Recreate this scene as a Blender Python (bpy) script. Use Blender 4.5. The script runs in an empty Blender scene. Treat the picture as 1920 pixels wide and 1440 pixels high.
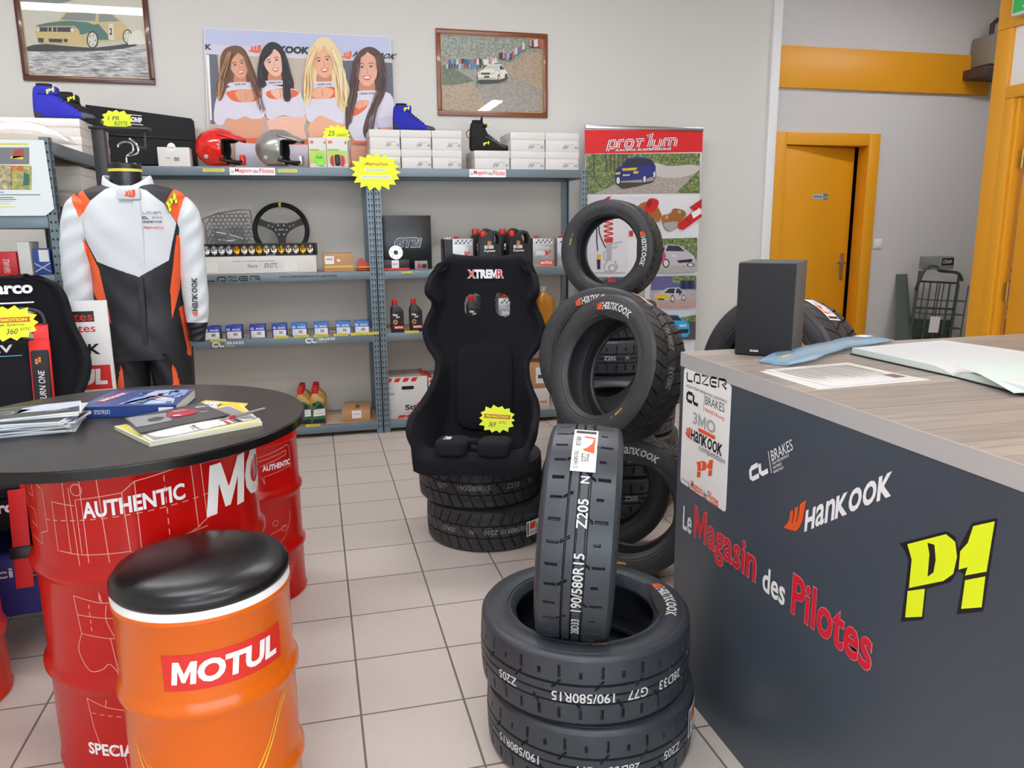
import bpy, bmesh, math, random
import numpy as np
from mathutils import Vector, Matrix
from mathutils.geometry import tessellate_polygon

random.seed(7)
SC = bpy.context.scene
COL = SC.collection
PI = math.pi

# ------------------------------------------------------------------ camera
CAM_LOC = Vector((-0.0579, -5.2063, 1.4161))
FOC = 1448.04                      # pixels on a 1920 wide frame
RT = Vector((0.96925258, -0.24588726, -0.00942814))
UP = Vector((0.05765451, 0.18968364, 0.98015105))
FW = Vector((0.23921829, 0.95055751, -0.19802787))
cam = bpy.data.cameras.new('camera')
cam.sensor_width = 36.0
cam.lens = FOC / 1920 * 36.0
cam.clip_start = 0.05
camo = bpy.data.objects.new('camera', cam)
COL.objects.link(camo)
camo.matrix_world = Matrix(((RT.x, UP.x, -FW.x, CAM_LOC.x), (RT.y, UP.y, -FW.y, CAM_LOC.y),
                            (RT.z, UP.z, -FW.z, CAM_LOC.z), (0, 0, 0, 1)))
SC.camera = camo
SC.view_settings.view_transform = 'Standard'
SC.view_settings.look = 'None'
SC.view_settings.exposure = 0.2
SC.view_settings.gamma = 1.0
SC.view_settings.use_curve_mapping = False

# ------------------------------------------------------------------ daylight (comes in through the shop window behind the camera)
W = bpy.data.worlds.new('world')
SC.world = W
W.use_nodes = True
W.node_tree.nodes['Background'].inputs[0].default_value = (0.80, 0.90, 1.0, 1)
W.node_tree.nodes['Background'].inputs[1].default_value = 5.0

def light(name, loc, rot, sx, sy, power, color=(1, 1, 1), portal=False):
    l = bpy.data.lights.new(name, 'AREA')
    l.shape = 'RECTANGLE'; l.size = sx; l.size_y = sy; l.energy = power; l.color = color
    if portal: l.cycles.is_portal = True
    o = bpy.data.objects.new(name, l); COL.objects.link(o)
    o.location = loc; o.rotation_euler = rot
    return o
light('window_portal', (1.0, -8.42, 1.55), (PI/2, 0, 0), 6.6, 2.3, 1, portal=True)
TUBE_STRENGTH = 31.0

def unproj(px, py):
    return (RT * ((px-960)/FOC) - UP * ((py-720)/FOC) + FW)
def PY(Y):                         # photo point -> point of the plane y = Y
    def f(px, py):
        d = unproj(px, py); return CAM_LOC + d*((Y-CAM_LOC.y)/d.y)
    return f
def PXp(X):
    def f(px, py):
        d = unproj(px, py); return CAM_LOC + d*((X-CAM_LOC.x)/d.x)
    return f
def PZ(Z):
    def f(px, py):
        d = unproj(px, py); return CAM_LOC + d*((Z-CAM_LOC.z)/d.z)
    return f

# ------------------------------------------------------------------ materials
def lin(h):
    h = h.lstrip('#'); c = [int(h[i:i+2], 16)/255 for i in (0, 2, 4)]
    return tuple(x/12.92 if x <= 0.04045 else ((x+0.055)/1.055)**2.4 for x in c)
MATS = {}
def M(name, hexc='#808080', rough=0.5, metal=0.0, spec=0.5, coat=0.0, alpha=1.0, trans=0.0, emit=None, estr=0.0, noise=0.0, nscale=40.0, bump=0.0, bscale=200.0):
    if name in MATS: return MATS[name]
    m = bpy.data.materials.new(name); m.use_nodes = True
    nt = m.node_tree; b = nt.nodes['Principled BSDF']
    c = lin(hexc)
    b.inputs['Base Color'].default_value = (*c, 1)
    b.inputs['Roughness'].default_value = rough
    b.inputs['Metallic'].default_value = metal
    b.inputs['Specular IOR Level'].default_value = spec
    if coat: b.inputs['Coat Weight'].default_value = coat; b.inputs['Coat Roughness'].default_value = 0.08
    if alpha < 1: b.inputs['Alpha'].default_value = alpha
    if trans: b.inputs['Transmission Weight'].default_value = trans
    if emit: b.inputs['Emission Color'].default_value = (*lin(emit), 1); b.inputs['Emission Strength'].default_value = estr
    if noise or bump:
        tc = nt.nodes.new('ShaderNodeTexCoord')
    if noise:
        n = nt.nodes.new('ShaderNodeTexNoise'); n.inputs['Scale'].default_value = nscale; n.inputs['Detail'].default_value = 4
        r = nt.nodes.new('ShaderNodeValToRGB')
        r.color_ramp.elements[0].position = 0.3; r.color_ramp.elements[1].position = 0.7
        r.color_ramp.elements[0].color = (*[x*(1-noise) for x in c], 1)
        r.color_ramp.elements[1].color = (*[min(1, x*(1+noise)) for x in c], 1)
        nt.links.new(tc.outputs['Object'], n.inputs['Vector']); nt.links.new(n.outputs['Fac'], r.inputs['Fac'])
        nt.links.new(r.outputs['Color'], b.inputs['Base Color'])
    if bump:
        n2 = nt.nodes.new('ShaderNodeTexNoise'); n2.inputs['Scale'].default_value = bscale; n2.inputs['Detail'].default_value = 3
        bp = nt.nodes.new('ShaderNodeBump'); bp.inputs['Strength'].default_value = bump; bp.inputs['Distance'].default_value = 0.002
        nt.links.new(tc.outputs['Object'], n2.inputs['Vector']); nt.links.new(n2.outputs['Fac'], bp.inputs['Height'])
        nt.links.new(bp.outputs['Normal'], b.inputs['Normal'])
    MATS[name] = m
    return m
def MF(name, cols, scale=30, detail=6, rough=0.35, stretch=(1, 1, 1), pos=None):
    """printed foliage, gravel, stone ...: noise through a ramp of colours"""
    if name in MATS: return MATS[name]
    m = bpy.data.materials.new(name); m.use_nodes = True
    nt = m.node_tree; b = nt.nodes['Principled BSDF']; b.inputs['Roughness'].default_value = rough
    tc = nt.nodes.new('ShaderNodeTexCoord'); mp = nt.nodes.new('ShaderNodeMapping'); mp.inputs['Scale'].default_value = stretch
    n = nt.nodes.new('ShaderNodeTexNoise'); n.inputs['Scale'].default_value = scale; n.inputs['Detail'].default_value = detail; n.inputs['Roughness'].default_value = 0.75
    r = nt.nodes.new('ShaderNodeValToRGB'); cr = r.color_ramp
    k = len(cols)
    while len(cr.elements) < k: cr.elements.new(0.5)
    for i, c in enumerate(cols):
        cr.elements[i].position = pos[i] if pos else 0.3+0.4*i/(k-1)
        cr.elements[i].color = (*lin(c), 1)
    nt.links.new(tc.outputs['Object'], mp.inputs['Vector']); nt.links.new(mp.outputs['Vector'], n.inputs['Vector'])
    nt.links.new(n.outputs['Fac'], r.inputs['Fac']); nt.links.new(r.outputs['Color'], b.inputs['Base Color'])
    MATS[name] = m
    return m

# ------------------------------------------------------------------ glyphs
_G = {}
def raw_text(s, bold, shear, res):
    cu = bpy.data.curves.new('t', 'FONT'); cu.body = s; cu.size = 1.0; cu.offset = bold; cu.shear = shear; cu.resolution_u = res
    o = bpy.data.objects.new('t', cu); COL.objects.link(o)
    dg = bpy.context.evaluated_depsgraph_get()
    me = bpy.data.meshes.new_from_object(o.evaluated_get(dg))
    v = [(x.co.x, x.co.y) for x in me.vertices]; f = [tuple(p.vertices) for p in me.polygons]
    bpy.data.objects.remove(o); bpy.data.curves.remove(cu); bpy.data.meshes.remove(me)
    return v, f
def glyphs(s, bold=0.0, shear=0.0, res=3):
    k = (s, bold, shear, res)
    if k in _G: return _G[k]
    v, f = raw_text(s, bold, shear, res)
    if 'M' in s and bold > .0152:       # a heavy M drawn by hand: the thickened outline would close on itself
        mv = raw_text('M', 0, 0, res)[0]; mw = max(a for a, _ in mv)-min(a for a, _ in mv); H = max(b for _, b in mv)
        for i, ch in enumerate(s):
            if ch != 'M': continue
            x1 = max(a for a, _ in raw_text(s[:i+1], 0, 0, res)[0]); x0 = x1-mw
            keep = []
            for p in f:
                cx = sum(v[q][0]-shear*v[q][1] for q in p)/len(p)
                if not (x0-bold*.9 < cx < x1+bold*.9): keep.append(p)
            f = keep; e = bold; w = mw+2*e; t = .085+1.9*e; b0, b1 = -e, H+e; h = b1-b0
            P = [(0, 0), (0, 1), (t*1.1, 1), (w/2, .46), (w-1.1*t, 1), (w, 1), (w, 0), (w-t, 0), (w-t, .60), (w/2+.3*t, .08), (w/2-.3*t, .08), (t, .60), (t, 0)]
            P = [(x0-e+a, b0+b*h) for a, b in P]; P = [(a+shear*b, b) for a, b in P]
            k0 = len(v); v = v+P
            f = f+[tuple(k0+q for q in tr) for tr in tessellate_polygon([[Vector((a, b, 0)) for a, b in P]])]
        used = sorted({q for p in f for q in p}); mp = {q: n for n, q in enumerate(used)}
        v = [v[q] for q in used]; f = [tuple(mp[q] for q in p) for p in f]
    if not v: v = [(0, 0)]
    xs = [a for a, _ in v]; ys = [b for _, b in v]
    x0, x1, y0, y1 = min(xs), max(xs), min(ys), max(ys)
    v = [((a-x0)/max(1e-6, x1-x0), (b-y0)/max(1e-6, y1-y0)) for a, b in v]
    _G[k] = (v, f, (x1-x0)/max(1e-6, y1-y0))
    return _G[k]

def slice2d(v, f, xs, ys=()):
    bm = bmesh.new(); vv = [bm.verts.new((a, b, 0)) for a, b in v]
    for p in f:
        try: bm.faces.new([vv[i] for i in p])
        except ValueError: pass
    for x in xs: bmesh.ops.bisect_plane(bm, geom=bm.verts[:]+bm.edges[:]+bm.faces[:], plane_co=(x, 0, 0), plane_no=(1, 0, 0))
    for y in ys: bmesh.ops.bisect_plane(bm, geom=bm.verts[:]+bm.edges[:]+bm.faces[:], plane_co=(0, y, 0), plane_no=(0, 1, 0))
    bm.verts.index_update()
    r = ([(q.co.x, q.co.y) for q in bm.verts], [tuple(q.index for q in p.verts) for p in bm.faces])
    bm.free(); return r

def plane(o, u, v):
    o, u, v = Vector(o), Vector(u), Vector(v)
    return lambda a, b: o + u*a + v*b
def quad(P, bl, br, tl):           # unit box between three photo points of the plane P
    o, r, t = P(*bl), P(*br), P(*tl); return plane(o, r-o, t-o)
def quad4(c00, c10, c11, c01):
    a, b, c, d = [Vector(x) for x in (c00, c10, c11, c01)]
    return lambda s, t: (a*(1-s)+b*s)*(1-t) + (d*(1-s)+c*s)*t
def spline(pts, n=8, closed=True):
    """smooth closed outline through the points"""
    out = []; k = len(pts); rng = range(k) if closed else range(k-1)
    g = (lambda i: pts[i % k]) if closed else (lambda i: pts[min(max(i, 0), k-1)])
    for i in rng:
        p0, p1, p2, p3 = g(i-1), g(i), g(i+1), g(i+2)
        for j in range(n):
            t = j/n; t2, t3 = t*t, t*t*t
            out.append(tuple(0.5*((2*b)+(-a+c)*t+(2*a-5*b+4*c-d)*t2+(-a+3*b-3*c+d)*t3) for a, b, c, d in zip(p0, p1, p2, p3)))
    if not closed: out.append(tuple(pts[-1]))
    return out
def ell(cx, cy, rx, ry, n=24, a0=0, rot=0):
    c, s = math.cos(rot), math.sin(rot); o = []
    for i in range(n):
        t = a0+2*PI*i/n; x, y = rx*math.cos(t), ry*math.sin(t); o.append((cx+x*c-y*s, cy+x*s+y*c))
    return o

# ------------------------------------------------------------------ mesh builder
class MB:
    def __init__(s, mat=None):
        s.v = []; s.f = []; s.fm = []; s.fs = []; s.ms = []; s.ci = 0; s.X = None
        if mat: s.m(mat)
    def m(s, mat):
        if mat not in s.ms: s.ms.append(mat)
        s.ci = s.ms.index(mat); return s
    def x(s, mtx): s.X = mtx; return s
    def add(s, vs, fs, smooth=False, fm=None):
        b = len(s.v)
        if s.X is not None: vs = [s.X @ Vector(q) for q in vs]
        s.v.extend(tuple(q) for q in vs)
        for i, f in enumerate(fs):
            s.f.append(tuple(b+j for j in f)); s.fm.append(s.ci if fm is None else fm[i]); s.fs.append(smooth)
        return s
    def box(s, x0, x1, y0, y1, z0, z1):
        v = [(x, y, z) for z in (z0, z1) for y in (y0, y1) for x in (x0, x1)]
        return s.add(v, [(0, 2, 3, 1), (4, 5, 7, 6), (0, 1, 5, 4), (2, 6, 7, 3), (0, 4, 6, 2), (1, 3, 7, 5)])
    def rbox(s, x0, x1, y0, y1, z0, z1, b=0.004):
        """box with chamfered edges"""
        b = min(b, (x1-x0)*.45, (y1-y0)*.45, (z1-z0)*.45)
        bm = bmesh.new(); bmesh.ops.create_cube(bm, size=1)
        for q in bm.verts:
            q.co = ((x0+x1)/2+q.co.x*(x1-x0), (y0+y1)/2+q.co.y*(y1-y0), (z0+z1)/2+q.co.z*(z1-z0))
        bmesh.ops.bevel(bm, geom=bm.edges[:], offset=b, segments=2, affect='EDGES', profile=0.5)
        bm.verts.index_update()
        s.add([q.co.copy() for q in bm.verts], [tuple(q.index for q in p.verts) for p in bm.faces], True); bm.free(); return s
    def lathe(s, prof, n=32, c=(0, 0, 0), smooth=True, caps=True, a0=0, sx=1, sy=1):
        vs = []; k = len(prof)
        for i in range(n):
            a = a0+2*PI*i/n; ca, sa = math.cos(a), math.sin(a)
            vs += [(c[0]+r*ca*sx, c[1]+r*sa*sy, c[2]+z) for r, z in prof]
        fs = [(i*k+j, ((i+1) % n)*k+j, ((i+1) % n)*k+j+1, i*k+j+1) for i in range(n) for j in range(k-1)]
        s.add(vs, fs, smooth)
        if caps:
            if prof[0][0] > 1e-5: s.add([vs[i*k] for i in range(n)], [tuple(range(n))[::-1]])
            if prof[-1][0] > 1e-5: s.add([vs[i*k+k-1] for i in range(n)], [tuple(range(n))])
        return s
    def cyl(s, p0, p1, r, n=16, r1=None, caps=True):
        return s.tube([p0, p1], [r, r if r1 is None else r1], n, caps)
    def tube(s, pts, r, n=8, caps=True, closed=False):
        pts = [Vector(p) for p in pts]; k = len(pts)
        rs = r if isinstance(r, (list, tuple)) else [r]*k
        t0 = (pts[1]-pts[0]).normalized(); up = Vector((0, 0, 1)) if abs(t0.z) < .9 else Vector((1, 0, 0))
        nrm = t0.cross(up).normalized(); vs = []
        for i, p in enumerate(pts):
            if closed: t = (pts[(i+1) % k]-pts[i-1]).normalized()
            else: t = (pts[min(i+1, k-1)]-pts[max(i-1, 0)]).normalized()
            nrm = (nrm-t*nrm.dot(t)).normalized(); bn = t.cross(nrm)
            vs += [p+(nrm*math.cos(2*PI*j/n)+bn*math.sin(2*PI*j/n))*rs[i] for j in range(n)]
        kk = k if closed else k-1
        fs = [(i*n+j, i*n+(j+1) % n, ((i+1) % k)*n+(j+1) % n, ((i+1) % k)*n+j) for i in range(kk) for j in range(n)]
        if caps and not closed: fs += [tuple(range(n))[::-1], tuple((k-1)*n+j for j in range(n))]
        return s.add(vs, fs, True)
    def loft(s, rings, smooth=True, caps=True, closed=True, fm=None):
        n = len(rings[0]); k = len(rings); vs = [q for r in rings for q in r]
        nn = n if closed else n-1
        fs = [(i*n+j, i*n+(j+1) % n, (i+1)*n+(j+1) % n, (i+1)*n+j) for i in range(k-1) for j in range(nn)]
        s.add(vs, fs, smooth)
        if caps: s.add(rings[0], [tuple(range(n))[::-1]]); s.add(rings[-1], [tuple(range(n))])
        return s
    def tess(s, loops, f):
        """filled 2d outline (first loop) with holes (the others) laid on the surface f"""
        t = tessellate_polygon([[Vector((a, b, 0)) for a, b in l] for l in loops])
        fl = [q for l in loops for q in l]
        return s.add([f(a, b) for a, b in fl], [tuple(x) for x in t])
    def d2(s, pts, f, holes=()):
        return s.tess([pts, *holes], f)
    def prism(s, pts, f, d, holes=(), smooth=False):
        """2d outline on f, extruded by vector d"""
        d = Vector(d); loops = [pts, *holes]
        t = tessellate_polygon([[Vector((a, b, 0)) for a, b in l] for l in loops])
        fl = [q for l in loops for q in l]; n = len(fl)
        vs = [f(a, b) for a, b in fl]; vs += [q+d for q in vs]
        fs = [tuple(x) for x in t] + [tuple(n+y for y in x[::-1]) for x in t]
        s.add(vs, fs)
        b = 0
        for l in loops:
            k = len(l); ring = [vs[b+i] for i in range(k)]+[vs[n+b+i] for i in range(k)]
            s.add(ring, [(i, (i+1) % k, k+(i+1) % k, k+i) for i in range(k)], smooth); b += k
        return s
    def text(s, st, f, x=0, y=0, w=None, h=1, bold=0.0, shear=0.0, cut=0, cuty=0, res=3, mid=False):
        if st == 'HANKOOK':            # the word mark: small a and n drawn as tall as the capitals
            if w is None: w = 5.2*h
            wd = (.135, .118, .118, .150, .148, .148, .150); q = x-w/2 if mid else x
            for ch, k in zip('HanKOOK', wd):
                v, fc, _ = glyphs(ch, bold*(.35 if ch in 'an' else .9), 0, res); kw = k*w*.93
                if cut: v, fc = slice2d(v, fc, (.33, .66))
                s.add([f(q+a*kw+shear*b*h, y+b*h) for a, b in v], fc); q += k*w*(.975 if ch == 'K' else 1.005)
            return s
        v, fc, asp = glyphs(st, bold, shear, res)
        if w is None: w = asp*h
        if mid: x = x-w/2
        if cut or cuty:
            v, fc = slice2d(v, fc, [i/cut for i in range(1, cut)] if cut else (), [i/cuty for i in range(1, cuty)] if cuty else ())
        return s.add([f(x+a*w, y+b*h) for a, b in v], fc)
    def lines(s, polys, f, w):
        """thin drawn lines (flat ribbons) on the surface f"""
        for pl in polys:
            L = []
            for i, p in enumerate(pl):
                a = pl[max(i-1, 0)]; b = pl[min(i+1, len(pl)-1)]
                dx, dy = b[0]-a[0], b[1]-a[1]; l = math.hypot(dx, dy) or 1
                L.append((p, (-dy/l*w/2, dx/l*w/2)))
            vs = [f(p[0]+o[0], p[1]+o[1]) for p, o in L]+[f(p[0]-o[0], p[1]-o[1]) for p, o in L]; k = len(pl)
            s.add(vs, [(i, i+1, k+i+1, k+i) for i in range(k-1)])
        return s
    def build(s, name, parent=None, sharp=40, mods=None):
        me = bpy.data.meshes.new(name); me.from_pydata(s.v, [], s.f)
        for mt in s.ms: me.materials.append(mt)
        me.polygons.foreach_set('material_index', s.fm)
        me.polygons.foreach_set('use_smooth', s.fs)
        me.update()
        if any(s.fs) and sharp: 
            try: me.set_sharp_from_angle(angle=math.radians(sharp))
            except Exception: pass
        o = bpy.data.objects.new(name, me); COL.objects.link(o)
        if parent is not None: o.parent = parent
        return o

def tag(o, label, cat, group=None, kind=None):
    o['label'] = label; o['category'] = cat
    if group: o['group'] = group
    if kind: o['kind'] = kind
    return o
def thing(name, label, cat, loc=(0, 0, 0), rz=0, group=None, mtx=None):
    o = bpy.data.objects.new(name, None); COL.objects.link(o); o.empty_display_size = 0.05
    if mtx is not None: o.matrix_world = mtx
    else: o.location = loc; o.rotation_euler = (0, 0, rz)
    return tag(o, label, cat, group)
def struct(name, mb, **k):
    o = mb.build(name, **k); o['kind'] = 'structure'; return o
def dup(root, label, loc=None, rz=None, mtx=None, group=None):
    r = root.copy(); COL.objects.link(r)
    if mtx is not None: r.matrix_world = mtx
    if loc is not None: r.location = loc
    if rz is not None: r.rotation_euler = (0, 0, rz)
    r['label'] = label
    if group: r['group'] = group
    for c in [o for o in COL.objects if o.parent == root]:
        d = c.copy(); COL.objects.link(d); d.parent = r
        for e in [o for o in COL.objects if o.parent == c]:
            g = e.copy(); COL.objects.link(g); g.parent = d
    return r
def frame_z(a, loc, spin=0):
    """matrix whose local z is the axis a; local x is level, to the right of someone facing it"""
    a = Vector(a).normalized(); x = Vector((0, 0, 1)).cross(a)
    x = x.normalized() if x.length > 1e-4 else Vector((1, 0, 0)); y = a.cross(x)
    m = Matrix(((x.x, y.x, a.x, loc[0]), (x.y, y.y, a.y, loc[1]), (x.z, y.z, a.z, loc[2]), (0, 0, 0, 1)))
    return m @ Matrix.Rotation(spin, 4, 'Z')
def off(f, n, d=0.0008):
    n = Vector(n)*d; return lambda a, b: f(a, b)+n

# ------------------------------------------------------------------ logos (drawn in a unit box, or w wide)
P1_OUT = [(0, .54), (.52, .78), (.62, .77), (.66, .70), (.77, .905), (1, 1), (.97, .40), (.72, .285), (.745, .56), (.68, .57), (.62, .47), (.37, .335), (.37, .115), (.115, 0), (.135, .465), (.075, .51)]
P1_UP = [(.10, .565), (.52, .76), (.625, .74), (.66, .65), (.64, .53), (.545, .45), (.17, .27), (.17, .476)]
P1_HOLE = [(.33, .645), (.41, .655), (.44, .56), (.43, .47), (.37, .42), (.365, .575)]
P1_LOW = [(.16, .245), (.355, .33), (.355, .13), (.16, .05)]
P1_1UP = [(.98, .975), (.96, .652), (.76, .56), (.776, .62), (.69, .575), (.685, .695), (.75, .77), (.786, .89)]
P1_1LOW = [(.766, .53), (.955, .62), (.955, .42), (.76, .337)]
def logo_p1(mb, f, fill, line=None, n=(0, 0, 0)):
    if line: mb.m(line).d2(P1_OUT, f)
    g = off(f, n) if line else f
    mb.m(fill).d2(P1_UP, g, [P1_HOLE]); mb.d2(P1_LOW, g); mb.d2(P1_1UP, g); mb.d2(P1_1LOW, g)
FLAME = [[(0, .30), (.16, .35), (.27, .50), (.24, .78), (.38, .82), (.44, .55), (.42, .32), (.47, .32), (.50, .55), (.46, .85), (.62, .89), (.67, .60), (.64, .34), (.69, .34), (.74, .60), (.70, .92), (1, 1), (1, .35), (.92, .12), (.75, 0), (.45, .10), (.2, .2)]]
def logo_hankook(mb, f, w, h, ink, flame, bold=0.035, cut=0):
    """flame mark and word mark in a box w x h"""
    fw = h*0.95
    mb.m(flame)
    for p in FLAME: mb.d2([(a*fw, b*h) for a, b in p], f)
    mb.m(ink).text('HANKOOK', f, fw*1.05, 0, w-fw*1.05, h*.92, bold=bold, shear=0.08, cut=cut)
def logo_lazer(mb, f, w, h, lw):
    """five open letters of even strokes"""
    u = w/5.0; L = []
    L.append([(0, h), (0, .25*h), (.12*u, 0), (.75*u, 0)])
    L.append([(1*u, 0), (1*u, .8*h), (1.12*u, h), (1.62*u, h), (1.72*u, .8*h), (1.72*u, 0), (1.25*u, 0)])
    L.append([(1.95*u, h), (2.7*u, h), (2.0*u, 0), (2.78*u, 0)])
    L.append([(3.75*u, h), (3.15*u, h), (3.0*u, .75*h), (3.0*u, .25*h), (3.15*u, 0), (3.75*u, 0)]); L.append([(3.2*u, .5*h), (3.75*u, .5*h)])
    L.append([(4.0*u, 0), (4.0*u, h), (4.7*u, h), (4.85*u, .8*h), (4.8*u, .55*h), (4.4*u, .5*h), (4.9*u, 0)])
    k = (h-lw)/h; mb.lines([[(a, lw/2+b*k) for a, b in l] for l in L], f, lw)
def logo_cl(mb, f, h, lw):
    L = [[(1.0*h, h), (.25*h, h), (.05*h, .8*h), (0, .2*h), (.2*h, 0), (.95*h, 0)], [(1.2*h, h), (1.15*h, .25*h), (1.35*h, 0), (2.0*h, 0)]]
    k = (h-lw)/h; mb.lines([[(a, lw/2+b*k) for a, b in l] for l in L], f, lw)
def logo_magasin(mb, f, w, h, red, dark, bold=0.01):
    """Le Magasin des Pilotes: two tall red words, two small dark ones"""
    mb.m(dark).text('Le', f, 0, .12*h, w*.065, h*.62, bold=bold); mb.text('des', f, w*.515, .12*h, w*.115, h*.72, bold=bold)
    mb.m(red).text('Magasin', f, w*.095, 0, w*.395, h, bold=bold); mb.text('Pilotes', f, w*.66, .1*h, w*.34, h*.9, bold=bold)
def burst_outline(k=16, rx=1, ry=1, ri=.78, seed=1):
    r = random.Random(seed); o = []
    for i in range(2*k):
        a = PI*i/k+r.uniform(-.03, .03); q = (1 if i % 2 == 0 else ri)*r.uniform(.95, 1.03)
        # squarish burst
        c, s_ = math.cos(a), math.sin(a); e = (abs(c)**3+abs(s_)**3)**(-1/3.)
        o.append((rx*q*c*e**.6, ry*q*s_*e**.6))
    return o

# ------------------------------------------------------------------ the room
def brick_mat(name, c1, c2, grout, bw, bh, mortar, offset=0.0, rough=0.35, off=(0, 0, 0), var=0.06):
    m = bpy.data.materials.new(name); m.use_nodes = True
    nt = m.node_tree; b = nt.nodes['Principled BSDF']
    tc = nt.nodes.new('ShaderNodeTexCoord'); mp = nt.nodes.new('ShaderNodeMapping'); mp.inputs['Location'].default_value = off
    br = nt.nodes.new('ShaderNodeTexBrick'); br.offset = offset; br.squash = 1.0
    br.inputs['Color1'].default_value = (*lin(c1), 1); br.inputs['Color2'].default_value = (*lin(c2), 1); br.inputs['Mortar'].default_value = (*lin(grout), 1)
    br.inputs['Scale'].default_value = 1.0; br.inputs['Brick Width'].default_value = bw; br.inputs['Row Height'].default_value = bh
    br.inputs['Mortar Size'].default_value = mortar; br.inputs['Mortar Smooth'].default_value = 0.1
    n = nt.nodes.new('ShaderNodeTexNoise'); n.inputs['Scale'].default_value = 6; n.inputs['Detail'].default_value = 8; n.inputs['Roughness'].default_value = .7
    mx = nt.nodes.new('ShaderNodeMix'); mx.data_type = 'RGBA'; mx.blend_type = 'MULTIPLY'
    r = nt.nodes.new('ShaderNodeMapRange'); r.inputs['To Min'].default_value = 1-var; r.inputs['To Max'].default_value = 1+var
    nt.links.new(tc.outputs['Object'], mp.inputs['Vector']); nt.links.new(mp.outputs['Vector'], br.inputs['Vector'])
    nt.links.new(tc.outputs['Object'], n.inputs['Vector']); nt.links.new(n.outputs['Fac'], r.inputs['Value'])
    mx.inputs['Factor'].default_value = 1.0
    nt.links.new(br.outputs['Color'], mx.inputs['A']); nt.links.new(r.outputs['Result'], mx.inputs['B'])
    nt.links.new(mx.outputs['Result'], b.inputs['Base Color'])
    bp = nt.nodes.new('ShaderNodeBump'); bp.inputs['Strength'].default_value = .4; bp.inputs['Distance'].default_value = .002; bp.invert = True
    nt.links.new(br.outputs['Fac'], bp.inputs['Height']); nt.links.new(bp.outputs['Normal'], b.inputs['Normal'])
    b.inputs['Roughness'].default_value = rough
    return m
TILE = brick_mat('floor_tile', '#c9bfb4', '#c4bab0', '#6f675f', 0.31, 0.31, 0.0035, off=(0.155*0, 0, 0), rough=0.42)
WALL = M('wall_paint', '#d2d0c9', 0.75, bump=.10, bscale=90)
WALLR = M('wall_roughcast', '#cbc9c6', 0.85, bump=.5, bscale=160)
YEL = M('yellow_paint', '#e09b18', 0.42)
WHT = M('white_paint', '#e4e4e2', 0.5)
DARK = M('closet_shade', '#0c0b0a', 0.8)
CEIL = M('ceiling_paint', '#dcdad6', 0.8)
BLK = M('black_plastic', '#131315', 0.45)
STEEL = M('steel', '#b9bcc0', 0.3, 1.0)
CHR = M('chrome', '#d8d9db', 0.12, 1.0)

fl = MB(TILE); fl.add([(-3.0, -8.6, 0), (8.5, -8.6, 0), (8.5, 3, 0), (-3.0, 3, 0)], [(0, 1, 2, 3)])
struct('floor', fl)
struct('ceiling', MB(CEIL).box(-3.0, 8.5, -8.6, 3, 3.35, 3.5))
w = MB(WALL).box(-3.0, 3.60, 0.63, 0.80, 0, 3.35); struct('wall_back', w)
struct('wall_left', MB(WALL).box(-3.15, -3.0, -8.6, 0.80, 0, 3.35))
# hall wall with the door opening
DX0, DX1, DZ = 3.70, 4.63, 2.14
w = MB(WALLR).box(3.60, DX0, .68, .80, 0, 3.35).box(DX1, 8.5, .68, .80, 0, 3.35).box(DX0, DX1, .68, .80, DZ, 3.35)
struct('wall_hall', w)
struct('trim_1', MB(WHT).rbox(3.555, 3.635, .60, .68, 0, 3.35, .006))
struct('trim_2', MB(YEL).rbox(3.636, 5.72, .645, .68, 2.51, 2.83, .004))           # yellow band over the hall door
struct('wall_closet', MB(DARK).box(3.5, 4.9, 1.7, 1.75, 0, 2.4).box(3.45, 3.5, .8, 1.75, 0, 2.4).box(4.9, 4.95, .8, 1.75, 0, 2.4).box(3.45, 4.95, .8, 1.75, 2.4, 2.45))  # near-black walls: the darkness behind the ajar door is put into their colour
struct('wall_far', MB(WALLR).box(8.5, 8.6, -8.6, .8, 0, 3.35))
# shop front behind the camera: a wall with one wide window
struct('wall_front', MB(WALL).box(-3.0, -2.3, -8.6, -8.45, 0, 3.35).box(4.3, 8.5, -8.6, -8.45, 0, 3.35).box(-2.3, 4.3, -8.6, -8.45, 0, .4).box(-2.3, 4.3, -8.6, -8.45, 2.7, 3.35))
wf = MB(WHT)
for x in (-2.3, -.15, 2.05, 4.24): wf.box(x, x+.06, -8.56, -8.48, .4, 2.7)
wf.box(-2.3, 4.3, -8.56, -8.48, .4, .46).box(-2.3, 4.3, -8.56, -8.48, 2.64, 2.7)
struct('window_1', wf)
# wooden hall door, ajar
d = MB(YEL)
d.rbox(DX0-.04, DX0+.07, .655, .79, 0, DZ+.03, .004).rbox(DX1-.07, DX1+.04, .655, .79, 0, DZ+.03, .004).rbox(DX0+.07, DX1-.07, .655, .79, DZ-.07, DZ+.03, .004)
struct('door_frame', d)
dl = thing('door_1', 'yellow hall door standing slightly ajar with a small toilets sign', 'door', (DX0+.075, .685, 0), math.radians(9))
dl['kind'] = 'structure'
MB(YEL).rbox(0, .775, 0, .04, .01, DZ-.075, .003).build('door_leaf', dl)
h = MB(STEEL).rbox(.69, .73, -.008, 0, .93, 1.17, .003); h.tube([(.71, -.008, 1.09), (.71, -.05, 1.09), (.60, -.055, 1.09)], .009, 10); h.build('door_handle', dl)
s = MB(M('sign_grey', '#b7b5ae', .4)).box(.33, .50, -.004, 0, 1.63, 1.68); f = plane((.34, -.005, 1.645), (1, 0, 0), (0, 0, 1))
s.m(BLK).text('toilettes', f, 0, 0, .09, .022); s.box(.45, .496, -.005, -.004, 1.633, 1.677)
s.m(WHT); 
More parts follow.
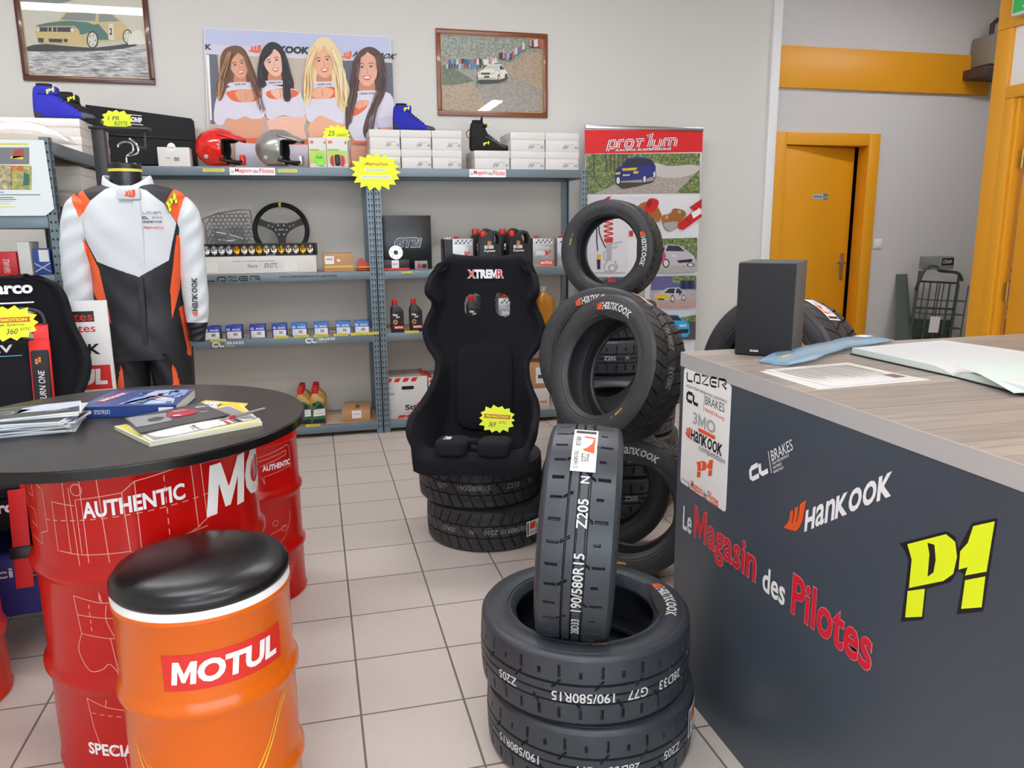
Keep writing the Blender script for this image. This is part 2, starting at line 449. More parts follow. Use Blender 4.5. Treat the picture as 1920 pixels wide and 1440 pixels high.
for q in (.462, .483): s.d2(ell(q-.34, .027, .004, .004, 8), off(f, (0, -1, 0), .001)); s.d2([(q-.345, -.008), (q-.335, -.008), (q-.335, .02), (q-.345, .02)], off(f, (0, -1, 0), .001))
s.build('toilet_sign', dl)
# right hand partition: yellow post, white transom, door
RX = 3.55
r = MB(YEL).rbox(RX, RX+.09, -1.665, -1.565, 0, 2.42, .004).rbox(RX, RX+.09, -8.45, -1.565, 2.42, 3.35, .004)
r.m(WHT).box(RX+.02, RX+.07, -8.45, -1.665, 2.125, 2.42)
r.m(WALLR).box(RX+.02, RX+.07, -8.45, -2.70, 0, 2.125)
struct('wall_right', r)
struct('trim_3', MB(YEL).rbox(RX-.005, RX+.08, -2.70, -1.665, 2.06, 2.125, .004).rbox(RX-.005, RX+.08, -1.725, -1.665, 0, 2.06, .004).rbox(RX+.01, RX+.08, -1.75, -1.725, 0, 2.06, .003).rbox(RX-.005, RX+.08, -2.70, -2.64, 0, 2.06, .004))
d2 = thing('door_2', 'yellow door ajar in the partition behind the counter', 'door', (RX+.06, -1.79, 0), math.radians(-3)); d2['kind'] = 'structure'
MB(YEL).rbox(-.02, .02, -.84, 0, .01, 2.055, .003).build('door_leaf', d2)
hb = MB(M('brass', '#a98a4a', .35, .8))
for z in (1.05, 1.75): hb.cyl((-.024, .012, z-.05), (-.024, .012, z+.05), .009, 10)
hb.build('hinge', d2)
struct('wall_passage', MB(WALLR).box(5.6, 5.7, -8.45, -1.4, 0, 3.35))

# exit sign on the partition
ex = thing('exit_sign', 'green and white emergency exit sign high on the yellow partition', 'sign', (RX, -1.86, 2.46))
MB(WHT).rbox(-.05, 0, -.20, .17, 0, .20, .006).build('housing', ex)
GRN = M('exit_green', '#2f9a4a', .4, emit='#2f9a4a', estr=.25)
f = plane((-.052, .17, 0), (0, -1, 0), (0, 0, 1))
e = MB(GRN).d2([(.01, .012), (.36, .012), (.36, .19), (.01, .19)], f); g = off(f, (-1, 0, 0), .001); e.m(WHT)
e.d2([(.22, .02), (.34, .02), (.34, .18), (.22, .18)], g); e.d2(ell(.13, .155, .016, .016, 12), g)
e.d2([(.11, .13), (.15, .125), (.16, .08), (.19, .03), (.17, .02), (.14, .06), (.12, .05), (.10, .02), (.07, .03), (.10, .08)], g); e.build('pictogram', ex)

# light switch, heater on the hall wall
sw = thing('light_switch', 'square white light switch beside the hall door', 'light switch', (4.74, .68, 1.25))
MB(WHT).rbox(-.042, .042, -.010, 0, -.042, .042, .003).build('plate', sw)
MB(WHT).rbox(-.024, .024, -.016, -.009, -.026, .026, .003).build('rocker', sw)
ht = thing('wall_fan_heater', 'beige fan heater on a bracket at the end of the yellow band', 'heater', (5.60, .66, 2.60))
MB(M('heater_beige', '#8b8376', .5)).rbox(-.10, .16, -.22, 0, .12, .36, .02).build('casing', ht)
b = MB(M('heater_dark', '#4b3b35', .5)).rbox(-.17, .16, -.26, .015, .02, .10, .01)
for i in range(7): b.box(-.16+i*.045, -.135+i*.045, -.265, -.255, .03, .09)
b.build('bracket', ht)
pp = MB(M('heater_dark')); pp.tube([(0, -.1, .36), (0, -.1, .46), (.05, -.1, .5)], .02); pp.build('pipe', ht)

# ------------------------------------------------------------------ ceiling lamps (some reflect in the framed pictures; hall and passage strips are added)
TUBE = M('lamp_diffuser', '#ffffff', .5, emit='#fbf9ff', estr=TUBE_STRENGTH)
def lamp(label, x, y, lx, ly):
    t = thing('ceiling_light', label, 'ceiling light', (x, y, 3.35), 0, 'fluorescent ceiling lights')
    MB(WHT).rbox(-lx/2-.02, lx/2+.02, -ly/2-.02, ly/2+.02, -.05, 0, .004).build('housing', t)
    MB(TUBE).rbox(-lx/2, lx/2, -ly/2, ly/2, -.075, -.045, .008).build('diffuser', t)
lamp('fluorescent strip over the left of the shelving', -1.55, -1.35, 1.75, .16)
lamp('fluorescent strip over the racing seat', 1.15, -1.35, 1.75, .16)
lamp('fluorescent strip over the table', -.75, -3.6, 1.5, .16)
lamp('fluorescent strip over the counter', .72, -4.6, 1.4, .16)
lamp('fluorescent strip by the window on the right', 2.75, -6.1, .16, 1.3)
lamp('fluorescent strip by the window on the left', -.6, -6.1, .16, 1.3)

lamp('fluorescent strip in the hall by the yellow door', 4.7, -.75, 1.2, .16)  # added lamp, out of view, to lift the dim hall wall and door
lamp('fluorescent strip in the back passage', 4.6, -4.2, .16, 1.2)  # likewise added out of view, brightens the passage side

# ------------------------------------------------------------------ shelving
SH = M('shelf_steel', '#6f7e86', .42, .25)
SHD = M('shelf_slot', '#1d2428', .7)
BOARD = M('chipboard', '#cbb59a', .7, noise=.12, nscale=60)
STK = M('sticker_white', '#eceae6', .45)
YLB = M('yellow_strip', '#d9d04e', .5)
RED = M('print_red', '#d22b22', .4)
INK = M('print_black', '#17181a', .45)
GINK = M('print_grey', '#4a4d52', .5)
TXTW = M('print_white', '#e9eaea', .45)
LEVELS = (1.815, 1.137, .710, .085)
def post(p, z1, sx, sy, slots):
    """L shaped slotted upright; sx, sy: the way its two flanges run"""
    m = MB(SH); t = .0018
    m.box(min(0, sx*.045), max(0, sx*.045), min(0, sy*t), max(0, sy*t), 0, z1)
    m.box(min(0, sx*t), max(0, sx*t), min(0, sy*.040), max(0, sy*.040), 0, z1)
    m.m(SHD); yo = -sy*.0006; xo = -sx*.0006
    z = .05
    while z < z1-.03 and slots:
        for k in (.012, .031):
            xx = sx*k
            m.add([(xx-.0045, yo, z), (xx+.0045, yo, z), (xx+.0045, yo, z+.010), (xx-.0045, yo, z+.010)], [(0, 1, 2, 3)])
            m.add([(xx-.002, yo, z-.014), (xx+.002, yo, z-.014), (xx+.002, yo, z), (xx-.002, yo, z)], [(0, 1, 2, 3)])
            yy = sy*k
            m.add([(xo, yy-.0045, z), (xo, yy+.0045, z), (xo, yy+.0045, z+.010), (xo, yy-.0045, z+.010)], [(0, 1, 2, 3)])
        z += .038
    o = m.build('post', p); return o
def shelving(name, label, loc, rz, width, depth, levels, z1=1.83, group=None):
    """local x along the front, y towards the back; returns the thing and its front beams"""
    t = thing(name, label, 'shelving', loc, rz, group); beams = []
    for (x, sx) in ((0, 1), (width, -1)):
        for (y, sy) in ((0, 1), (depth, -1)):
            o = post(t, z1, sx, sy, True); o.location = (x, y, 0)
    for z in levels:
        b = MB(SH).rbox(.045, width-.045, -.002, .03, z-.056, z, .004).build('beam', t); beams.append(b)
        for args in ((.045, width-.045, depth-.03, depth+.002), ): MB(SH).rbox(*args, z-.056, z, .004).build('beam', t)
        for x in (.0, width-.03): MB(SH).rbox(x, x+.03, .042, depth-.042, z-.056, z, .004).build('beam', t)
        MB(BOARD).box(.031, width-.031, .031, depth-.031, z-.018, z-.001).build('shelf_board', t)
    return t, beams
FY = .159
sh1, bm1 = shelving('shelving_unit', 'grey steel shelving unit along the back wall, left of the shared slotted posts', (-1.155, FY, 0), 0, 1.505, .455, LEVELS, group='grey steel shelving units')
sh2, bm2 = shelving('shelving_unit', 'grey steel shelving unit along the back wall, behind the racing seat and tyres', (.355, FY, 0), 0, 1.505, .455, LEVELS, group='grey steel shelving units')
sh3, bm3 = shelving('shelving_unit', 'grey steel shelving unit at the left with a price sheet on its end', (-1.165, -1.25, 0), PI/2, 1.36, .45, (1.815, 1.49, 1.225, .71, .085), group='grey steel shelving units')
# what is stuck on the beams (front face of the beam at FY-.002)
PB = PY(FY-.0035)
def on_beam(beam, name, build):
    m = MB(); build(m); o = m.build(name, beam); o.matrix_parent_inverse = Matrix.Translation((-o.parent.parent.location.x, -o.parent.parent.location.y, 0)); return o
def strip(beam, x, z, w=.105, h=.02):
    on_beam(beam, 'price_strip', lambda m: m.m(YLB).box(x-w/2, x+w/2, FY-.006, FY-.0025, z, z+h).m(GINK).text('PRIX EN MAGASIN', plane((x-w*.4, FY-.0065, z+h*.3), (1, 0, 0), (0, 0, 1)), 0, 0, w*.8, h*.4))
def beam_logo(m, x0, x1, z0, z1):
    m.m(STK).box(x0, x1, FY-.005, FY-.0025, z0, z1)
    logo_magasin(m, plane((x0+.008, FY-.0056, z0+.010), (1, 0, 0), (0, 0, 1)), x1-x0-.016, (z1-z0)*.68, RED, GINK)
on_beam(bm1[0], 'shop_sticker', lambda m: beam_logo(m, -.545, -.268, 1.763, 1.810))
on_beam(bm2[0], 'shop_sticker', lambda m: beam_logo(m, 1.005, 1.262, 1.760, 1.812))
strip(bm1[0], -.64, 1.782, .13); strip(bm1[0], -.19, 1.782, .12)
for b, x, z in ((bm1[2], -.30, .705), (bm1[2], -.17, .705), (bm1[2], -.04, .705), (bm1[2], .09, .705), (bm1[2], .205, .705), (bm1[2], .300, .705), (bm1[2], -.70, .700), (bm2[2], .575, .703), (bm1[3], -.13, .082), (bm2[1], 1.38, 1.118)):
    strip(b, x, z, .095, .018)
strip(bm2[1], .555, 1.118, .07, .012)
def lz(m):
    f = plane((-.74, FY-.004, 1.092), (1, 0, 0), (0, 0, 1)); m.m(INK); logo_lazer(m, f, .34, .034, .008)
on_beam(bm1[1], 'lettering', lz)
on_beam(bm1[1], 'lettering', lambda m: m.m(INK).text('HIGH PERFORMANCE LIGHTING', plane((-.285, FY-.004, 1.106), (1, 0, 0), (0, 0, 1)), 0, 0, .37, .015, bold=.02))
def clb(x):
    def g(m):
        f = plane((x, FY-.004, .664), (1, 0, 0), (0, 0, 1)); m.m(TXTW); logo_cl(m, f, .034, .009)
        m.text('BRAKES', f, .088, .014, .105, .02, bold=.02); m.lines([[(.078, -.003), (.078, .037)]], f, .002); m.text('RACING PADS', f, .088, .001, .05, .007)
    return g
on_beam(bm1[2], 'lettering', clb(-.735)); on_beam(bm1[2], 'lettering', clb(-.142))

# ------------------------------------------------------------------ tyres (0.58 m across, 0.195 m wide)
RUBA = M('rubber_slick', '#363a40', .40, spec=.45, noise=.12, nscale=25)
RUBB = M('rubber_wet', '#313133', .50, spec=.5, noise=.15, nscale=30)
TW = M('tyre_print_white', '#cfcfca', .6)
TG = M('tyre_print_grey', '#8f8f8a', .7)
FLM = M('flame_orange', '#e2571f', .5)
TYL = M('tyre_yellow', '#c9a93a', .6)
TR, TH = .29, .0975
SIDE = [(.286, .083), (.280, .0905), (.272, .0945), (.2665, .0945), (.2655, .0955), (.262, .0965), (.252, .0985), (.242, .0990), (.230, .0978), (.221, .0955), (.2195, .0965), (.215, .0955), (.2120, .0925), (.2070, .0930), (.2045, .0915), (.199, .0850), (.1935, .0790), (.1905, .0745), (.1905, .068), (.197, .063), (.210, .066), (.235, .072), (.255, .066), (.268, .045), (.272, .0)]
def side_z(r):
    for (r0, z0), (r1, z1) in zip(SIDE, SIDE[1:]):
        if r1 <= r <= r0: return z0+(z1-z0)*(r0-r)/(r0-r1+1e-9)
    return .09
def groove_a(th, v):
    d = np.zeros_like(th)
    for c, w in ((-.028, .0021), (-.004, .0021), (.021, .0021)):
        d = np.where(np.abs(v-c) < w, .013, d)
    p = 2*PI/34; u = (th % p)/p-.5
    k = np.floor(th/p)
    d = np.where((np.abs(u) < .065) & (v < -.044) & (v > -.072), .012, d)                 # short cuts on one shoulder
    d = np.where((np.abs(u) < .065) & (v > .040) & (v < np.where(k % 2 == 0, .070, .056)), .012, d)
    s = ((th+v*2.2) % (p*2))/(p*2)-.5
    d = np.where((np.abs(s) < .030) & (v > -.040) & (v < -.018), .012, d)                 # slanted dashes across the fine rings
    s = ((th-v*3.0+p) % (p*2))/(p*2)-.5
    d = np.where((np.abs(s) < .030) & (v > .010) & (v < .034), .012, d)
    return d
def groove_b(th, v):
    d = np.zeros_like(th); p = 2*PI/36
    zz = .004*np.abs(((th/p) % 1)-.5)*2
    d = np.where(np.abs(v+.026+zz) < .0032, .009, d); d = np.where(np.abs(v-.026-zz) < .0032, .009, d)
    s = ((th-np.abs(v)*1.6) % p)/p-.5
    d = np.where((np.abs(s) < .06) & (np.abs(v) > .026), .009, d)
    s = ((th+v*2.6) % p)/p-.5
    d = np.where((np.abs(s) < .05) & (np.abs(v) < .024), .008, d)
    q = p/5; s = ((th-np.abs(v)*1.6) % q)/q-.5                                             # fine sipes on the shoulders
    d = np.where((np.abs(s) < .10) & (np.abs(v) > .040) & (np.abs(v) < .062), np.maximum(d, .002), d)
    return d
def tyre_mesh(name, groove, mat):
    N, K = 1080, 84
    th = np.linspace(0, 2*PI, N, endpoint=False); v = np.linspace(-.083, .083, K)
    T, V = np.meshgrid(th, v, indexing='ij')
    R = TR-.004*(V/.083)**2-groove(T, V)
    verts = np.stack([R*np.cos(T), R*np.sin(T), V], -1).reshape(-1, 3)
    i = np.arange(N); j = np.arange(K-1)
    I, J = np.meshgrid(i, j, indexing='ij'); I2 = (I+1) % N
    faces = np.stack([I*K+J, I2*K+J, I2*K+J+1, I*K+J+1], -1).reshape(-1, 4)
    m = MB(mat); m.add(verts.tolist(), faces.tolist(), False)
    prof = [(r, z) for r, z in SIDE]; prof = prof+[(r, -z) for r, z in SIDE[::-1][1:]]
    # same angular points on the shoulder as a coarser lathe
    m.lathe(prof, 180, caps=False)
    me_o = m.build(name, sharp=28); me = me_o.data
    bpy.data.objects.remove(me_o)
    return me
TYRE_A = tyre_mesh('tyre_slick', groove_a, RUBA)
TYRE_B = tyre_mesh('tyre_wet', groove_b, RUBB)
def tread_f(phi, v0, flip=1):
    """surface for text on the tread: reading direction along +phi (flip=1) or -phi upside down (flip=-1)"""
    return lambda a, b: Vector(((TR+.0004)*math.cos(phi+flip*a/TR), (TR+.0004)*math.sin(phi+flip*a/TR), v0+flip*b))
def side_f(phi, r0):
    """surface for text along an arc of the upper sidewall, reading clockwise, centred on phi; a from -w/2"""
    def f(a, b):
        r = r0+b; p = phi-a/(r0+.012); return Vector((r*math.cos(p), r*math.sin(p), side_z(r)+.0009))
    return f
def tyre(label, kind, mtx, logos=(90,), treads=(), stickers=(), marks=(), size=None, under=False, name='tyre'):
    """logos: angles of the big word on the sidewall; treads: (text, angle, v, height, flip);
    stickers: angle of a paper label across the tread; marks: angles of a small yellow stamp"""
    me = TYRE_A if kind == 'A' else TYRE_B
    t = thing('tyre', label, 'tyre', mtx=mtx, group='racing tyres on display')
    o = bpy.data.objects.new('tyre_body', me); COL.objects.link(o); o.parent = t
    m = MB()
    for a in logos:
        f = side_f(math.radians(a), .224); w = .205
        g = lambda x, y, f=f, w=w: f(x-w/2, y)
        m.m(INK).d2([(-.012+i*.01, -.006) for i in range(24)]+[(.218-i*.01, .038) for i in range(24)], lambda x, y, g=g: g(x, y)-Vector((0, 0, .0004)))
        logo_hankook(m, g, w, .031, TW, FLM, bold=.04, cut=14)
    if m.v: m.build('sidewall_lettering', t)
    for a in marks:
        m = MB(); f = side_f(math.radians(a), .222)
        m.m(TYL).d2([(-.02, 0), (.02, 0), (.02, .008), (-.02, .008)], f); m.m(INK).text('HANKOOK', lambda x, y, f=f: f(x-.017, y+.0015)+Vector((0, 0, .0003)), 0, 0, .034, .005)
        m.m(TW).text('172', f, .035, .001, .012, .006); m.build('ink_stamp', t)
    for s, a, v0, h, fl in treads:
        m = MB(TW if kind == 'A' else TG)
        wd = glyphs(s, .012)[2]*h*.95; f = tread_f(math.radians(a), v0, fl)
        m.text(s, lambda x, y, f=f, wd=wd: f(x-wd/2, y-.0), 0, -h/2, wd, h, bold=.012, cut=max(6, int(wd/.012))); m.build('tread_lettering', t)
    for a, v0, lw, lh in stickers:
        f = tread_f(math.radians(a), v0, 1); m = MB(STK); k = 10
        F = lambda x, y, f=f: f(x, y)*1.0025 if False else (f(x, y)+Vector((f(x, 0).x, f(x, 0).y, 0)).normalized()*.0015)
        m.add([F(lw*(i/k-.5), lh*(s_-.5)) for i in range(k+1) for s_ in (0, 1)], [(2*i, 2*i+2, 2*i+3, 2*i+1) for i in range(k)])
        G = lambda x, y, f=f: (f(x, y)+Vector((f(x, 0).x, f(x, 0).y, 0)).normalized()*.0022)
        m.m(FLM).d2([(-.28*lw, -.05*lh)]+[(lw*q, -.05*lh) for q in (-.2, -.1, 0, .1)]+[(lw*q, .40*lh) for q in (.15, .05, -.05, -.15, -.25)], G)
        m.m(INK).d2([(-.45*lw, -.42*lh), (-.36*lw, -.42*lh), (-.36*lw, .42*lh), (-.45*lw, .42*lh)], G)
        m.text('Z205', lambda x, y: G(x+.16*lw, y-.1*lh), 0, 0, .16*lw, .3*lh, cut=4); m.text('190/580R15', lambda x, y: G(x+.10*lw, y-.4*lh), 0, 0, .35*lw, .18*lh, cut=8)
        m.text('HANKOOK', lambda x, y: G(x-.26*lw, y-.38*lh), 0, 0, .28*lw, .2*lh, cut=6)
        m.build('paper_label', t)
    return t
def flat(x, y, z, spin=0): return Matrix.Translation((x, y, z+TH)) @ Matrix.Rotation(math.radians(spin), 4, 'Z')
NX, NY = .618, -3.324                                   # the near stack
W2 = 2*.0990
tyre('slick-pattern tyre at the bottom of the stack in front of the counter', 'A', flat(NX+.012, NY-.012, .0015), logos=(), treads=(('Z205', -62, -.010, .024, -1), ('28D33', -92, -.010, .024, -1), ('G77', -112, -.010, .024, -1), ('190/580R15', -150, -.010, .024, -1)), stickers=((-36, .02, .10, .085),))
tyre('slick-pattern tyre lying on top of the stack in front of the counter, printed 190/580R15', 'A', flat(NX, NY, W2), logos=(-12,), marks=(-100,),
     treads=(('190/580R15', -110, -.012, .026, -1), ('Z205', -152, -.012, .024, -1), ('G77', -82, -.012, .026, -1), ('28D33', -60, -.012, .026, -1)))
# upright tyre standing in the hole of the near stack, its tread towards the camera
a = Vector((math.cos(math.radians(-22)), math.sin(math.radians(-22)), -.055)).normalized()
tyre('slick-pattern tyre standing upright in the hole of the near stack, paper label on its tread', 'A', frame_z(a, (NX-.012, NY+.005, 2*W2+.29-.083)), logos=(), marks=(),
     treads=(('190/580R15', 184, .008, .026, -1), ('Z205', 150, .008, .026, -1), ('N', 133, .008, .022, -1), ('28D33', 212, .008, .020, -1)), stickers=((112, .0, .17, .062),))
# under the big racing seat
SX, SY = .655, -1.765
tyre('wet-pattern tyre on the floor under the racing seat, bottom of two', 'B', flat(SX+.025, SY-.02, .0015), logos=(), treads=(('150/580R15', -78, .0, .022, -1), ('Z210', -100, .0, .022, -1), ('N', -117, .0, .02, -1), ('20A33', -140, .0, .022, -1)), stickers=((-58, -.01, .085, .07),))
tyre('wet-pattern tyre directly under the racing seat, upper of two', 'B', flat(SX-.005, SY, W2), logos=(60,), treads=(('190/580R15', -108, .004, .024, 1), ('Z210', -72, .004, .024, 1), ('N', -52, .004, .022, 1), ('G77', -138, .004, .022, 1)))
# three lying tyres in front of the tall stack, two propped upright on the floor, two leaning on top of those
S2X, S2Y = 1.446, -1.543
for i in range(3):
    tyre('lying tyre in the short stack seen through the leaning tyre, '+('on the floor', 'in the middle', 'uppermost')[i], 'A', flat(S2X+(0, .012, -.01)[i], S2Y, i*W2+.0015), logos=(-80, 20) if i else (-60,), treads=(('Z205', -100, 0, .024, 1), ('N', -82, 0, .02, 1)))
def az(deg, z): 
    return Vector((math.sin(math.radians(deg)), math.cos(math.radians(deg)), z)).normalized()
def at_depth(px, py, d): return CAM_LOC+unproj(px, py)*d
L4 = at_depth(1152, 694, 3.05)
tyre('wet-pattern tyre leaning in front with white sidewall word, beside the counter corner', 'B', frame_z(az(248, .30), L4), logos=(84,), marks=(-42,), treads=(('Z205 N', 32, 0, .022, 1), ('28D33', 2, 0, .024, 1)))
tyre('wet-pattern tyre leaning just behind another leaning tyre, only its upper rim showing', 'B', frame_z(az(226, .22), at_depth(1136, 666, 3.36)), logos=(97,), stickers=((62, 0, .16, .06),))
tyre('tyre propped upright on the floor between the near stack and the counter end', 'B', frame_z(az(212, .12), (1.15, -2.375, .292)), logos=(82,), marks=(-92,))
tyre('tyre on the floor behind a propped tyre, only its rounded shoulder showing', 'B', frame_z(az(208, .10), (1.165, -2.08, .291)), logos=(100,))
# tall stack by the shelving with a tyre standing on it
TX, TY = 1.62, -.90
for i, (dx, dy, sp, k) in enumerate(((.0, .0, 10, 'A'), (-.02, -.01, 50, 'A'), (.0, .015, 200, 'A'), (-.01, -.015, 120, 'A'), (-.005, 0, 0, 'B'))):
    lab = ('on the floor, bottom of the tall tyre stack by the roll-up banner', 'second from the floor in the tall tyre stack by the roll-up banner', 'in the middle of the tall tyre stack by the roll-up banner', 'fourth from the floor in the tall tyre stack by the roll-up banner', 'at the top of the tall stack, lying under the upright tyre')[i]
    tyre('lying tyre '+lab, k, flat(TX+dx, TY+dy, i*W2+.0015), logos=(-60,) if i < 4 else (), treads=(('Z205', -108-sp+sp, 0, .024, 1), ('N', -88, 0, .02, 1), ('205', -70, 0, .024, 1)) if i in (2, 3) else ())
tyre('slick-edged tyre standing upright on the tall stack in front of the banner', 'B', frame_z(az(224, .08), (1.63, -.91, 5*W2+.29)), logos=(2,), marks=(168,))
# behind the counter
BX, BY = 1.52, -2.82
for i in range(3):
    tyre('lying tyre hidden behind the counter, '+('at the bottom', 'in the middle', 'at the top')[i]+' of three', 'B', flat(BX, BY, i*W2+.0015), logos=())
tyre('wet-pattern tyre standing behind the loudspeaker at the back of the counter', 'B', frame_z(az(250, .12), (BX, BY, 3*W2+.292)), logos=(), marks=(178,), stickers=((62, .0, .13, .06),))

# ------------------------------------------------------------------ drums, stools, table
DRED = M('drum_red', '#b80d08', .24, spec=.35, coat=.12)
DORG = M('drum_orange', '#d4610c', .24, spec=.35, coat=.12)
DLINE = M('drum_line', '#dc9c8c', .35)
VINYL = M('vinyl_black', '#0e0e10', .32)
TTOP = M('table_black', '#26221f', .38, noise=.25, nscale=30)
TEDGE = M('table_edge', '#0b0b0c', .25)
def drum_profile(r, h, rings, bulge):
    p = [(r-.012, 0), (r+.003, .002), (r+.004, .010), (r, .016)]
    for z in rings:
        p += [(r, z-.030), (r+bulge*.35, z-.018), (r+bulge, z-.006), (r+bulge, z+.006), (r+bulge*.35, z+.018), (r, z+.030)]
    p += [(r, h-.016), (r+.004, h-.010), (r+.003, h-.002), (r-.004, h), (r-.012, h-.004), (r-.014, h-.012), (0, h-.012)]
    return p
def cyl_f(r, phi0, z0, e=.0009):
    """surface of the drum facing phi0 (degrees); a runs to the right as seen from outside"""
    return lambda a, b: Vector(((r+e)*math.cos(math.radians(phi0)+a/r), (r+e)*math.sin(math.radians(phi0)+a/r), z0+b))
def dens(poly, n=6):
    o = []
    for p, q in zip(poly, poly[1:]):
        o += [(p[0]+(q[0]-p[0])*i/n, p[1]+(q[1]-p[1])*i/n) for i in range(n)]
    return o+[poly[-1]]
def dash(p, q, n=9):
    return [[(p[0]+(q[0]-p[0])*(i/n), p[1]+(q[1]-p[1])*(i/n)), (p[0]+(q[0]-p[0])*((i+.55)/n), p[1]+(q[1]-p[1])*((i+.55)/n))] for i in range(n)]
def motul(m, f, w, h, cut=20):
    m.m(RED).add([f(w*i/cut, h*s_) for i in range(cut+1) for s_ in (0, 1)], [(2*i, 2*i+2, 2*i+3, 2*i+1) for i in range(cut)])
def blueprint(m, f, s=1.0, part=0):
    """thin engine-drawing lines; a, b in metres"""
    L = []
    if part == 0:      # upper band: piston and shaft drawing
        L += [dens([(-.24, .05), (-.24, -.075), (-.17, -.08), (-.17, .06), (-.06, .075), (-.03, .10), (.10, .125), (.125, .115), (.13, -.03), (.105, -.045), (.10, .125)]), dens([(-.24, .05), (-.175, .045)]), dens([(-.06, .075), (-.055, -.075), (-.03, -.095), (-.03, .10)])]
        L += [dens([(-.17, -.08), (-.055, -.075)]), spline([(-.03, -.095), (.0, -.075), (.06, -.058), (.13, -.05)], 5, False), dens([(-.03, -.095), (.11, -.045)])]
        L += [dens([(-.155, .165), (-.155, -.10)], 4), dens([(-.115, .17), (-.105, -.10)], 4), dens([(-.185, .09), (-.18, -.11)], 4), [(a-.165, b) for a, b in ell(0, .085, .014, .014, 16)]+[(-.151, .085)]]
        L += [dens([(-.26, .17), (-.12, .165), (-.12, .13), (-.27, .135), (-.275, .11), (-.20, .105), (-.20, -.08)], 5), dens([(-.09, .19), (.14, .215)]), dens([(-.09, .165), (.14, .195)]), [(-.09, .19), (-.09, .165)]]
        L += [dens([(-.36, .14), (-.30, .12), (-.30, .09), (-.27, .075), (-.27, -.03), (-.30, -.04), (-.30, -.07), (-.36, -.06)], 4), dens([(-.35, .10), (-.32, .09), (-.32, .05), (-.35, .055)], 3), dens([(-.35, .02), (-.32, .015), (-.32, -.03), (-.35, -.02)], 3)]
        L += dash((-.27, .0), (.15, .035), 16)+dash((.035, .16), (.035, -.06), 8)+dash((-.08, .178), (.14, .205), 8)
        L += [dens([(.13, .115), (.16, .12)], 2), dens([(.13, -.03), (.16, -.02)], 2)]
    elif part == 1:    # middle band
        L += [dens([(-.17, .10), (-.10, .085), (-.10, .115), (-.095, .085)], 3), dens([(-.17, .10), (-.16, .0), (-.09, -.01), (-.06, -.01), (-.06, -.035), (-.035, -.035), (-.035, -.01), (.01, -.01), (.02, -.02)], 3), dens([(-.10, .085), (-.06, .085), (-.06, .105), (-.035, .105), (-.035, .08), (.01, .08), (.02, .09)], 3), dens([(-.165, .05), (.04, .035)], 6)]
        L += [spline([(-.16, .0), (-.175, -.05), (-.15, -.10), (-.115, -.095), (-.095, -.08), (-.075, -.11), (-.08, -.155)], 6, False), dens([(-.085, -.01), (-.075, -.10)], 4)]
        L += [spline([(-.02, .12), (-.025, .04), (0, -.04), (.05, -.12), (.10, -.16)], 8, False), spline([(.07, .12), (.055, .04), (.075, -.04), (.12, -.10)], 8, False), dens([(0, -.16), (.07, -.10)], 3), spline([(-.085, .08), (-.09, .04), (-.075, -.005)], 5, False)]
        L += dash((-.05, .10), (-.045, -.06), 6)+dash((-.13, .08), (-.13, .0), 4)
    else:              # lower band
        L += [dens([(-.17, .10), (-.12, .08), (-.04, .065), (.0, .065), (.01, .075)], 3), dens([(-.17, .10), (-.16, .02), (-.145, -.04)], 4), dens([(-.12, .08), (-.115, .10)], 2), spline([(-.145, -.04), (-.12, -.05), (-.10, -.03), (-.085, -.06), (-.08, -.12)], 5, False), dens([(-.08, -.10), (-.02, -.13)], 3)]
        L += [spline([(-.065, .09), (-.06, .02), (-.04, -.05), (0, -.13)], 8, False), spline([(.03, .09), (.02, .02), (.05, -.06), (.11, -.13)], 8, False)]
        L += dash((-.16, .06), (.06, .04), 10)
    m.m(DLINE).lines([[(a, min(b, .135)) for a, b in l] for l in L], f, .0022*s)
# the big red drum under the round table
DX, DY, DR, DH = -.536, -2.987, .285, .88
dm = thing('oil_drum', 'tall red oil drum carrying the round black table top', 'oil drum', (DX, DY, 0))
MB(DRED).lathe(drum_profile(DR, DH, (.295, .585), .013), 96).build('drum_body', dm)
PH = math.degrees(math.atan2(CAM_LOC.y-DY, CAM_LOC.x-DX))
m = MB(); f = cyl_f(DR, PH, .73); blueprint(m, f, 1, 0)
m.m(TXTW).text('AUTHENTIC', lambda a, b: f(a, b+a*.10)*1.0+Vector((0, 0, 0)), -.155, .028, .235, .042, bold=.03, cut=24)
g = cyl_f(DR, PH, .73, .0014)
m.m(STK).text('MOTUL', g, .128, -.030, .62, .135, bold=.045, shear=.15, cut=60)
f1 = cyl_f(DR, PH-8, .44); blueprint(m, f1, 1, 1); f2 = cyl_f(DR, PH-8, .16); blueprint(m, f2, 1, 2)
m.m(TXTW).text('SPECIALIST', cyl_f(DR, PH-13, .13, .0012), -.16, -.03, .20, .034, bold=.03, cut=24)
m.build('drum_print', dm)
tb = thing('round_table_top', 'round black table top resting on the tall red drum', 'table', (-.592, -2.93, .88))
k = MB(TEDGE).lathe([(.475, 0), (.482, .003), (.482, .024), (.478, .028)], 128, smooth=True, caps=True)
k.m(TTOP).lathe([(.479, .0282), (0, .0285)], 128, smooth=False, caps=False); k.build('table_disc', tb)
TZ = .9087
def stool(label, x, y, body, phi, rimm=None):
    t = thing('drum_stool', label, 'stool', (x, y, 0), 0, 'small oil drum stools')
    MB(body).lathe(drum_profile(.185, .645, (.205, .435), .010), 80).build('drum_body', t)
    MB(rimm or STK).lathe([(.178, .634), (.186, .636), (.188, .650), (.184, .660), (0, .660)], 80).build('rim', t)
    MB(VINYL).lathe([(.150, .655), (.182, .658), (.189, .668), (.188, .682), (.176, .697), (.14, .708), (.08, .714), (0, .716)], 80).build('cushion', t)
    return t
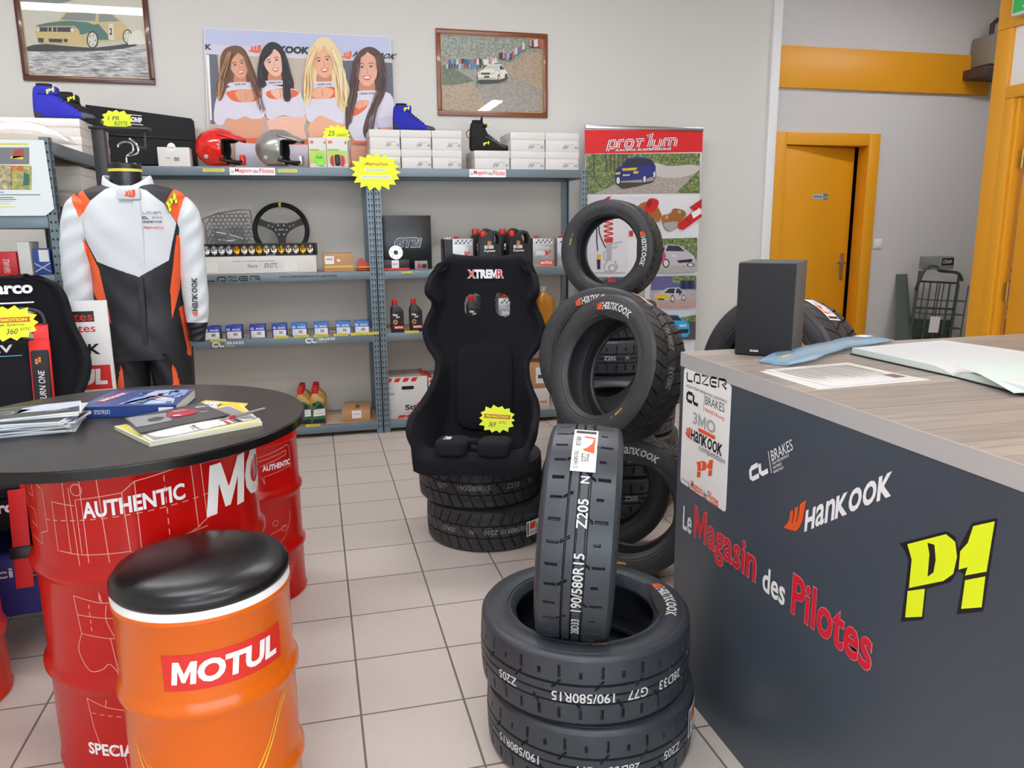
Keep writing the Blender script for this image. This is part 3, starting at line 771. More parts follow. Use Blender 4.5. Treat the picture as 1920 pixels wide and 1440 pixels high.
OX, OY = -.342, -3.469
OPH = math.degrees(math.atan2(CAM_LOC.y-OY, CAM_LOC.x-OX))
st = stool('orange drum stool with black round cushion in front of the table', OX, OY, DORG, OPH)
m = MB(); f = cyl_f(.185, OPH+6, .500); motul(m, lambda a, b: f(a-.115, b-.01), .262, .080, 30)
f = cyl_f(.185, OPH+6, .500, .0014); m.m(STK).text('MOTUL', lambda a, b: f(a-.115, b-.01), .016, .014, .230, .052, bold=.045, shear=.12, cut=36)
YSW = M('swirl_yellow', '#f2c21a', .3); YS2 = M('swirl_pale', '#e8d44a', .3)
f = cyl_f(.185, OPH-2, .30, .0010)
def swirl(pts, w, mat):
    c = spline(pts, 10, False); n = len(c); up = []; dn = []
    for i, p in enumerate(c):
        t = i/(n-1); ww = w*math.sin(PI*min(1, max(0, t)))**.7+.0006
        up.append((p[0], p[1]+ww/2)); dn.append((p[0], p[1]-ww/2))
    m.m(mat).add([f(*q) for q in up]+[f(*q) for q in dn], [(i, i+1, n+i+1, n+i) for i in range(n-1)])
swirl([(-.19, .06), (-.16, -.02), (-.11, -.075), (-.05, -.105), (.02, -.11), (.08, -.10)], .022, YSW)
swirl([(-.17, .03), (-.12, -.04), (-.05, -.08), (.03, -.085), (.08, -.06), (.12, .0), (.16, .075), (.20, .11)], .007, YS2)
swirl([(-.15, .01), (-.08, -.055), (.0, -.073), (.06, -.06), (.11, .0), (.15, .075), (.21, .14)], .006, YSW)
swirl([(-.10, -.23), (.0, -.24), (.08, -.22), (.15, -.17), (.22, -.10)], .012, YSW)
m.build('drum_print', st)
s2 = stool('red drum stool standing behind the table, AUTHENTIC printed on it', -.350, -2.150, DRED, 0, DRED)
P2 = math.degrees(math.atan2(CAM_LOC.y+2.15, CAM_LOC.x+.35))
m = MB(TXTW); f = cyl_f(.185, P2+28, .55); m.text('AUTHENTIC', f, -.045, -.01, .125, .022, bold=.03, cut=20)
m.m(DLINE).lines([dens([(-.06, .045), (.07, .07), (.08, .06), (.085, -.03)], 6), dens([(-.06, .03), (.06, .05), (.06, .035), (-.05, .012)], 6), dens([(-.05, -.03), (-.04, -.06), (-.042, -.03), (.08, -.015)], 6)], f, .0018)
f = cyl_f(.185, P2+25, .31); m.lines([spline([(-.07, -.05), (-.02, -.07), (.03, -.05), (.06, .0), (.07, .05)], 6, False), dens([(-.06, -.03), (.05, .0)], 6)]+[[(a+x, b+y) for a, b in ell(0, 0, .011, .011, 14)]+[(x+.011, y)] for x, y in ((.0, .02), (.035, -.01), (-.05, -.035))], f, .0018)
f = cyl_f(.185, P2+30, .11); m.lines([spline([(-.06, -.07), (0, -.05), (.04, .02), (.05, .07)], 6, False), [(a+.03, b+.02) for a, b in ell(0, 0, .01, .012, 14)]+[(.04, .02)], dens([(.02, -.05), (.07, .06)], 4)], f, .0018)
m.build('drum_print', s2)
s3 = stool('orange-red drum stool cut by the left edge of the photo', -1.252, -2.685, M('drum_redorange', '#c92c14', .25, spec=.35, coat=.12), 0)

# ------------------------------------------------------------------ printed matter on the table
PT = PZ(TZ)
def sheet(m, c, t, z0=0.0, wav=0.0):
    """thin sheet over four corners (counter-clockwise) with thickness t"""
    F = quad4(*c); n = 10
    vs = [F(i/n, j/n)+Vector((0, 0, z0+wav*math.sin(i/n*PI*1.3)*math.sin(j/n*PI))) for j in range(n+1) for i in range(n+1)]
    top = [q+Vector((0, 0, t)) for q in vs]; k = n+1; N = len(vs)
    fs = [(j*k+i, j*k+i+1, j*k+k+i+1, j*k+k+i) for j in range(n) for i in range(n)]
    m.add(vs+top, [tuple(x[::-1]) for x in fs]+[tuple(N+y for y in x) for x in fs], True)
    b = [i for i in range(k)]+[j*k+n for j in range(1, k)]+[n*k+i for i in range(n-1, -1, -1)]+[j*k for j in range(n-1, 0, -1)]
    L = len(b); m.add([vs[i] for i in b]+[top[i] for i in b], [(i, (i+1) % L, L+(i+1) % L, L+i) for i in range(L)])
    return lambda s_, t_: F(s_, t_)+Vector((0, 0, z0+t+.0006+wav*math.sin(s_*PI*1.3)*math.sin(t_*PI)))
PAPER = M('paper_white', '#d6d6d2', .5); PGREY = M('paper_edge', '#c9c9c2', .6)
# thick catalogue
CBLUE = M('cover_blue', '#27407e', .3); CBL2 = M('cover_light_blue', '#7fa3d4', .3); CBL3 = M('cover_sky', '#aebfdc', .3); ORG = M('print_orange', '#e8762a', .4)
cat = thing('catalogue', 'thick blue parts catalogue lying at the back of the round table', 'book', PT(250, 748))
z = .030; P = PZ(TZ+z)
c = [P(143, 764), P(330, 759), P(366, 728), P(212, 732)]; o = cat.location
cb = MB(PAPER); cc = [Vector((p.x, p.y, TZ))-o for p in c]
inner = [q+(sum(cc, Vector())/4-q)*.015 for q in cc]
sheet(cb, inner, z-.003, .0015); cb.build('pages', cat)
cv = MB(CBLUE); F = sheet(cv, cc, .0015, z-.0015); sheet(cv, cc, .0012, .0003)
cv.add([cc[0], cc[1], cc[1]+Vector((0, 0, z)), cc[0]+Vector((0, 0, z))], [(0, 1, 2, 3)])
d0 = (cc[0]-cc[3]).normalized()*.0008
G = quad4(cc[1]+d0, cc[0]+d0, cc[0]+d0+Vector((0, 0, z)), cc[1]+d0+Vector((0, 0, z)))
G = quad4(cc[0]+d0, cc[1]+d0, cc[1]+d0+Vector((0, 0, z)), cc[0]+d0+Vector((0, 0, z)))
cv.m(TXTW).text('CATALOGUE', lambda a, b: G(.38-a, 1-b), .05, .3, .16, .4); cv.text('2021', lambda a, b: G(.17-a, 1-b), .03, .3, .09, .4, bold=.03)
cv.d2([(.82, .15), (.97, .15), (.97, .8), (.82, .8)], G)
for q, mt in (([(.38, .1), (.6, .1), (.62, .55), (.46, .5)], CBL2), ([(.64, .06), (.95, .1), (.9, .4), (.7, .5)], CBL3), ([(.5, .6), (.78, .55), (.72, .92), (.55, .9)], CBL3), ([(.8, .5), (.97, .55), (.95, .9), (.78, .85)], CBL2), ([(.45, .1), (.68, .52), (.62, .58), (.42, .2)], TXTW), ([(.6, .45), (.75, .5), (.95, .35), (.7, .56), (.74, .8), (.64, .58), (.5, .62)], ORG)):
    cv.m(mt).d2(q, F)
random.seed(3)
for i in range(26):
    x, y = random.uniform(.4, .92), random.uniform(.1, .85); cv.m(random.choice([CBLUE, CBL2, CBL3, INK, TXTW])).d2([(x, y), (x+.06, y+.01), (x+.05, y+.07), (x-.01, y+.05)], lambda a, b: F(a, b)+Vector((0, 0, .0004)))
cv.m(RED).d2([(.08, .28), (.17, .28), (.27, .82), (.18, .82)], F); cv.m(TXTW).text('MOTUL', lambda a, b: F(.10+b*.07+a*.10, .32+a*.46)+Vector((0, 0, .0004)), 0, 0, 1, 1, bold=.03)
cv.m(TXTW).lines([[(.03, .15), (.09, .5)]], F, .006); cv.build('cover', cat)
# leaflets, a fanned pile at the left
LF = [M('leaflet_blue', '#6f86ad', .3), M('leaflet_pale', '#c6cedb', .3), M('leaflet_dark', '#3d434c', .3), PAPER]
random.seed(11); ctr = PT(62, 806)
names = ['lowest leaflet of the fanned pile at the left of the table', 'second leaflet up in the fanned pile on the table', 'third leaflet up in the fanned pile on the table', 'fourth leaflet up in the fanned pile on the table', 'fifth leaflet up in the fanned pile on the table', 'sixth leaflet up in the fanned pile on the table', 'seventh leaflet up in the fanned pile on the table', 'eighth leaflet up in the fanned pile on the table', 'ninth leaflet up in the fanned pile on the table', 'third leaflet from the top of the fanned pile on the table', 'second leaflet from the top of the fanned pile on the table', 'top leaflet of the fanned pile, with a grey-blue car picture']
for i, nm in enumerate(names):
    an = math.radians(8+random.uniform(-9, 9)-(i % 3)*3+(10 if i == 11 else 0)); hx, hy = .105, .074
    c_ = Vector((ctr.x+random.uniform(-.012, .012)+(.01 if i > 8 else 0), ctr.y+random.uniform(-.012, .012)+(.014 if i > 8 else 0), 0))
    R2 = lambda x, y: Vector((c_.x+x*math.cos(an)-y*math.sin(an), c_.y+x*math.sin(an)+y*math.cos(an), 0))
    t = MB(PAPER if i % 3 else LF[1]); zz = TZ+i*.0042
    F = sheet(t, [R2(-hx, -hy), R2(hx, -hy), R2(hx, hy), R2(-hx, hy)], .0032, zz, 0)
    t.m(LF[(i*7) % 3]).d2([(.02, .03), (.98, .03), (.98, .97), (.02, .97)], F)
    if i == 11:
        up = lambda a, b: F(a, b)+Vector((0, 0, .0004))
        t.m(LF[1]).d2([(.3, .4), (.75, .35), (.98, .5), (.98, .97), (.6, .97), (.35, .8)], up); t.m(LF[2]).d2([(.02, .3), (.3, .35), (.45, .6), (.3, .75), (.05, .65)], up)
        t.m(TXTW).text('DRIVE', lambda a, b: up(.62+a, .25+b)+Vector((0, 0, .0003)), 0, 0, .25, .07, shear=.2); t.m(PAPER).lines([ell(.17, .48, .1, .12)], lambda a, b: up(a, b)+Vector((0, 0, .0003)), .015)
    tag(t.build('leaflet'), nm, 'leaflet', 'leaflets fanned on the round table')
# magazines on the right
MG = [M('mag_dark', '#3c3a3b', .3), M('mag_grey', '#8d8f90', .3), M('mag_yellow', '#d9c43a', .4), M('mag_cream', '#c9cbb2', .5)]
c = [Vector((p.x, p.y, 0)) for p in (PT(281, 838), PT(492, 798), PT(452, 764), PT(215, 806))]
t = MB(MG[3]); F = sheet(t, c, .010, TZ); t.m(MG[2]).d2([(.02, .02), (.98, .02), (.98, .98), (.02, .98)], F)
tag(t.build('magazine'), 'thick yellow-covered magazine at the bottom of the pile on the table', 'magazine')
P = PZ(TZ+.018); c = [P(285, 824), P(488, 782), P(430, 757), P(238, 795)]
t = MB(PAPER); c = [Vector((p.x, p.y, 0)) for p in c]; F = sheet(t, c, .003, TZ+.0105, .004)
t.m(MG[1]).d2([(.02, .02), (.98, .02), (.98, .96), (.02, .96)], F); g = lambda a, b: F(a, b)+Vector((0, 0, .0004))
random.seed(5)
for i in range(16):
    x = random.uniform(.3, .92); t.m(random.choice([MG[0], TXTW, RED, TXTW])).d2([(x, .05), (x+.05, .05), (x+.06, .3), (x+.01, .28)], g)
tag(t.build('magazine'), 'grey brochure with racing photos under a dark car leaflet', 'magazine')
P = PZ(TZ+.025); c = [P(262, 808), P(432, 774), P(378, 752), P(232, 781)]; c = [Vector((p.x, p.y, 0)) for p in c]
t = MB(MG[0]); F = sheet(t, c, .002, TZ+.0185, .003); g = lambda a, b: F(a, b)+Vector((0, 0, .0005)); g2 = lambda a, b: F(a, b)+Vector((0, 0, .001))
t.m(MG[1]).d2([(.02, .3), (.4, .25), (.45, .75), (.02, .97)], g)
CR = M('car_red', '#b3202f', .35)
t.m(CR).d2(spline([(.40, .50), (.45, .68), (.55, .82), (.66, .84), (.74, .72), (.78, .55), (.70, .42), (.52, .38)], 5), g)
t.m(MG[1]).d2([(.50, .66), (.56, .78), (.66, .79), (.71, .68)], g2); t.m(TXTW).d2([(.46, .45), (.55, .42), (.55, .47), (.47, .5)], g2)
t.m(TXTW).text('TURBO', lambda a, b: g(.78+a, .42+b), 0, 0, .1, .06); t.text('MOTUL', lambda a, b: g(.84+a, .72+b), 0, 0, .12, .1, bold=.03)
tag(t.build('leaflet'), 'dark leaflet with a red car on top of the magazines', 'leaflet')
c = [Vector((p.x, p.y, 0)) for p in (PT(352, 766), PT(455, 768), PT(465, 757), PT(385, 751))]
t = MB(MG[2]); F = sheet(t, c, .0012, TZ+.0002, .0); t.m(TXTW).d2([(.05, .1), (.5, .1), (.4, .8), (.1, .8)], F); t.m(INK).text('RALLYE', lambda a, b: F(.12+a*.4, .3+b*.3)+Vector((0, 0, .0004)), 0, 0, 1, 1)
tag(t.build('flyer'), 'yellow and white flyer behind the magazines on the table', 'flyer')
p0, p1 = PZ(TZ+.022)(412, 788), PZ(TZ+.03)(497, 766)
pn = thing('pen', 'grey pen stuck across the magazine pile', 'pen', (p0+p1)/2); d_ = (p1-p0)/2
MB(M('pen_grey', '#8f8d8a', .3, .5)).tube([-d_, -d_*.6, d_*.95, d_], [.0022, .0040, .0040, .0025], 10).build('barrel', pn)
MB(CR).tube([-d_*.62, -d_*.35], .0046, 10).build('grip', pn)

# ------------------------------------------------------------------ racing seats
SEATF = M('seat_fabric', '#16161b', .92, spec=.25, bump=.35, bscale=900)
SEATP = M('seat_pad_fabric', '#1c1c22', .92, spec=.25, bump=.35, bscale=900)
SHELLM = M('seat_shell', '#0b0b0d', .35)
YBURST = M('burst_yellow', '#e3f21c', .5)
BRED = M('promo_red', '#c2451d', .5)
def crom(tab, n):
    o = []
    for i in range(len(tab)-1):
        p0, p1, p2, p3 = tab[max(i-1, 0)], tab[i], tab[i+1], tab[min(i+2, len(tab)-1)]
        for j in range(n):
            t = j/n; o.append([0.5*((2*b)+(-a+c)*t+(2*a-5*b+4*c-d)*t*t+(-a+3*b-3*c+d)*t**3) for a, b, c, d in zip(p0, p1, p2, p3)])
    o.append(list(tab[-1])); return o
# spine y, z, half width, side edge y, z, flat share
SEAT_TAB = [(-.285, .045, .215, -.287, .060, .70), (-.288, .105, .222, -.293, .150, .68), (-.24, .135, .226, -.268, .230, .66), (-.14, .115, .228, -.195, .272, .66), (-.02, .085, .226, -.115, .290, .66), (.07, .078, .222, -.045, .300, .66),
            (.142, .115, .212, .015, .325, .66), (.180, .20, .188, .052, .372, .66), (.205, .32, .170, .088, .432, .66), (.228, .44, .172, .122, .500, .66), (.246, .54, .218, .148, .565, .60), (.258, .615, .240, .166, .625, .58), (.266, .675, .228, .190, .680, .58), (.272, .725, .205, .192, .725, .58), (.276, .775, .200, .150, .762, .55), (.279, .830, .212, .112, .800, .54), (.279, .880, .212, .120, .835, .55), (.276, .915, .206, .145, .866, .55), (.271, .943, .198, .165, .890, .55), (.275, .963, .192, .187, .908, .55), (.294, .974, .188, .215, .917, .55), (.318, .966, .184, .245, .905, .55)]
def seat_surf(tab, rows_per=10, cols=128):
    st = crom(tab, rows_per); rows = []; nr = []
    for i, s in enumerate(st):
        a, b = st[max(i-1, 0)], st[min(i+1, len(st)-1)]
        ty, tz = b[0]-a[0], b[1]-a[1]; l = math.hypot(ty, tz) or 1
        n = Vector((0, -tz/l, ty/l)); nr.append(n)
        r = []; E = Vector((0, s[3]-s[0], s[4]-s[1]))
        for j in range(cols+1):
            u = -1+2*j/cols; au = abs(u); fl = s[5]; w = s[2]+.010
            if au < fl: x = w*.80*(au/fl); o = n*(.012*(au/fl)**2)
            else:
                t = (au-fl)/(1-fl); x = w*(.80+.20*math.sin(t*PI/2)); o = n*.012*(1-t)+E*(1-math.cos(t*PI/2))
            if au > .84: x += .014*((au-.84)/.16)**2
            r.append(Vector((math.copysign(x, u), s[0], s[1]))+o)
        rows.append(r)
    return rows, nr, st
def seat_body(parent, tab, mat, holes, name='seat_shell', shellmat=None):
    rows, nr, st = seat_surf(tab); k = len(rows[0]); m = MB(mat)
    vs = [q for r in rows for q in r]; fs = []
    for i in range(len(rows)-1):
        for j in range(k-1):
            c = (rows[i][j]+rows[i+1][j+1])/2; ok = True
            if c.z > .35:
                for (hx, hz, rx, rz, sl) in holes:
                    dx = (c.x-hx)/rx; dz = (c.z-hz-sl*(c.x-hx))/rz
                    if abs(dx)**3+abs(dz)**3 < 1: ok = False
            if ok: fs.append((i*k+j, i*k+j+1, (i+1)*k+j+1, (i+1)*k+j))
    m.add(vs, fs, True); o = m.build(name, parent, sharp=0)
    if shellmat: o.data.materials.append(shellmat)
    s = o.modifiers.new('thickness', 'SOLIDIFY'); s.thickness = .028; s.offset = -1
    if shellmat: s.material_offset = 1; s.material_offset_rim = 0
    pass
    return rows, nr, st
def pad(m, x0, x1, y0, y1, z0, z1, r=.02, tilt=0):
    """soft pillow"""
    cx, cy, cz = (x0+x1)/2, (y0+y1)/2, (z0+z1)/2; hx, hy, hz = (x1-x0)/2, (y1-y0)/2, (z1-z0)/2; vs = []; n = 16; k = 28
    for i in range(n+1):
        a = -PI/2+PI*i/n
        for j in range(k):
            b = 2*PI*j/k; e = .45
            f = lambda v: math.copysign(abs(v)**e, v)
            x, y, z = f(math.cos(a))*f(math.cos(b))*hx, f(math.cos(a))*f(math.sin(b))*hy, f(math.sin(a))*hz
            z2 = z+tilt*y; vs.append((cx+x, cy+y, cz+z2))
    m.add(vs, [(i*k+j, i*k+(j+1) % k, (i+1)*k+(j+1) % k, (i+1)*k+j) for i in range(n) for j in range(k)], True)
def promo(parent_none, label, mtx, w, h, price, seed=2, head='PROMOTION', k=14):
    t = thing('promotion_sign', label, 'sign', mtx=mtx)
    f = plane((0, 0, 0), (1, 0, 0), (0, 0, 1)); m = MB(YBURST).prism(burst_outline(k, w/2, h/2, .80, seed), f, (0, .0012, 0)); m.build('card', t)
    g = off(f, (0, -1, 0), .001); g2 = off(f, (0, -1, 0), .0016); m = MB()
    if head:
        m.m(BRED).d2([(-.36*w, .02*h), (.36*w, .02*h), (.34*w, .09*h), (.36*w, .16*h), (-.36*w, .16*h), (-.34*w, .09*h)], g)
        m.m(YBURST).text(head, g2, -.30*w, .05*h, .60*w, .08*h, bold=.03)
    m.m(INK)
    for (s, x, y, ww, hh) in price: m.text(s, g2, x*w, y*h, ww*w, hh*h, shear=.25)
    m.build('lettering', t); return t
# ---- the big seat on the tyre stack
yaw = math.radians(-17)
sx_, sy_ = .655, -1.775
MSEAT = Matrix.Translation((.608, -1.945, .345)) @ Matrix.Rotation(math.radians(-19), 4, 'Z') @ Matrix.Rotation(math.radians(-5.5), 4, 'X')
BS = thing('racing_bucket_seat', 'black fabric bucket racing seat standing on two stacked tyres', 'racing seat', mtx=MSEAT)
rows, nr, st_ = seat_body(BS, SEAT_TAB, SEATF, [(-.062, .745, .040, .054, .12), (.078, .745, .038, .054, -.3)], shellmat=None)
m = MB(SHELLM); m.rbox(-.10, .10, -.02, .18, .04, .10, .02); m.build('seat_base', BS)
m = MB(SEATP); pad(m, -.155, -.015, -.30, -.12, .118, .19, tilt=.0); m.build('leg_cushion', BS)
m = MB(SEATP); pad(m, .025, .165, -.30, -.12, .118, .19, tilt=.0); m.build('leg_cushion', BS)
m = MB(SEATP); pad(m, -.15, .15, -.13, .13, .085, .135); m.build('seat_cushion', BS)
m = MB(SEATP); m.tube(spline([(-.045, -.19, .15), (0, -.20, .175), (.045, -.19, .15)], 6, False), .014, 10); m.build('strap_loop', BS)
m = MB(SEATF); bm_ = len(m.v); pad(m, -.135, .135, -.016, .016, 0, .40); m.v = [(x, .166+(z)*.195+y-.01, z+.165) for x, y, z in m.v]
m.m(M('seat_seam', '#0a0a0c', .9))
g = lambda x, z: Vector((x, .166+(z-.165)*.195-.01-.0172+.004*abs(x/.135)**4, z))
m.lines([dens([(-.11, .36), (-.04, .33), (.04, .33), (.11, .36)], 5), dens([(-.11, .28), (-.03, .31), (.03, .31), (.11, .28)], 5), dens([(-.12, .44), (-.06, .37), (0, .35), (.06, .37), (.12, .44)], 4)], g, .004)
m.build('back_cushion', BS)
# head lettering follows the head rest
def seat_f(z0):
    zs = [s[1] for s in st_]; i = max(k for k in range(len(zs)) if zs[k] <= z0 and k > 70)
    def f(a, b):
        zz = z0+b; i = max(k for k in range(len(zs)-1) if k > 70 and zs[k] <= zz); t = (zz-zs[i])/(zs[i+1]-zs[i])
        y = st_[i][0]*(1-t)+st_[i+1][0]*t; return Vector((a, y-.0125-.012*min(1, (abs(a)/.13))**2-.003, zz))
    return f
f = seat_f(.868); m = MB(TXTW)
m.text('XTREMR', f, -.086, 0, .175, .042, bold=.06, cut=20); g = off(f, (0, -1, 0), .0015)
m.m(RED).text('X', g, -.084, .003, .036, .036, bold=.02, cut=4); m.text('R', g, .053, .003, .034, .036, bold=.02, cut=4)
m.build('lettering', BS)
m = MB(TXTW); m.text('PR', lambda a, b: Vector((-.112+a*.95, -.20+b*.6, .1915)) if False else Vector((-.12+b, -.26+a, .1910)), 0, 0, .075, .032, bold=.05); m.build('lettering', BS)
m = MB(CHR); m.cyl((.232, -.05, .17), (.246, -.05, .17), .010, 12); m.cyl((.232, .10, .17), (.246, .10, .17), .010, 12); m.build('side_bolt', BS)
mt = MSEAT
promo(None, 'yellow starburst promotion sign reading 369 on the seat of the big racing seat', mt @ Matrix.Translation((.085, -.045, .245)) @ Matrix.Rotation(math.radians(-14), 4, 'X') @ Matrix.Rotation(math.radians(3), 4, 'Y'), .165, .125, (('369', -.22, -.28, .2, .18), ('ETTC', .06, -.16, .2, .09)), 4)

# ---- the harness seat at the left
SRED = M('harness_red', '#e01b1b', .6); SBLK = M('harness_pad_black', '#191a1e', .7)
LSX, LSY = -1.215, -2.12
yl = math.radians(8)
LS = thing('sport_seat', 'black sport seat with red harness behind the round table', 'racing seat', mtx=Matrix.Translation((LSX, LSY, .365)) @ Matrix.Rotation(yl, 4, 'Z') @ Matrix.Rotation(math.radians(-12), 4, 'X'))
TAB2 = [(y, z, w, y+(ey-y)*.8, z+(ez-z)*.8, f) for y, z, w, ey, ez, f in SEAT_TAB[:9]]+[(.228, .44, .225, .13, .48, .62), (.246, .54, .252, .15, .56, .58), (.258, .62, .248, .18, .625, .58), (.266, .68, .228, .205, .68, .6), (.272, .74, .206, .22, .74, .6), (.276, .80, .195, .225, .80, .6), (.279, .86, .182, .225, .86, .6), (.279, .905, .160, .235, .905, .6), (.276, .935, .12, .25, .935, .6), (.270, .948, .08, .26, .948, .6)]
_r, _n, st_ = seat_body(LS, TAB2, SEATF, [(-.085, .755, .048, .060, .2), (.085, .755, .048, .060, -.2)])
for sx in (-1, 1):
    m = MB(M('hole_trim', '#3c3f44', .5)); m.tube([(sx*.085+.052*c_, .252, .755+.062*s_-.2*sx*.052*c_) for c_, s_ in [(math.copysign(abs(math.cos(t))**.6, math.cos(t)), math.copysign(abs(math.sin(t))**.6, math.sin(t))) for t in [2*PI*i/28 for i in range(28)]]], .007, 8, closed=True); m.build('harness_slot_trim', LS)
m = MB(SEATP); pad(m, -.16, .16, -.30, .12, .10, .16); m.build('seat_cushion', LS)
for q0, q1 in ((-.175, -.10), (.10, .175)):
    m = MB(SRED); pad(m, q0, q1, -.31, -.05, .11, .175); m.build('thigh_pad', LS)
m = MB(SEATP); pad(m, -.14, .14, .165, .235, .18, .69); m.build('back_cushion', LS)
f = seat_f(.868); m = MB(TXTW); m.text('sparco', f, -.095, 0, .20, .05, bold=.04, cut=16); m.lines([dens([(-.095, -.022), (.105, -.022)], 8)], f, .006); m.build('lettering', LS)
f = plane((-.035, .160, .640), (1, 0, 0), (0, .0, 1)); m = MB(TXTW); m.text('REV', f, -.04, 0, .11, .03, bold=.03); m.m(M('rev_cyan', '#5fb6d6', .4)).lines([[(-.10, .012), (-.06, -.014), (.10, -.014)]], f, .003); m.build('lettering', LS)
for sx in (-1, 1):
    x = sx*.118+.012
    m = MB(SRED); w0 = .026
    path = [(x*.9, .30, .76), (x*.95, .235, .745), (x, .190, .69), (x*1.02, .160, .58), (x*1.05, .148, .40), (x*1.06, .13, .28), (x*1.0, .06, .19), (x*.9, -.05, .175)]
    path = spline(path, 4, False); vs = []
    for i, p in enumerate(path):
        vs += [(p[0]-w0, p[1], p[2]), (p[0]+w0, p[1], p[2]), (p[0]+w0, p[1]+.004, p[2]+.002), (p[0]-w0, p[1]+.004, p[2]+.002)]
    n = len(path); m.add(vs, [(i*4+a, i*4+(a+1) % 4, (i+1)*4+(a+1) % 4, (i+1)*4+a) for i in range(n-1) for a in range(4)])
    hb = m.build('harness_strap', LS)
    m = MB(SRED); m.rbox(x-.037, x+.037, .128, .150, .41, .68, .008); m.m(SBLK).rbox(x-.031, x+.031, .118, .146, .42, .64, .008)
    m.m(TXTW).text('TURN ONE', lambda a, b, x=x: Vector((x+.012-b, .1170, .435+a)), 0, 0, .125, .022, shear=.2); m.m(ORG)
    for q in range(4): m.d2([(x-.016+.011*(q % 2), .585+.011*(q//2)+.006*(q % 2)), (x-.007+.011*(q % 2), .585+.011*(q//2)+.006*(q % 2)), (x-.007+.011*(q % 2), .594+.011*(q//2)+.006*(q % 2)), (x-.016+.011*(q % 2), .594+.011*(q//2)+.006*(q % 2))], lambda a, b: Vector((a, .1168, b)))
    m.build('shoulder_pad', hb)
    # lap / crotch straps hanging over the front edge
    m = MB(SRED); xx = sx*.075+.03
    m.rbox(xx-.026, xx+.026, -.342, -.336, -.19, .14, .002)
    hp = m.build('hanging_strap', LS)
    m = MB(BLK); m.rbox(xx-.034, xx+.034, -.350, -.343, -.09, -.05, .003); m.build('buckle', hp)
m = MB(SEATF); m.rbox(-.24, .24, -.30, .16, .0, .10, .02); m.build('seat_base', LS)
m = MB(TXTW); m.text('sparco', plane((-.03, -.3345, .055), (1, 0, 0), (0, 0, 1)), 0, 0, .15, .038, bold=.04); m.build('lettering', LS)
std = thing('seat_stand', 'blue display box on the floor carrying the harness seat', 'stand', (LSX, LSY, 0), yl)
BLU = M('stand_blue', '#2a2f7d', .5)
MB(BLU).rbox(-.25, .25, -.29, .20, .115, .330, .01).m(TXTW).text('racing', plane((-.06, -.2912, .25), (1, 0, 0), (0, 0, 1)), 0, 0, .2, .045, bold=.02).build('box', std)
lg = None
for x in (-.22, .18):
    for y in (-.25, .15): MB(BLK).rbox(x, x+.04, y, y+.04, 0, .117, .004).build('foot', std)
mt = Matrix.Translation((LSX, LSY, .365)) @ Matrix.Rotation(yl, 4, 'Z') @ Matrix.Rotation(math.radians(-12), 4, 'X')
promo(None, 'yellow starburst promotion sign reading 360 on the harness seat', mt @ Matrix.Translation((.045, .085, .745)) @ Matrix.Rotation(math.radians(-8), 4, 'X'), .20, .145, (('Siege Sparco', -.30, -.10, .55, .10), ('360', -.06, -.30, .2, .15), ('ETTC', .18, -.22, .18, .08)), 9)

# ---- white sponsor board leaning behind that seat
bd = thing('sponsor_board', 'white board with sponsor names leaning behind the harness seat', 'sign', (-1.00, -1.60, 0))
P = PY(-1.612); o = Vector(bd.location); Q = lambda x, y: P(x, y)-o
tl, tr, br_ = Q(60, 560), Q(199, 563), Q(219, 745)
m = MB(STK); zt, x0, x1 = tr.z, tl.x, tr.x
k = m.box(x0, x1, -.012, .0, .0, zt); 
m.build('panel', bd)
f = plane((0, -.0130, 0), (1, 0, 0), (0, 0, 1)); m = MB(INK); a = Q(119, 583).x; b = Q(175, 583)
m.d2([(x1-.42, b.z-.045), (b.x, b.z-.045), (b.x, b.z), (x1-.42, b.z)], f); g = off(f, (0, -1, 0), .0008)
m.m(RED).text('Pilotes', g, b.x-.17, b.z-.04, .165, .036, bold=.01); m.text('Magasin des Pilotes', f, b.x-.44, b.z-.10, .44, .045, bold=.01)
m.m(INK).text('HANKOOK', f, b.x-.33, Q(190, 655).z-.02, .355, .045, bold=.04, shear=.1)
q = Q(206, 705); m.m(RED).d2([(q.x-.34, q.z-.055), (q.x+.006, q.z-.055), (q.x+.006, q.z+.05), (q.x-.34, q.z+.05)], f); m.m(STK).text('MOTUL', g, q.x-.33, q.z-.035, .32, .07, bold=.05, shear=.1)
m.build('lettering', bd)

# ------------------------------------------------------------------ race suit on a hanging torso form
SW_ = M('suit_white', '#cfd5d8', .55, bump=.9, bscale=16); SB_ = M('suit_black', '#1d1d22', .55, bump=.9, bscale=16); SO_ = M('suit_orange', '#f2602a', .55, bump=.9, bscale=16); SG_ = M('suit_grey', '#b9bfc2', .5)
SUY = -1.42
PS = PY(SUY); so = PS(262, 735); so = Vector((so.x, SUY, 0))
SU = thing('racing_suit', 'white, black and orange race suit on the hanging torso form', 'race suit', so)
def sp(x, y): q = PS(x, y)-so; return (q.x, q.z)
def cr5(*p): return [sp(x/4.235, 220+y/4.235) for x, y in p]
def cr8(*p): return [sp(x/3.6, 500+y/3.6) for x, y in p]
def inside(p, poly):
    x, y = p; c = False; n = len(poly)
    for i in range(n):
        (x0, y0), (x1, y1) = poly[i], poly[i-1]
        if (y0 > y) != (y1 > y) and x < (x1-x0)*(y-y0)/(y1-y0)+x0: c = not c
    return c
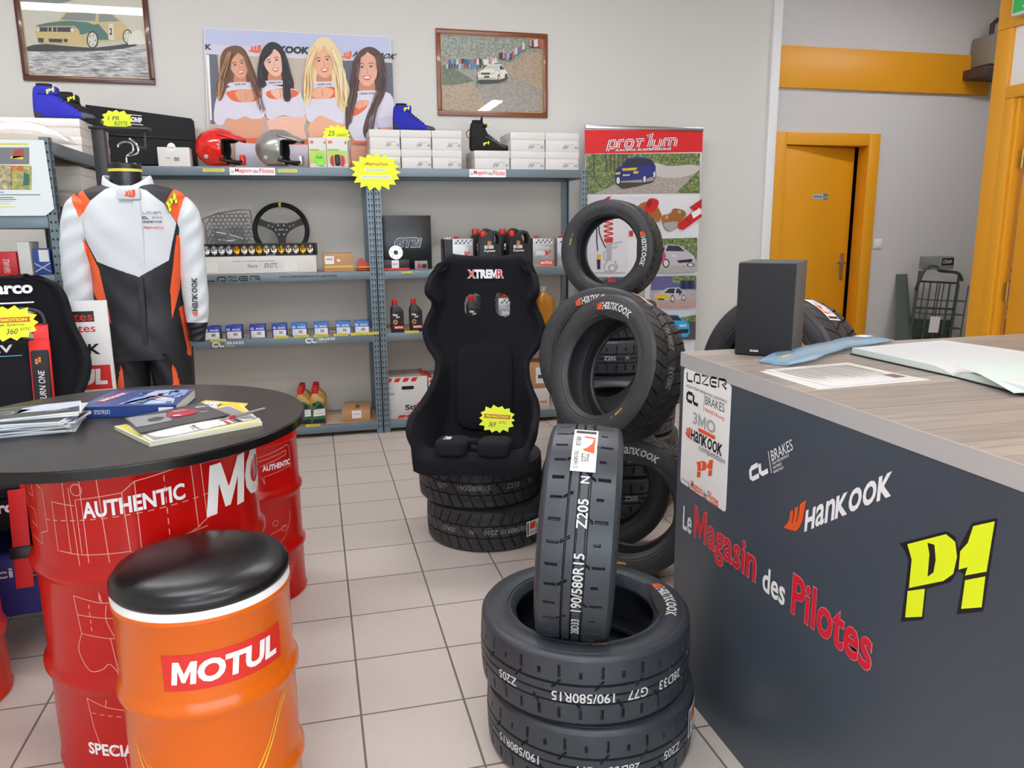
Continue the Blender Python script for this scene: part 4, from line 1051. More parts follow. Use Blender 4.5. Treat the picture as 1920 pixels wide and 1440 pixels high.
PAINT = [(SW_, cr5((870, 575), (750, 672), (666, 800), (690, 930), (760, 1050), (815, 1140), (1150, 1255), (1370, 1130), (1420, 840), (1330, 690), (1190, 585), (1030, 540))),
         (SO_, cr5((560, 590), (640, 540), (757, 672), (665, 800), (610, 690))), (SO_, cr5((1395, 562), (1480, 620), (1420, 835), (1335, 695))),
         (SO_, [sp(*q) for q in ((162, 448), (169, 455), (196, 503), (208, 550), (220, 602), (181, 545), (174, 500))]),
         (SO_, [sp(*q) for q in ((336, 440), (342, 446), (342, 503), (340, 540), (329, 594), (325, 542), (330, 500))]),
         (SO_, [sp(*q) for q in ((339, 575), (347, 570), (360, 633), (361, 665), (356, 660))]),
         (SO_, [sp(*q) for q in ((238, 674), (246, 735), (227, 735))]), (SO_, [sp(*q) for q in ((330, 673), (338, 686), (348, 735), (333, 735))])]
PAINT = [(a, p, (min(q[0] for q in p), max(q[0] for q in p), min(q[1] for q in p), max(q[1] for q in p))) for a, p in PAINT]
def suit_part(name, rings, base, paint=True, cuff=None):
    """rings of points (front at -y); face colours follow the sewn panels"""
    n = len(rings[0]); k = len(rings); vs = [q for r in rings for q in r]
    m = MB(base)
    for mm in (SB_, SW_, SO_): m.m(mm)
    fs = []; fm = []
    for i in range(k-1):
        for j in range(n):
            f = (i*n+j, i*n+(j+1) % n, (i+1)*n+(j+1) % n, (i+1)*n+j); c = sum((Vector(vs[q]) for q in f), Vector())/4
            mm = base
            if paint:
                for pm, poly, bb in PAINT:
                    if c.y < .02 and bb[0] < c.x < bb[1] and bb[2] < c.z < bb[3] and inside((c.x, c.z), poly): mm = pm
            if cuff and i >= cuff: mm = SB_
            fs.append(f); fm.append(m.ms.index(mm))
    m.add(vs, fs, True, fm); return m.build(name, SU, sharp=0)
def ringx(cx, z, hx, hy, n=120, e=.8, cy=0, wob=0):
    o = []
    for j in range(n):
        a = 2*PI*j/n; c, s = math.cos(a), math.sin(a)
        o.append((cx+math.copysign(abs(c)**e, c)*hx, cy+math.copysign(abs(s)**e, s)*hy+wob*math.sin(z*31+a*3)*math.cos(a*5+z*9), z))
    return o
def interp(tab, n): return crom(tab, n)
tors = [(345, 197, 286, .055), (352, 172, 318, .07), (362, 150, 342, .085), (378, 147, 347, .10), (410, 152, 347, .115), (440, 157, 347, .125), (500, 172, 345, .125), (560, 178, 343, .12), (610, 184, 350, .125), (650, 187, 358, .13), (668, 188, 362, .13)]
rings = []
for y, a, b, d in interp(tors, 40):
    p, q = sp(a, y), sp(b, y); rings.append(ringx((p[0]+q[0])/2, (p[1]+q[1])/2, (q[0]-p[0])/2, d, 400, .85, wob=.004))
suit_part('torso', rings, SB_)
for tab in ([(655, 187, 281, .12), (690, 189, 281, .115), (740, 196, 284, .105), (860, 210, 288, .10), (960, 222, 290, .095)], [(655, 276, 362, .12), (690, 284, 364, .115), (740, 290, 366, .105), (860, 296, 366, .10), (960, 300, 364, .095)]):
    rings = []
    for y, a, b, d in interp(tab, 30):
        p, q = sp(a, y), sp(b, y); rings.append(ringx((p[0]+q[0])/2, (p[1]+q[1])/2, (q[0]-p[0])/2, d, 170, .9, wob=.006))
    suit_part('trouser_leg', rings, SB_)
def sleeve(tab, cuff):
    rings = []
    for x, y, r, dy in interp(tab, 40):
        c = sp(x, y); rings.append((Vector((c[0], dy, c[1])), r))
    out = []; n = 140
    for i, (c, r) in enumerate(rings):
        a, b = rings[max(i-1, 0)][0], rings[min(i+1, len(rings)-1)][0]; t = (b-a).normalized(); u = Vector((0, 1, 0)); v = t.cross(u).normalized()
        out.append([c+v*(r*math.cos(2*PI*j/n))+u*(r*1.0*math.sin(2*PI*j/n)+.004*math.sin(i*.22+j*.13)) for j in range(n)])
    return suit_part('sleeve', out, SW_, True, cuff)
sleeve([(164, 375, .052, 0), (150, 400, .066, 0), (146, 450, .068, -.005), (148, 510, .064, -.01), (155, 560, .062, -.02), (160, 610, .058, -.03), (165, 650, .052, -.035), (167, 672, .040, -.035)], 252)
sleeve([(330, 380, .052, 0), (346, 405, .064, 0), (354, 450, .062, -.005), (362, 510, .058, -.01), (369, 565, .054, -.02), (371, 602, .046, -.025), (371, 618, .038, -.025), (371, 638, .034, -.025)], 200)
# collar, flap, zip
m = MB(SW_); c0 = sp(241, 352); rr = []
for t, (hx, hy, dz) in enumerate([(.115, .085, -.04), (.105, .080, .0), (.098, .076, .035), (.093, .072, .04), (.088, .068, .035), (.085, .066, -.03)]):
    r = []
    for j in range(64):
        a = 2*PI*j/64; dip = -.050*max(0, -math.sin(a))**2 if t in (1, 2, 3, 4) else -.06*max(0, -math.sin(a))**2
        r.append((c0[0]+hx*math.cos(a), hy*math.sin(a)-.005, c0[1]+dz+dip+.012))
    rr.append(r)
m.loft(rr, True, False); m.build('collar', SU)
q = sp(252, 366); m = MB(SW_).rbox(q[0]-.046, q[0]+.046, -.128, -.085, q[1]-.024, q[1]+.024, .008); m.m(FLM)
f = plane((q[0]-.02, -.1292, q[1]-.016), (.05, 0, 0), (0, 0, .034)); 
for pl in FLAME: m.d2(pl, f)
m.build('collar_flap', SU)
m = MB(SW_); L = [sp(262, 378), sp(268, 430), sp(272, 480), sp(274, 516)]; pts = spline([(p[0]+.005, -.112-.012*math.sin(PI*i/3), p[1]) for i, p in enumerate(L)], 6, False)
vs = []
for p in pts: vs += [(p[0]-.012, p[1]+.004, p[2]), (p[0]-.010, p[1]-.006, p[2]), (p[0]+.016, p[1]-.006, p[2]), (p[0]+.02, p[1]+.004, p[2])]
n = len(pts); m.add(vs, [(i*4+a, i*4+a+1, (i+1)*4+a+1, (i+1)*4+a) for i in range(n-1) for a in range(3)], False); m.build('zip_flap', SU)
m = MB(SB_); L = [sp(274, 518), sp(277, 560), sp(280, 600), sp(283, 640)]; vs = []
for p in spline([(p[0], -.128, p[1]) for p in L], 5, False): vs += [(p[0]-.014, p[1]+.008, p[2]), (p[0]-.011, p[1]-.003, p[2]), (p[0]+.012, p[1]-.003, p[2]), (p[0]+.015, p[1]+.008, p[2])]
n = len(vs)//4; m.add(vs, [(i*4+a, i*4+a+1, (i+1)*4+a+1, (i+1)*4+a) for i in range(n-1) for a in range(3)], False); m.build('zip_flap', SU)
# chest and sleeve prints, laid just over the cloth
def chest(a, b): 
    return lambda s, t: Vector((a[0]+s, -.1275+.10*max(0, s+a[0]-.02)**1.3, a[1]+t))
m = MB(INK); q = sp(279, 402.5); f = chest(q, 0); logo_lazer(m, f, .072, .010, .0022)
q = sp(278, 411.5); f = chest(q, 0); m.m(INK); logo_cl(m, f, .012, .004); m.m(GINK).text('BRAKES', f, .038, .002, .042, .008)
q = sp(277, 418.5); f = chest(q, 0); logo_hankook(m, f, .085, .010, INK, FLM)
q = sp(278, 430); f = chest(q, 0); logo_magasin(m, f, .086, .014, M('print_orange2', '#e8552a', .5), GINK)
m.build('chest_print', SU)
m = MB(YBURST); q0, q1 = sp(322, 398), sp(345, 380)
f0 = plane((q0[0]+.002, -.118, q0[1]-.01), (.048, .04, .022), (-.018, .008, .075)); logo_p1(m, f0, M('p1_yellow', '#d7e822', .5), INK, (0, -.001, 0)); m.build('shoulder_print', SU)
m = MB(INK); q0, q1 = sp(371, 591), sp(371, 516); a = Vector((q0[0]+.012, -.083, q0[1])); b = Vector((q1[0]+.006, -.074, q1[1])); u = (b-a); l = u.length; u /= l; v = Vector((-u.z, 0, u.x))*1.0
logo_hankook(m, plane(a, u, v), l, .026, INK, FLM); m.build('sleeve_print', SU)
# torso form with neck cap, hook
fm_ = thing('torso_form', 'black torso form with a capped neck inside the race suit', 'mannequin', so)
m = MB(M('form_black', '#15161a', .28)); c0 = sp(236, 330)
m.loft([ringx(c0[0], c0[1]+dz, hx, hy, 40, 1, -.004) for dz, hx, hy in ((-.10, .085, .062), (-.05, .070, .058), (-.015, .064, .056), (.025, .067, .058), (.045, .068, .060), (.052, .064, .056))]); m.build('neck', fm_)
m = MB(YLB).loft([ringx(c0[0], c0[1]+dz, .0685, .0605, 40, 1, -.004) for dz in (.016, .028)], caps=False); m.build('tape', fm_)
m = MB(CHR); h0 = Vector((c0[0]+.01, -.004, c0[1]+.05))
m.tube(spline([h0+Vector(q) for q in ((0, 0, 0), (0, 0, .02), (.004, 0, .035), (.03, 0, .055), (.028, 0, .085), (0, 0, .092), (-.025, 0, .082), (-.028, 0, .07))], 6, False), .004, 8); m.build('hook', fm_)
m = MB(CHR).tube(spline([h0+Vector(q) for q in ((.0, -.0, .03), (.03, -.01, .035), (.055, -.02, .05), (.05, -.02, .08), (.03, -.01, .10), (.02, 0, .105))], 6, False), .0045, 8); m.build('hook', fm_)
# black garment rack behind it
rk = thing('garment_rack', 'black steel garment rack post behind the race suit', 'rack', (so.x-.12, SUY+.16, 0))
P = PY(SUY+.16); a, b = P(191, 300), P(191, 238); o = Vector(rk.location)
px = a.x-o.x
m = MB(M('rack_black', '#1a1a1b', .4)); m.rbox(px-.026, px+.026, -.026, .026, 0, b.z-.012, .004); m.build('upright', rk)
m = MB(M('rack_black')); q = P(232, 236).x-o.x; m.rbox(px-.035, px+.215, -.03, .03, b.z-.012, b.z, .003); m.build('top_plate', rk)
m = MB(M('rack_black')); m.tube([(px+.19, 0, b.z-.01), (px+.19, -.02, b.z-.09), (px+.185, -.155, b.z-.10)], .006, 8); m.build('arm', rk)
m = MB(M('rack_black')); m.rbox(px-.10, px+.25, -.03, .03, 0, .03, .004).rbox(px-.03, px+.03, -.20, .16, 0, .03, .004); m.build('foot', rk)
mt = Matrix.Translation(P(216, 223)+Vector((0, .035, 0)))
promo(None, 'small yellow starburst price sign on top of the garment rack', mt, .135, .09, (('1 PR', -.28, -.02, .35, .2), ('BOTTE', -.1, -.25, .42, .18)), 5, head=None, k=12)

# ------------------------------------------------------------------ the counter
CNX, CNY, CNZ = .974, -3.152, 1.054
CDARK = M('counter_slate', '#424a54', .30)
ALU = M('aluminium_edge', '#c6c5c3', .38, .35)
WOODT = None
def plank_mat():
    m = bpy.data.materials.new('counter_planks'); m.use_nodes = True
    nt = m.node_tree; b = nt.nodes['Principled BSDF']; b.inputs['Roughness'].default_value = .45
    tc = nt.nodes.new('ShaderNodeTexCoord'); br = nt.nodes.new('ShaderNodeTexBrick')
    br.offset = .37; br.inputs['Scale'].default_value = 1; br.inputs['Brick Width'].default_value = .95; br.inputs['Row Height'].default_value = .085
    br.inputs['Mortar Size'].default_value = .0012; br.inputs['Color1'].default_value = (*lin('#a59a8e'), 1); br.inputs['Color2'].default_value = (*lin('#8f857b'), 1); br.inputs['Mortar'].default_value = (*lin('#5f574f'), 1)
    mp = nt.nodes.new('ShaderNodeMapping'); mp.inputs['Scale'].default_value = (2.2, 38, 1)
    n = nt.nodes.new('ShaderNodeTexNoise'); n.inputs['Scale'].default_value = 2.2; n.inputs['Detail'].default_value = 8; n.inputs['Roughness'].default_value = .7
    r = nt.nodes.new('ShaderNodeMapRange'); r.inputs['From Min'].default_value = .3; r.inputs['From Max'].default_value = .7; r.inputs['To Min'].default_value = .70; r.inputs['To Max'].default_value = 1.22
    mx = nt.nodes.new('ShaderNodeMix'); mx.data_type = 'RGBA'; mx.blend_type = 'MULTIPLY'; mx.inputs['Factor'].default_value = 1
    nt.links.new(tc.outputs['Object'], br.inputs['Vector']); nt.links.new(tc.outputs['Object'], mp.inputs['Vector']); nt.links.new(mp.outputs['Vector'], n.inputs['Vector'])
    nt.links.new(n.outputs['Fac'], r.inputs['Value']); nt.links.new(br.outputs['Color'], mx.inputs['A']); nt.links.new(r.outputs['Result'], mx.inputs['B']); nt.links.new(mx.outputs['Result'], b.inputs['Base Color'])
    return m
WOODT = plank_mat()
ct = thing('shop_counter', 'dark slate shop counter with grey plank top and sponsor lettering', 'counter', (CNX, CNY, 0))
CL_, CW = 2.1, 1.25
MB(CDARK).box(.0, .018, -CL_, 0, .0, 1.013).build('front_panel', ct)
MB(CDARK).box(.018, CW, -.018, 0, .0, 1.013).build('end_panel', ct)
MB(CDARK).box(CW-.018, CW, -CL_, -.018, .0, 1.013).box(.018, CW-.018, -CL_, -CL_+.018, 0, 1.013).build('back_panel', ct)
MB(WOODT).box(.001, CW, -CL_, -.001, 1.013, CNZ).build('worktop', ct)
MB(ALU).box(-.0015, .001, -CL_, .0015, 1.013, CNZ+.0005).box(.0, CW, -.001, .0015, 1.013, CNZ+.0005).build('edge_band', ct)
NTH = (-1, 0, 0)
def cf(y, z, ang=0, e=.0010):      # frame on the counter front; a runs towards the camera
    c, s = math.cos(math.radians(ang)), math.sin(math.radians(ang)); o = Vector((CNX-e, y, z))-Vector((CNX, CNY, 0))
    return plane(o, (0, -c, s), (0, s, c))
m = MB(); f = plane(Vector((-.001, -.045, .518)), (0, -1, .02), (0, 0, 1))
RED2 = M('counter_red', '#d01f33', .35); HALO = M('counter_pink', '#e58a92', .4)
m.m(TXTW).text('Le', f, .004, .004, .056, .074, bold=.02); m.text('des', f, .436, .003, .095, .066, bold=.02)
m.m(HALO).text('Magasin', f, .074, -.024, .333, .128, bold=.032); m.text('Pilotes', f, .556, -.001, .272, .103, bold=.032)
g = off(f, NTH, .0006); m.m(RED2).text('Magasin', g, .076, -.022, .329, .124, bold=.0155); m.text('Pilotes', g, .558, .001, .268, .099, bold=.02)
m.build('shop_name', ct)
m = MB(); h_ang = 33.5
f = cf(-3.702, .716, h_ang); m.m(FLM)
ff = plane(Vector((-.001, -3.701+3.152, .700)), (0, -.070, .042), (0, -.012, .075))
for pl in FLAME: m.d2(pl, ff)
o = Vector((-.001, -3.783+3.152, .741)); u = Vector((0, -.264, .180)); v = Vector((0, .012, .042))
m.m(TXTW).text('HANKOOK', plane(o, u, v), 0, 0, 1, 1, bold=.05, shear=.05); m.build('sponsor_lettering', ct)
m = MB(TXTW); o = Vector((-.001, -3.56+3.152, .786)); u = Vector((0, -.84, .54)); v = Vector((0, .54*.6, .84)); f = plane(o, u, v); logo_cl(m, f, .042, .013)
m.text('BRAKES', f, .108, .024, .095, .028); m.lines([[(.098, -.004), (.098, .055)]], f, .0025)
for i, s in enumerate(('HIGH PERFORMANCE', 'SINTERED', 'BRAKE PADS')): m.text(s, f, .108, .014-i*.011, (.075, .04, .045)[i], .007)
m.build('sponsor_lettering', ct)
m = MB(); logo_p1(m, plane(Vector((-.001, -4.067+3.152, .683)), (0, -.201, 0), (0, 0, .273)), YBURST, INK, (-.0008, 0, 0)); m.build('emblem', ct)
# white sponsor sticker on the counter front
m = MB(STK); y0, y1, z0, z1 = .022, .292, .662, 1.012
f = plane(Vector((-.0008, 0, 0)), (0, -1, 0), (0, 0, 1)); r = .012
def rrect(x0, x1, y0, y1, r, n=5):
    o = []
    for cx, cy, a in ((x1-r, y0+r, -PI/2), (x1-r, y1-r, 0), (x0+r, y1-r, PI/2), (x0+r, y0+r, PI)):
        o += [(cx+r*math.cos(a+PI/2*i/n), cy+r*math.sin(a+PI/2*i/n)) for i in range(n+1)]
    return o
m.d2(rrect(y0, y1, z0, z1, r), f); g0 = off(f, NTH, .0007)
P = PXp(CNX-.0015); 
def sk(x, y): q = P(1260+x*.3472, 460+y*.3472); return (CNY-q.y, q.z)
def line_at(x0, y0, x1, y1):
    a, b = sk(x0, y0), sk(x1, y1); return a, b
(a, b) = line_at(80, 735, 298, 785); m.m(INK); ff = plane(g0(*a), (0, -1, (b[1]-a[1])/(b[0]-a[0])), (0, 0, 1)); logo_lazer(m, ff, b[0]-a[0], .030, .006)
m.m(GINK); (a, b) = line_at(78, 752, 298, 822); m.text('HIGH PERFORMANCE LIGHTING', g0, a[0], a[1]-.006, b[0]-a[0], .008)
(a, b) = line_at(80, 845, 165, 866); m.m(INK); ff = plane(g0(*a), (0, -1, 0), (0, 0, 1)); logo_cl(m, ff, .034, .010)
(a, b) = line_at(178, 858, 283, 880); m.m(GINK).text('BRAKES', g0, a[0], a[1], b[0]-a[0], .024); m.lines([[(a[0]-.006, a[1]-.022), (a[0]-.006, a[1]+.03)]], g0, .0015)
(a, b) = line_at(178, 885, 283, 912); m.m(M('print_orange2')).text('MARIN Racing', g0, a[0], a[1]-.010, b[0]-a[0], .014)
(a, b) = line_at(112, 955, 235, 978); m.m(M('print_silver', '#a9adb1', .4)).text('3MO', g0, a[0], a[1]-.004, b[0]-a[0], .036, bold=.03)
m.m(M('print_orange2')).d2([(a[0]+.035, a[1]-.018), (b[0], a[1]-.018), (b[0], a[1]-.007), (a[0]+.035, a[1]-.007)], g0)
(a, b) = line_at(70, 1010, 280, 1095); m.m(INK); logo_hankook(m, plane(g0(a[0], a[1]-.012), (0, -1, 0), (0, 0, 1)), b[0]-a[0], .036, INK, M('print_orange2'), bold=.04)
m.m(GINK); (a, b) = line_at(145, 1085, 288, 1145); m.text('competition', g0, a[0], a[1]-.016, b[0]-a[0], .022, shear=.25)
(a, b) = line_at(120, 1215, 220, 1242); logo_p1(m, plane(g0(a[0], a[1]-.020), (0, -(b[0]-a[0]), 0), (0, 0, .085)), M('print_orange2'), None)
(a, b) = line_at(88, 1268, 252, 1360); logo_magasin(m, plane(g0(a[0], a[1]-.026), (0, -1, 0), (0, 0, 1)), b[0]-a[0], .034, M('print_orange2'), GINK)
m.m(GINK); m.text('MOTORSPORT', g0, .03, .672, .05, .006); m.build('sponsor_sticker', ct)

# loudspeaker
PT = PZ(CNZ)
A, B, C_ = PT(1376, 665), PT(1483, 672), PT(1508, 652)
u = (B-A); wd = u.length; u.normalize(); v = Vector((-u.y, u.x, 0))
sp_ = thing('loudspeaker', 'black loudspeaker on the corner of the counter top', 'loudspeaker', mtx=Matrix(((u.x, v.x, 0, A.x), (u.y, v.y, 0, A.y), (0, 0, 1, CNZ), (0, 0, 0, 1))))
SPB = M('speaker_body', '#4d4c4e', .55); SPG = M('speaker_cloth', '#1c1c1f', .85, bump=.4, bscale=700)
HT = .262
MB(SPB).rbox(0, wd, .012, max(.07, (C_-B).length), .0, HT, .003).build('cabinet', sp_)
MB(SPG).rbox(.001, wd-.001, 0, .013, .002, HT-.002, .004).build('grille_cloth', sp_)
MB(TXTW).text('GRUNDIG', plane((wd*.28, -.0008, .012), (1, 0, 0), (0, 0, 1)), 0, 0, wd*.15, .006, bold=.03).build('badge', sp_)
# bag with a rod in it
BAG = M('bag_blue', '#a9d3ef', .22, alpha=.5); ROD = M('rod_tan', '#b7a07a', .5)
p0, p1 = PT(1462, 682), PT(1638, 640)
d = (p1-p0); L = d.length; d.normalize(); e = Vector((-d.y, d.x, 0))
bg = thing('plastic_bag', 'blue plastic bag with a tan rod inside on the counter top', 'bag', mtx=Matrix(((d.x, e.x, 0, p0.x), (d.y, e.y, 0, p0.y), (0, 0, 1, CNZ), (0, 0, 0, 1))))
rows = []; random.seed(4)
for i in range(25):
    t = i/24; x = -.03+t*(L+.05); hh = .011*math.sin(PI*min(1, max(0, t*.96+.02)))**.5+.002; w_ = .048+.010*math.sin(t*9)-.004*math.cos(t*21)
    rows.append([(x+random.uniform(-.003, .003), w_*math.cos(2*PI*j/20), hh+.001+hh*math.sin(2*PI*j/20)*(1 if j < 10 else .95)+random.uniform(0, .0015)) for j in range(20)])
m = MB(BAG).loft(rows); m.build('film', bg)
m = MB(ROD).tube([(.0, 0, .012), (.06, 0, .012), (.09, 0, .012), (L*.5, .002, .012), (L*.85, 0, .011)], [.009, .009, .006, .007, .005], 12); m.build('rod', bg)
m = MB(M('bag_label', '#dfeaf2', .4)); m.add([(L*.80, -.02, .0262), (L*.92, -.02, .0242), (L*.92, .018, .0242), (L*.80, .018, .0262)], [(0, 1, 2, 3)]); m.build('paper_label', bg)
# loose papers
for i, (lab, c) in enumerate((('printed price list lying under another sheet on the counter', [(1424, 697), (1534, 731), (1746, 713), (1590, 684)]), ('printed price list on top, lying before the open notebook', [(1432, 695), (1560, 727), (1722, 711), (1590, 681)]))):
    t = MB(PAPER); F = sheet(t, [PT(*q) for q in c], .0006, CNZ+.0004+i*.0012, 0) if False else sheet(t, [PT(*q)*1.0-Vector((0, 0, CNZ)) for q in c], .0006, CNZ+.0004+i*.0012, 0)
    if i:
        random.seed(8)
        for k in range(30):
            y = .06+k*.029; t.m([GINK, M('print_pale', '#b9b6c4', .5), M('print_green', '#a9c6a4', .5)][k % 3] if k % 7 else RED)
            t.d2([(.10, y), (random.uniform(.5, .85), y), (random.uniform(.5, .85), y+.010), (.10, y+.010)], F)
        t.m(GINK).text('PROMOTION', F, .08, .1, .05, .8) if False else None
        t.m(M('print_brown', '#7a5a52', .5)).d2([(.72, .82), (.9, .82), (.9, .95), (.72, .95)], F)
    tag(t.build('price_list'), lab, 'paper')
# open notebook
nb = thing('notebook', 'open ruled notebook with dark cover on the counter top', 'notebook', PT(1800, 690))
o = nb.location; n0 = [PT(1596, 664), PT(1786, 712), PT(2010, 700), PT(1740, 655)]
n0 = [PT(1597, 665), PT(1788, 708), PT(2035, 690), PT(1768, 650)]
n1 = [PT(1788, 708), PT(1960, 752), PT(2240, 735), PT(2035, 690)]
NBG = M('notebook_page', '#d9dddb', .5); NBE = M('page_edge_green', '#cbd8d0', .6)
for nm, q, s in (('left_pages', n0, 1), ('right_pages', n1, -1)):
    c = [Vector((p.x, p.y, CNZ))-o for p in q]; F0 = quad4(*c)
    m = MB(NBG); k = 12; vs = []
    for j in range(k+1):
        for i in range(k+1):
            a = i/k if s > 0 else 1-i/k           # 1 at the spine
            vs.append(F0(i/k, j/k)+Vector((0, 0, .004+.016*(1-(max(0, a-.78)/.22)**2))))
    kk = k+1; m.add(vs, [(j*kk+i, j*kk+i+1, (j+1)*kk+i+1, (j+1)*kk+i) for j in range(k) for i in range(k)], True)
    m.m(NBE)
    for idx in ([i for i in range(kk)], [j*kk+(0 if s > 0 else k) for j in range(kk)], [k*kk+i for i in range(kk)]):
        n = len(idx); m.add([vs[i] for i in idx]+[Vector((vs[i].x, vs[i].y, CNZ-o.z+.004)) for i in idx], [(i, i+1, n+i+1, n+i) for i in range(n-1)])
    m.m(M('rule_blue', '#b8c6cf', .6))
    for r in range(2, 22):
        y = r/23; m.lines([dens([(.05, y), (.95, y)], 14)], (lambda F0, s: lambda a, b: F0(a, b)+Vector((0, 0, .0046+.016*(1-(max(0, (a if s > 0 else 1-a)-.78)/.22)**2))))(F0, s), .003)
    m.build(nm, nb)
    cc = MB(BLK); cen = sum(c, Vector())/4; sheet(cc, [p+(p-cen)*.02-Vector((0, 0, c[0].z)) for p in c], .003, c[0].z+.0003); cc.build('cover', nb)
m = MB(NBE); a, b = [Vector((p.x, p.y, CNZ))-o for p in (PT(1790, 707), PT(2030, 691))]; c = Vector((PT(1900, 745).x, PT(1900, 745).y, CNZ))-o
vs = []
for t in range(11):
    s = t/10; q0 = a*(1-s)+c*s; q1 = q0+(b-a); z = .020*(1-s)**2+.010*math.sin(s*PI); vs += [q0+Vector((0, 0, .009+z)), q1+Vector((0, 0, .009+z))]
m.add(vs, [(2*i, 2*i+2, 2*i+3, 2*i+1) for i in range(10)], True); m.build('lifted_leaf', nb)

# ------------------------------------------------------------------ folded trolleys in the hall
GRNM = M('trolley_green', '#4d5a4c', .45, .3)
def trolley(lab, x, y, lean):
    t = thing('folding_trolley', lab, 'trolley', (x, y, 0)); R_ = Matrix.Rotation(lean, 4, 'Y')
    m = MB(GRNM).x(R_); 
    for dx in (0, .42): m.tube([(dx, 0, .08), (dx, 0, 1.02)], .012)
    for z in (.2, .45, .7, .93): m.tube([(0, 0, z), (.42, 0, z)], .009)
    for dx in (.07, .14, .21, .28, .35): m.tube([(dx, .006, .2), (dx, .006, .93)], .005, 6)
    m.build('frame', t)
    m = MB(GRNM).x(R_); m.tube(spline([(-.02, -.01, .86), (-.05, -.06, .92), (-.06, -.10, 1.0), (-.03, -.12, 1.06), (.06, -.12, 1.06), (.12, -.10, 1.03), (.30, -.10, 1.02), (.40, -.06, .96)], 6, False), .014); m.build('handle', t)
    m = MB(GRNM).x(R_)
    for z in (.30, .42, .54, .66, .78): m.tube([(.0, -.02, z), (.0, -.14, z), (.40, -.14, z), (.40, -.02, z)], .006, 6)
    for dx in (.0, .1, .2, .3, .40): m.tube([(dx, -.14, .28), (dx, -.14, .92)], .006, 6)
    m.build('basket', t)
    m = MB(M('trolley_board', '#46504a', .5)).x(R_); m.rbox(-.02, .44, .02, .04, .02, .60, .004); m.m(STK).box(.05, .15, -.15, -.146, .50, .64); m.build('bed', t)
    for dx in (.02, .40):
        m = MB(BLK).x(R_); m.cyl((dx-.015, -.02, .075), (dx+.015, -.02, .075), .06, 20); m.build('wheel', t)
    return t
trolley('green folding trolley leaning against the hall wall nearest the door', 4.98, .50, math.radians(4))
trolley('green folding trolley behind, half hidden by the yellow post', 5.47, .30, math.radians(2))
bx = thing('grey_case', 'grey case with a dark label on top of the trolleys', 'case', (5.16, .44, 1.032))
MB(M('case_grey', '#7e8482', .5)).rbox(-.12, .12, -.07, .07, .0, .11, .01).m(INK).box(-.01, .11, -.0712, -.07, .035, .095).m(TXTW).text('CEVAM', plane((.0, -.0716, .05), (1, 0, 0), (0, 0, 1)), 0, 0, .09, .03).build('case_body', bx)

m = MB(M('ramp_green', '#59635c', .5)); m.add([(4.80, .36, .02), (5.0, .36, .02), (5.06, .655, .98), (4.96, .655, .98), (4.80, .38, .02), (5.0, .38, .02), (5.06, .675, .98), (4.96, .675, .98)], [(0, 1, 2, 3), (4, 7, 6, 5), (0, 4, 5, 1), (1, 5, 6, 2), (2, 6, 7, 3), (3, 7, 4, 0)])
tag(m.build('loading_ramp'), 'narrow grey-green board leaning on the hall wall left of the trolleys', 'board')

# ------------------------------------------------------------------ goods on the shelves
CARD = M('cardboard', '#b98e62', .75, noise=.06, nscale=20); CWH = M('card_white', '#d3d1cc', .55); CSH = M('card_white_side', '#dcd9d2', .6)
def dims(px0, px1, pt, pb, Yf):
    P = PY(Yf); a, b = P(px0, pb), P(px1, pb); t = P((px0+px1)/2, pt); return a.x, b.x, t.z-0
def carton(name, label, cat, x0, x1, y0, dep, z0, z1, mat, parts=None, group=None, b=.002):
    t = thing(name, label, cat, ((x0+x1)/2, y0, z0), 0, group); w = (x1-x0)/2
    MB(mat).rbox(-w, w, 0, dep, 0.0005, z1-z0, b).build('box', t)
    if parts: parts(t, w, z1-z0)
    return t
Z1, Z2, Z3, Z4 = LEVELS
def front(w, h, y=-.0010): return plane((-w, y, 0), (2*w, 0, 0), (0, 0, h))
# ---- shoe boxes
def shoebox(label, x0, x1, z0, num, y0=.19, dep=.31, h=.125):
    t = thing('shoe_box', label, 'box', ((x0+x1)/2, y0, z0), 0, 'white shoe boxes on the top shelf'); w = (x1-x0)/2-.0015
    m = MB(CWH).rbox(-w+.003, w-.003, .003, dep-.003, 0.0005, h-.045, .0015)
    f = plane((-w, .0022, 0), (2*w, 0, 0), (0, 0, h)); m.m(GINK).text('PP', f, .52, .10, .17, .20, shear=.3); m.lines([[(.56, .36), (.86, .37)]], f, .015); m.text(num, f, .87, .14, .09, .16); m.build('tray', t)
    MB(CWH).rbox(-w, w, 0, dep, h-.048, h-.0005, .0015).build('lid', t); return t
xa = [.342, .548, .757, .964]; nm = ('left', 'middle', 'right')
for i in range(3):
    for k in range(2):
        shoebox(('upper' if k else 'lower')+' white shoe box, '+nm[i]+' of three columns beside the earmuffs', xa[i], xa[i+1], Z1+k*.125, ('43', '44', '45')[i])
xb = [1.048, 1.304, 1.556, 1.806]
shoebox('single white shoe box under the black boot', xb[0], xb[1]-.002, Z1, '41')
for i in (1, 2):
    for k in range(2): shoebox(('upper' if k else 'lower')+' white shoe box, '+('just right of the black boot' if i == 1 else 'at the right end of the top shelf'), xb[i], xb[i+1], Z1+k*.125, ('42', '44')[i-1] if k else ('43', '45')[i-1])
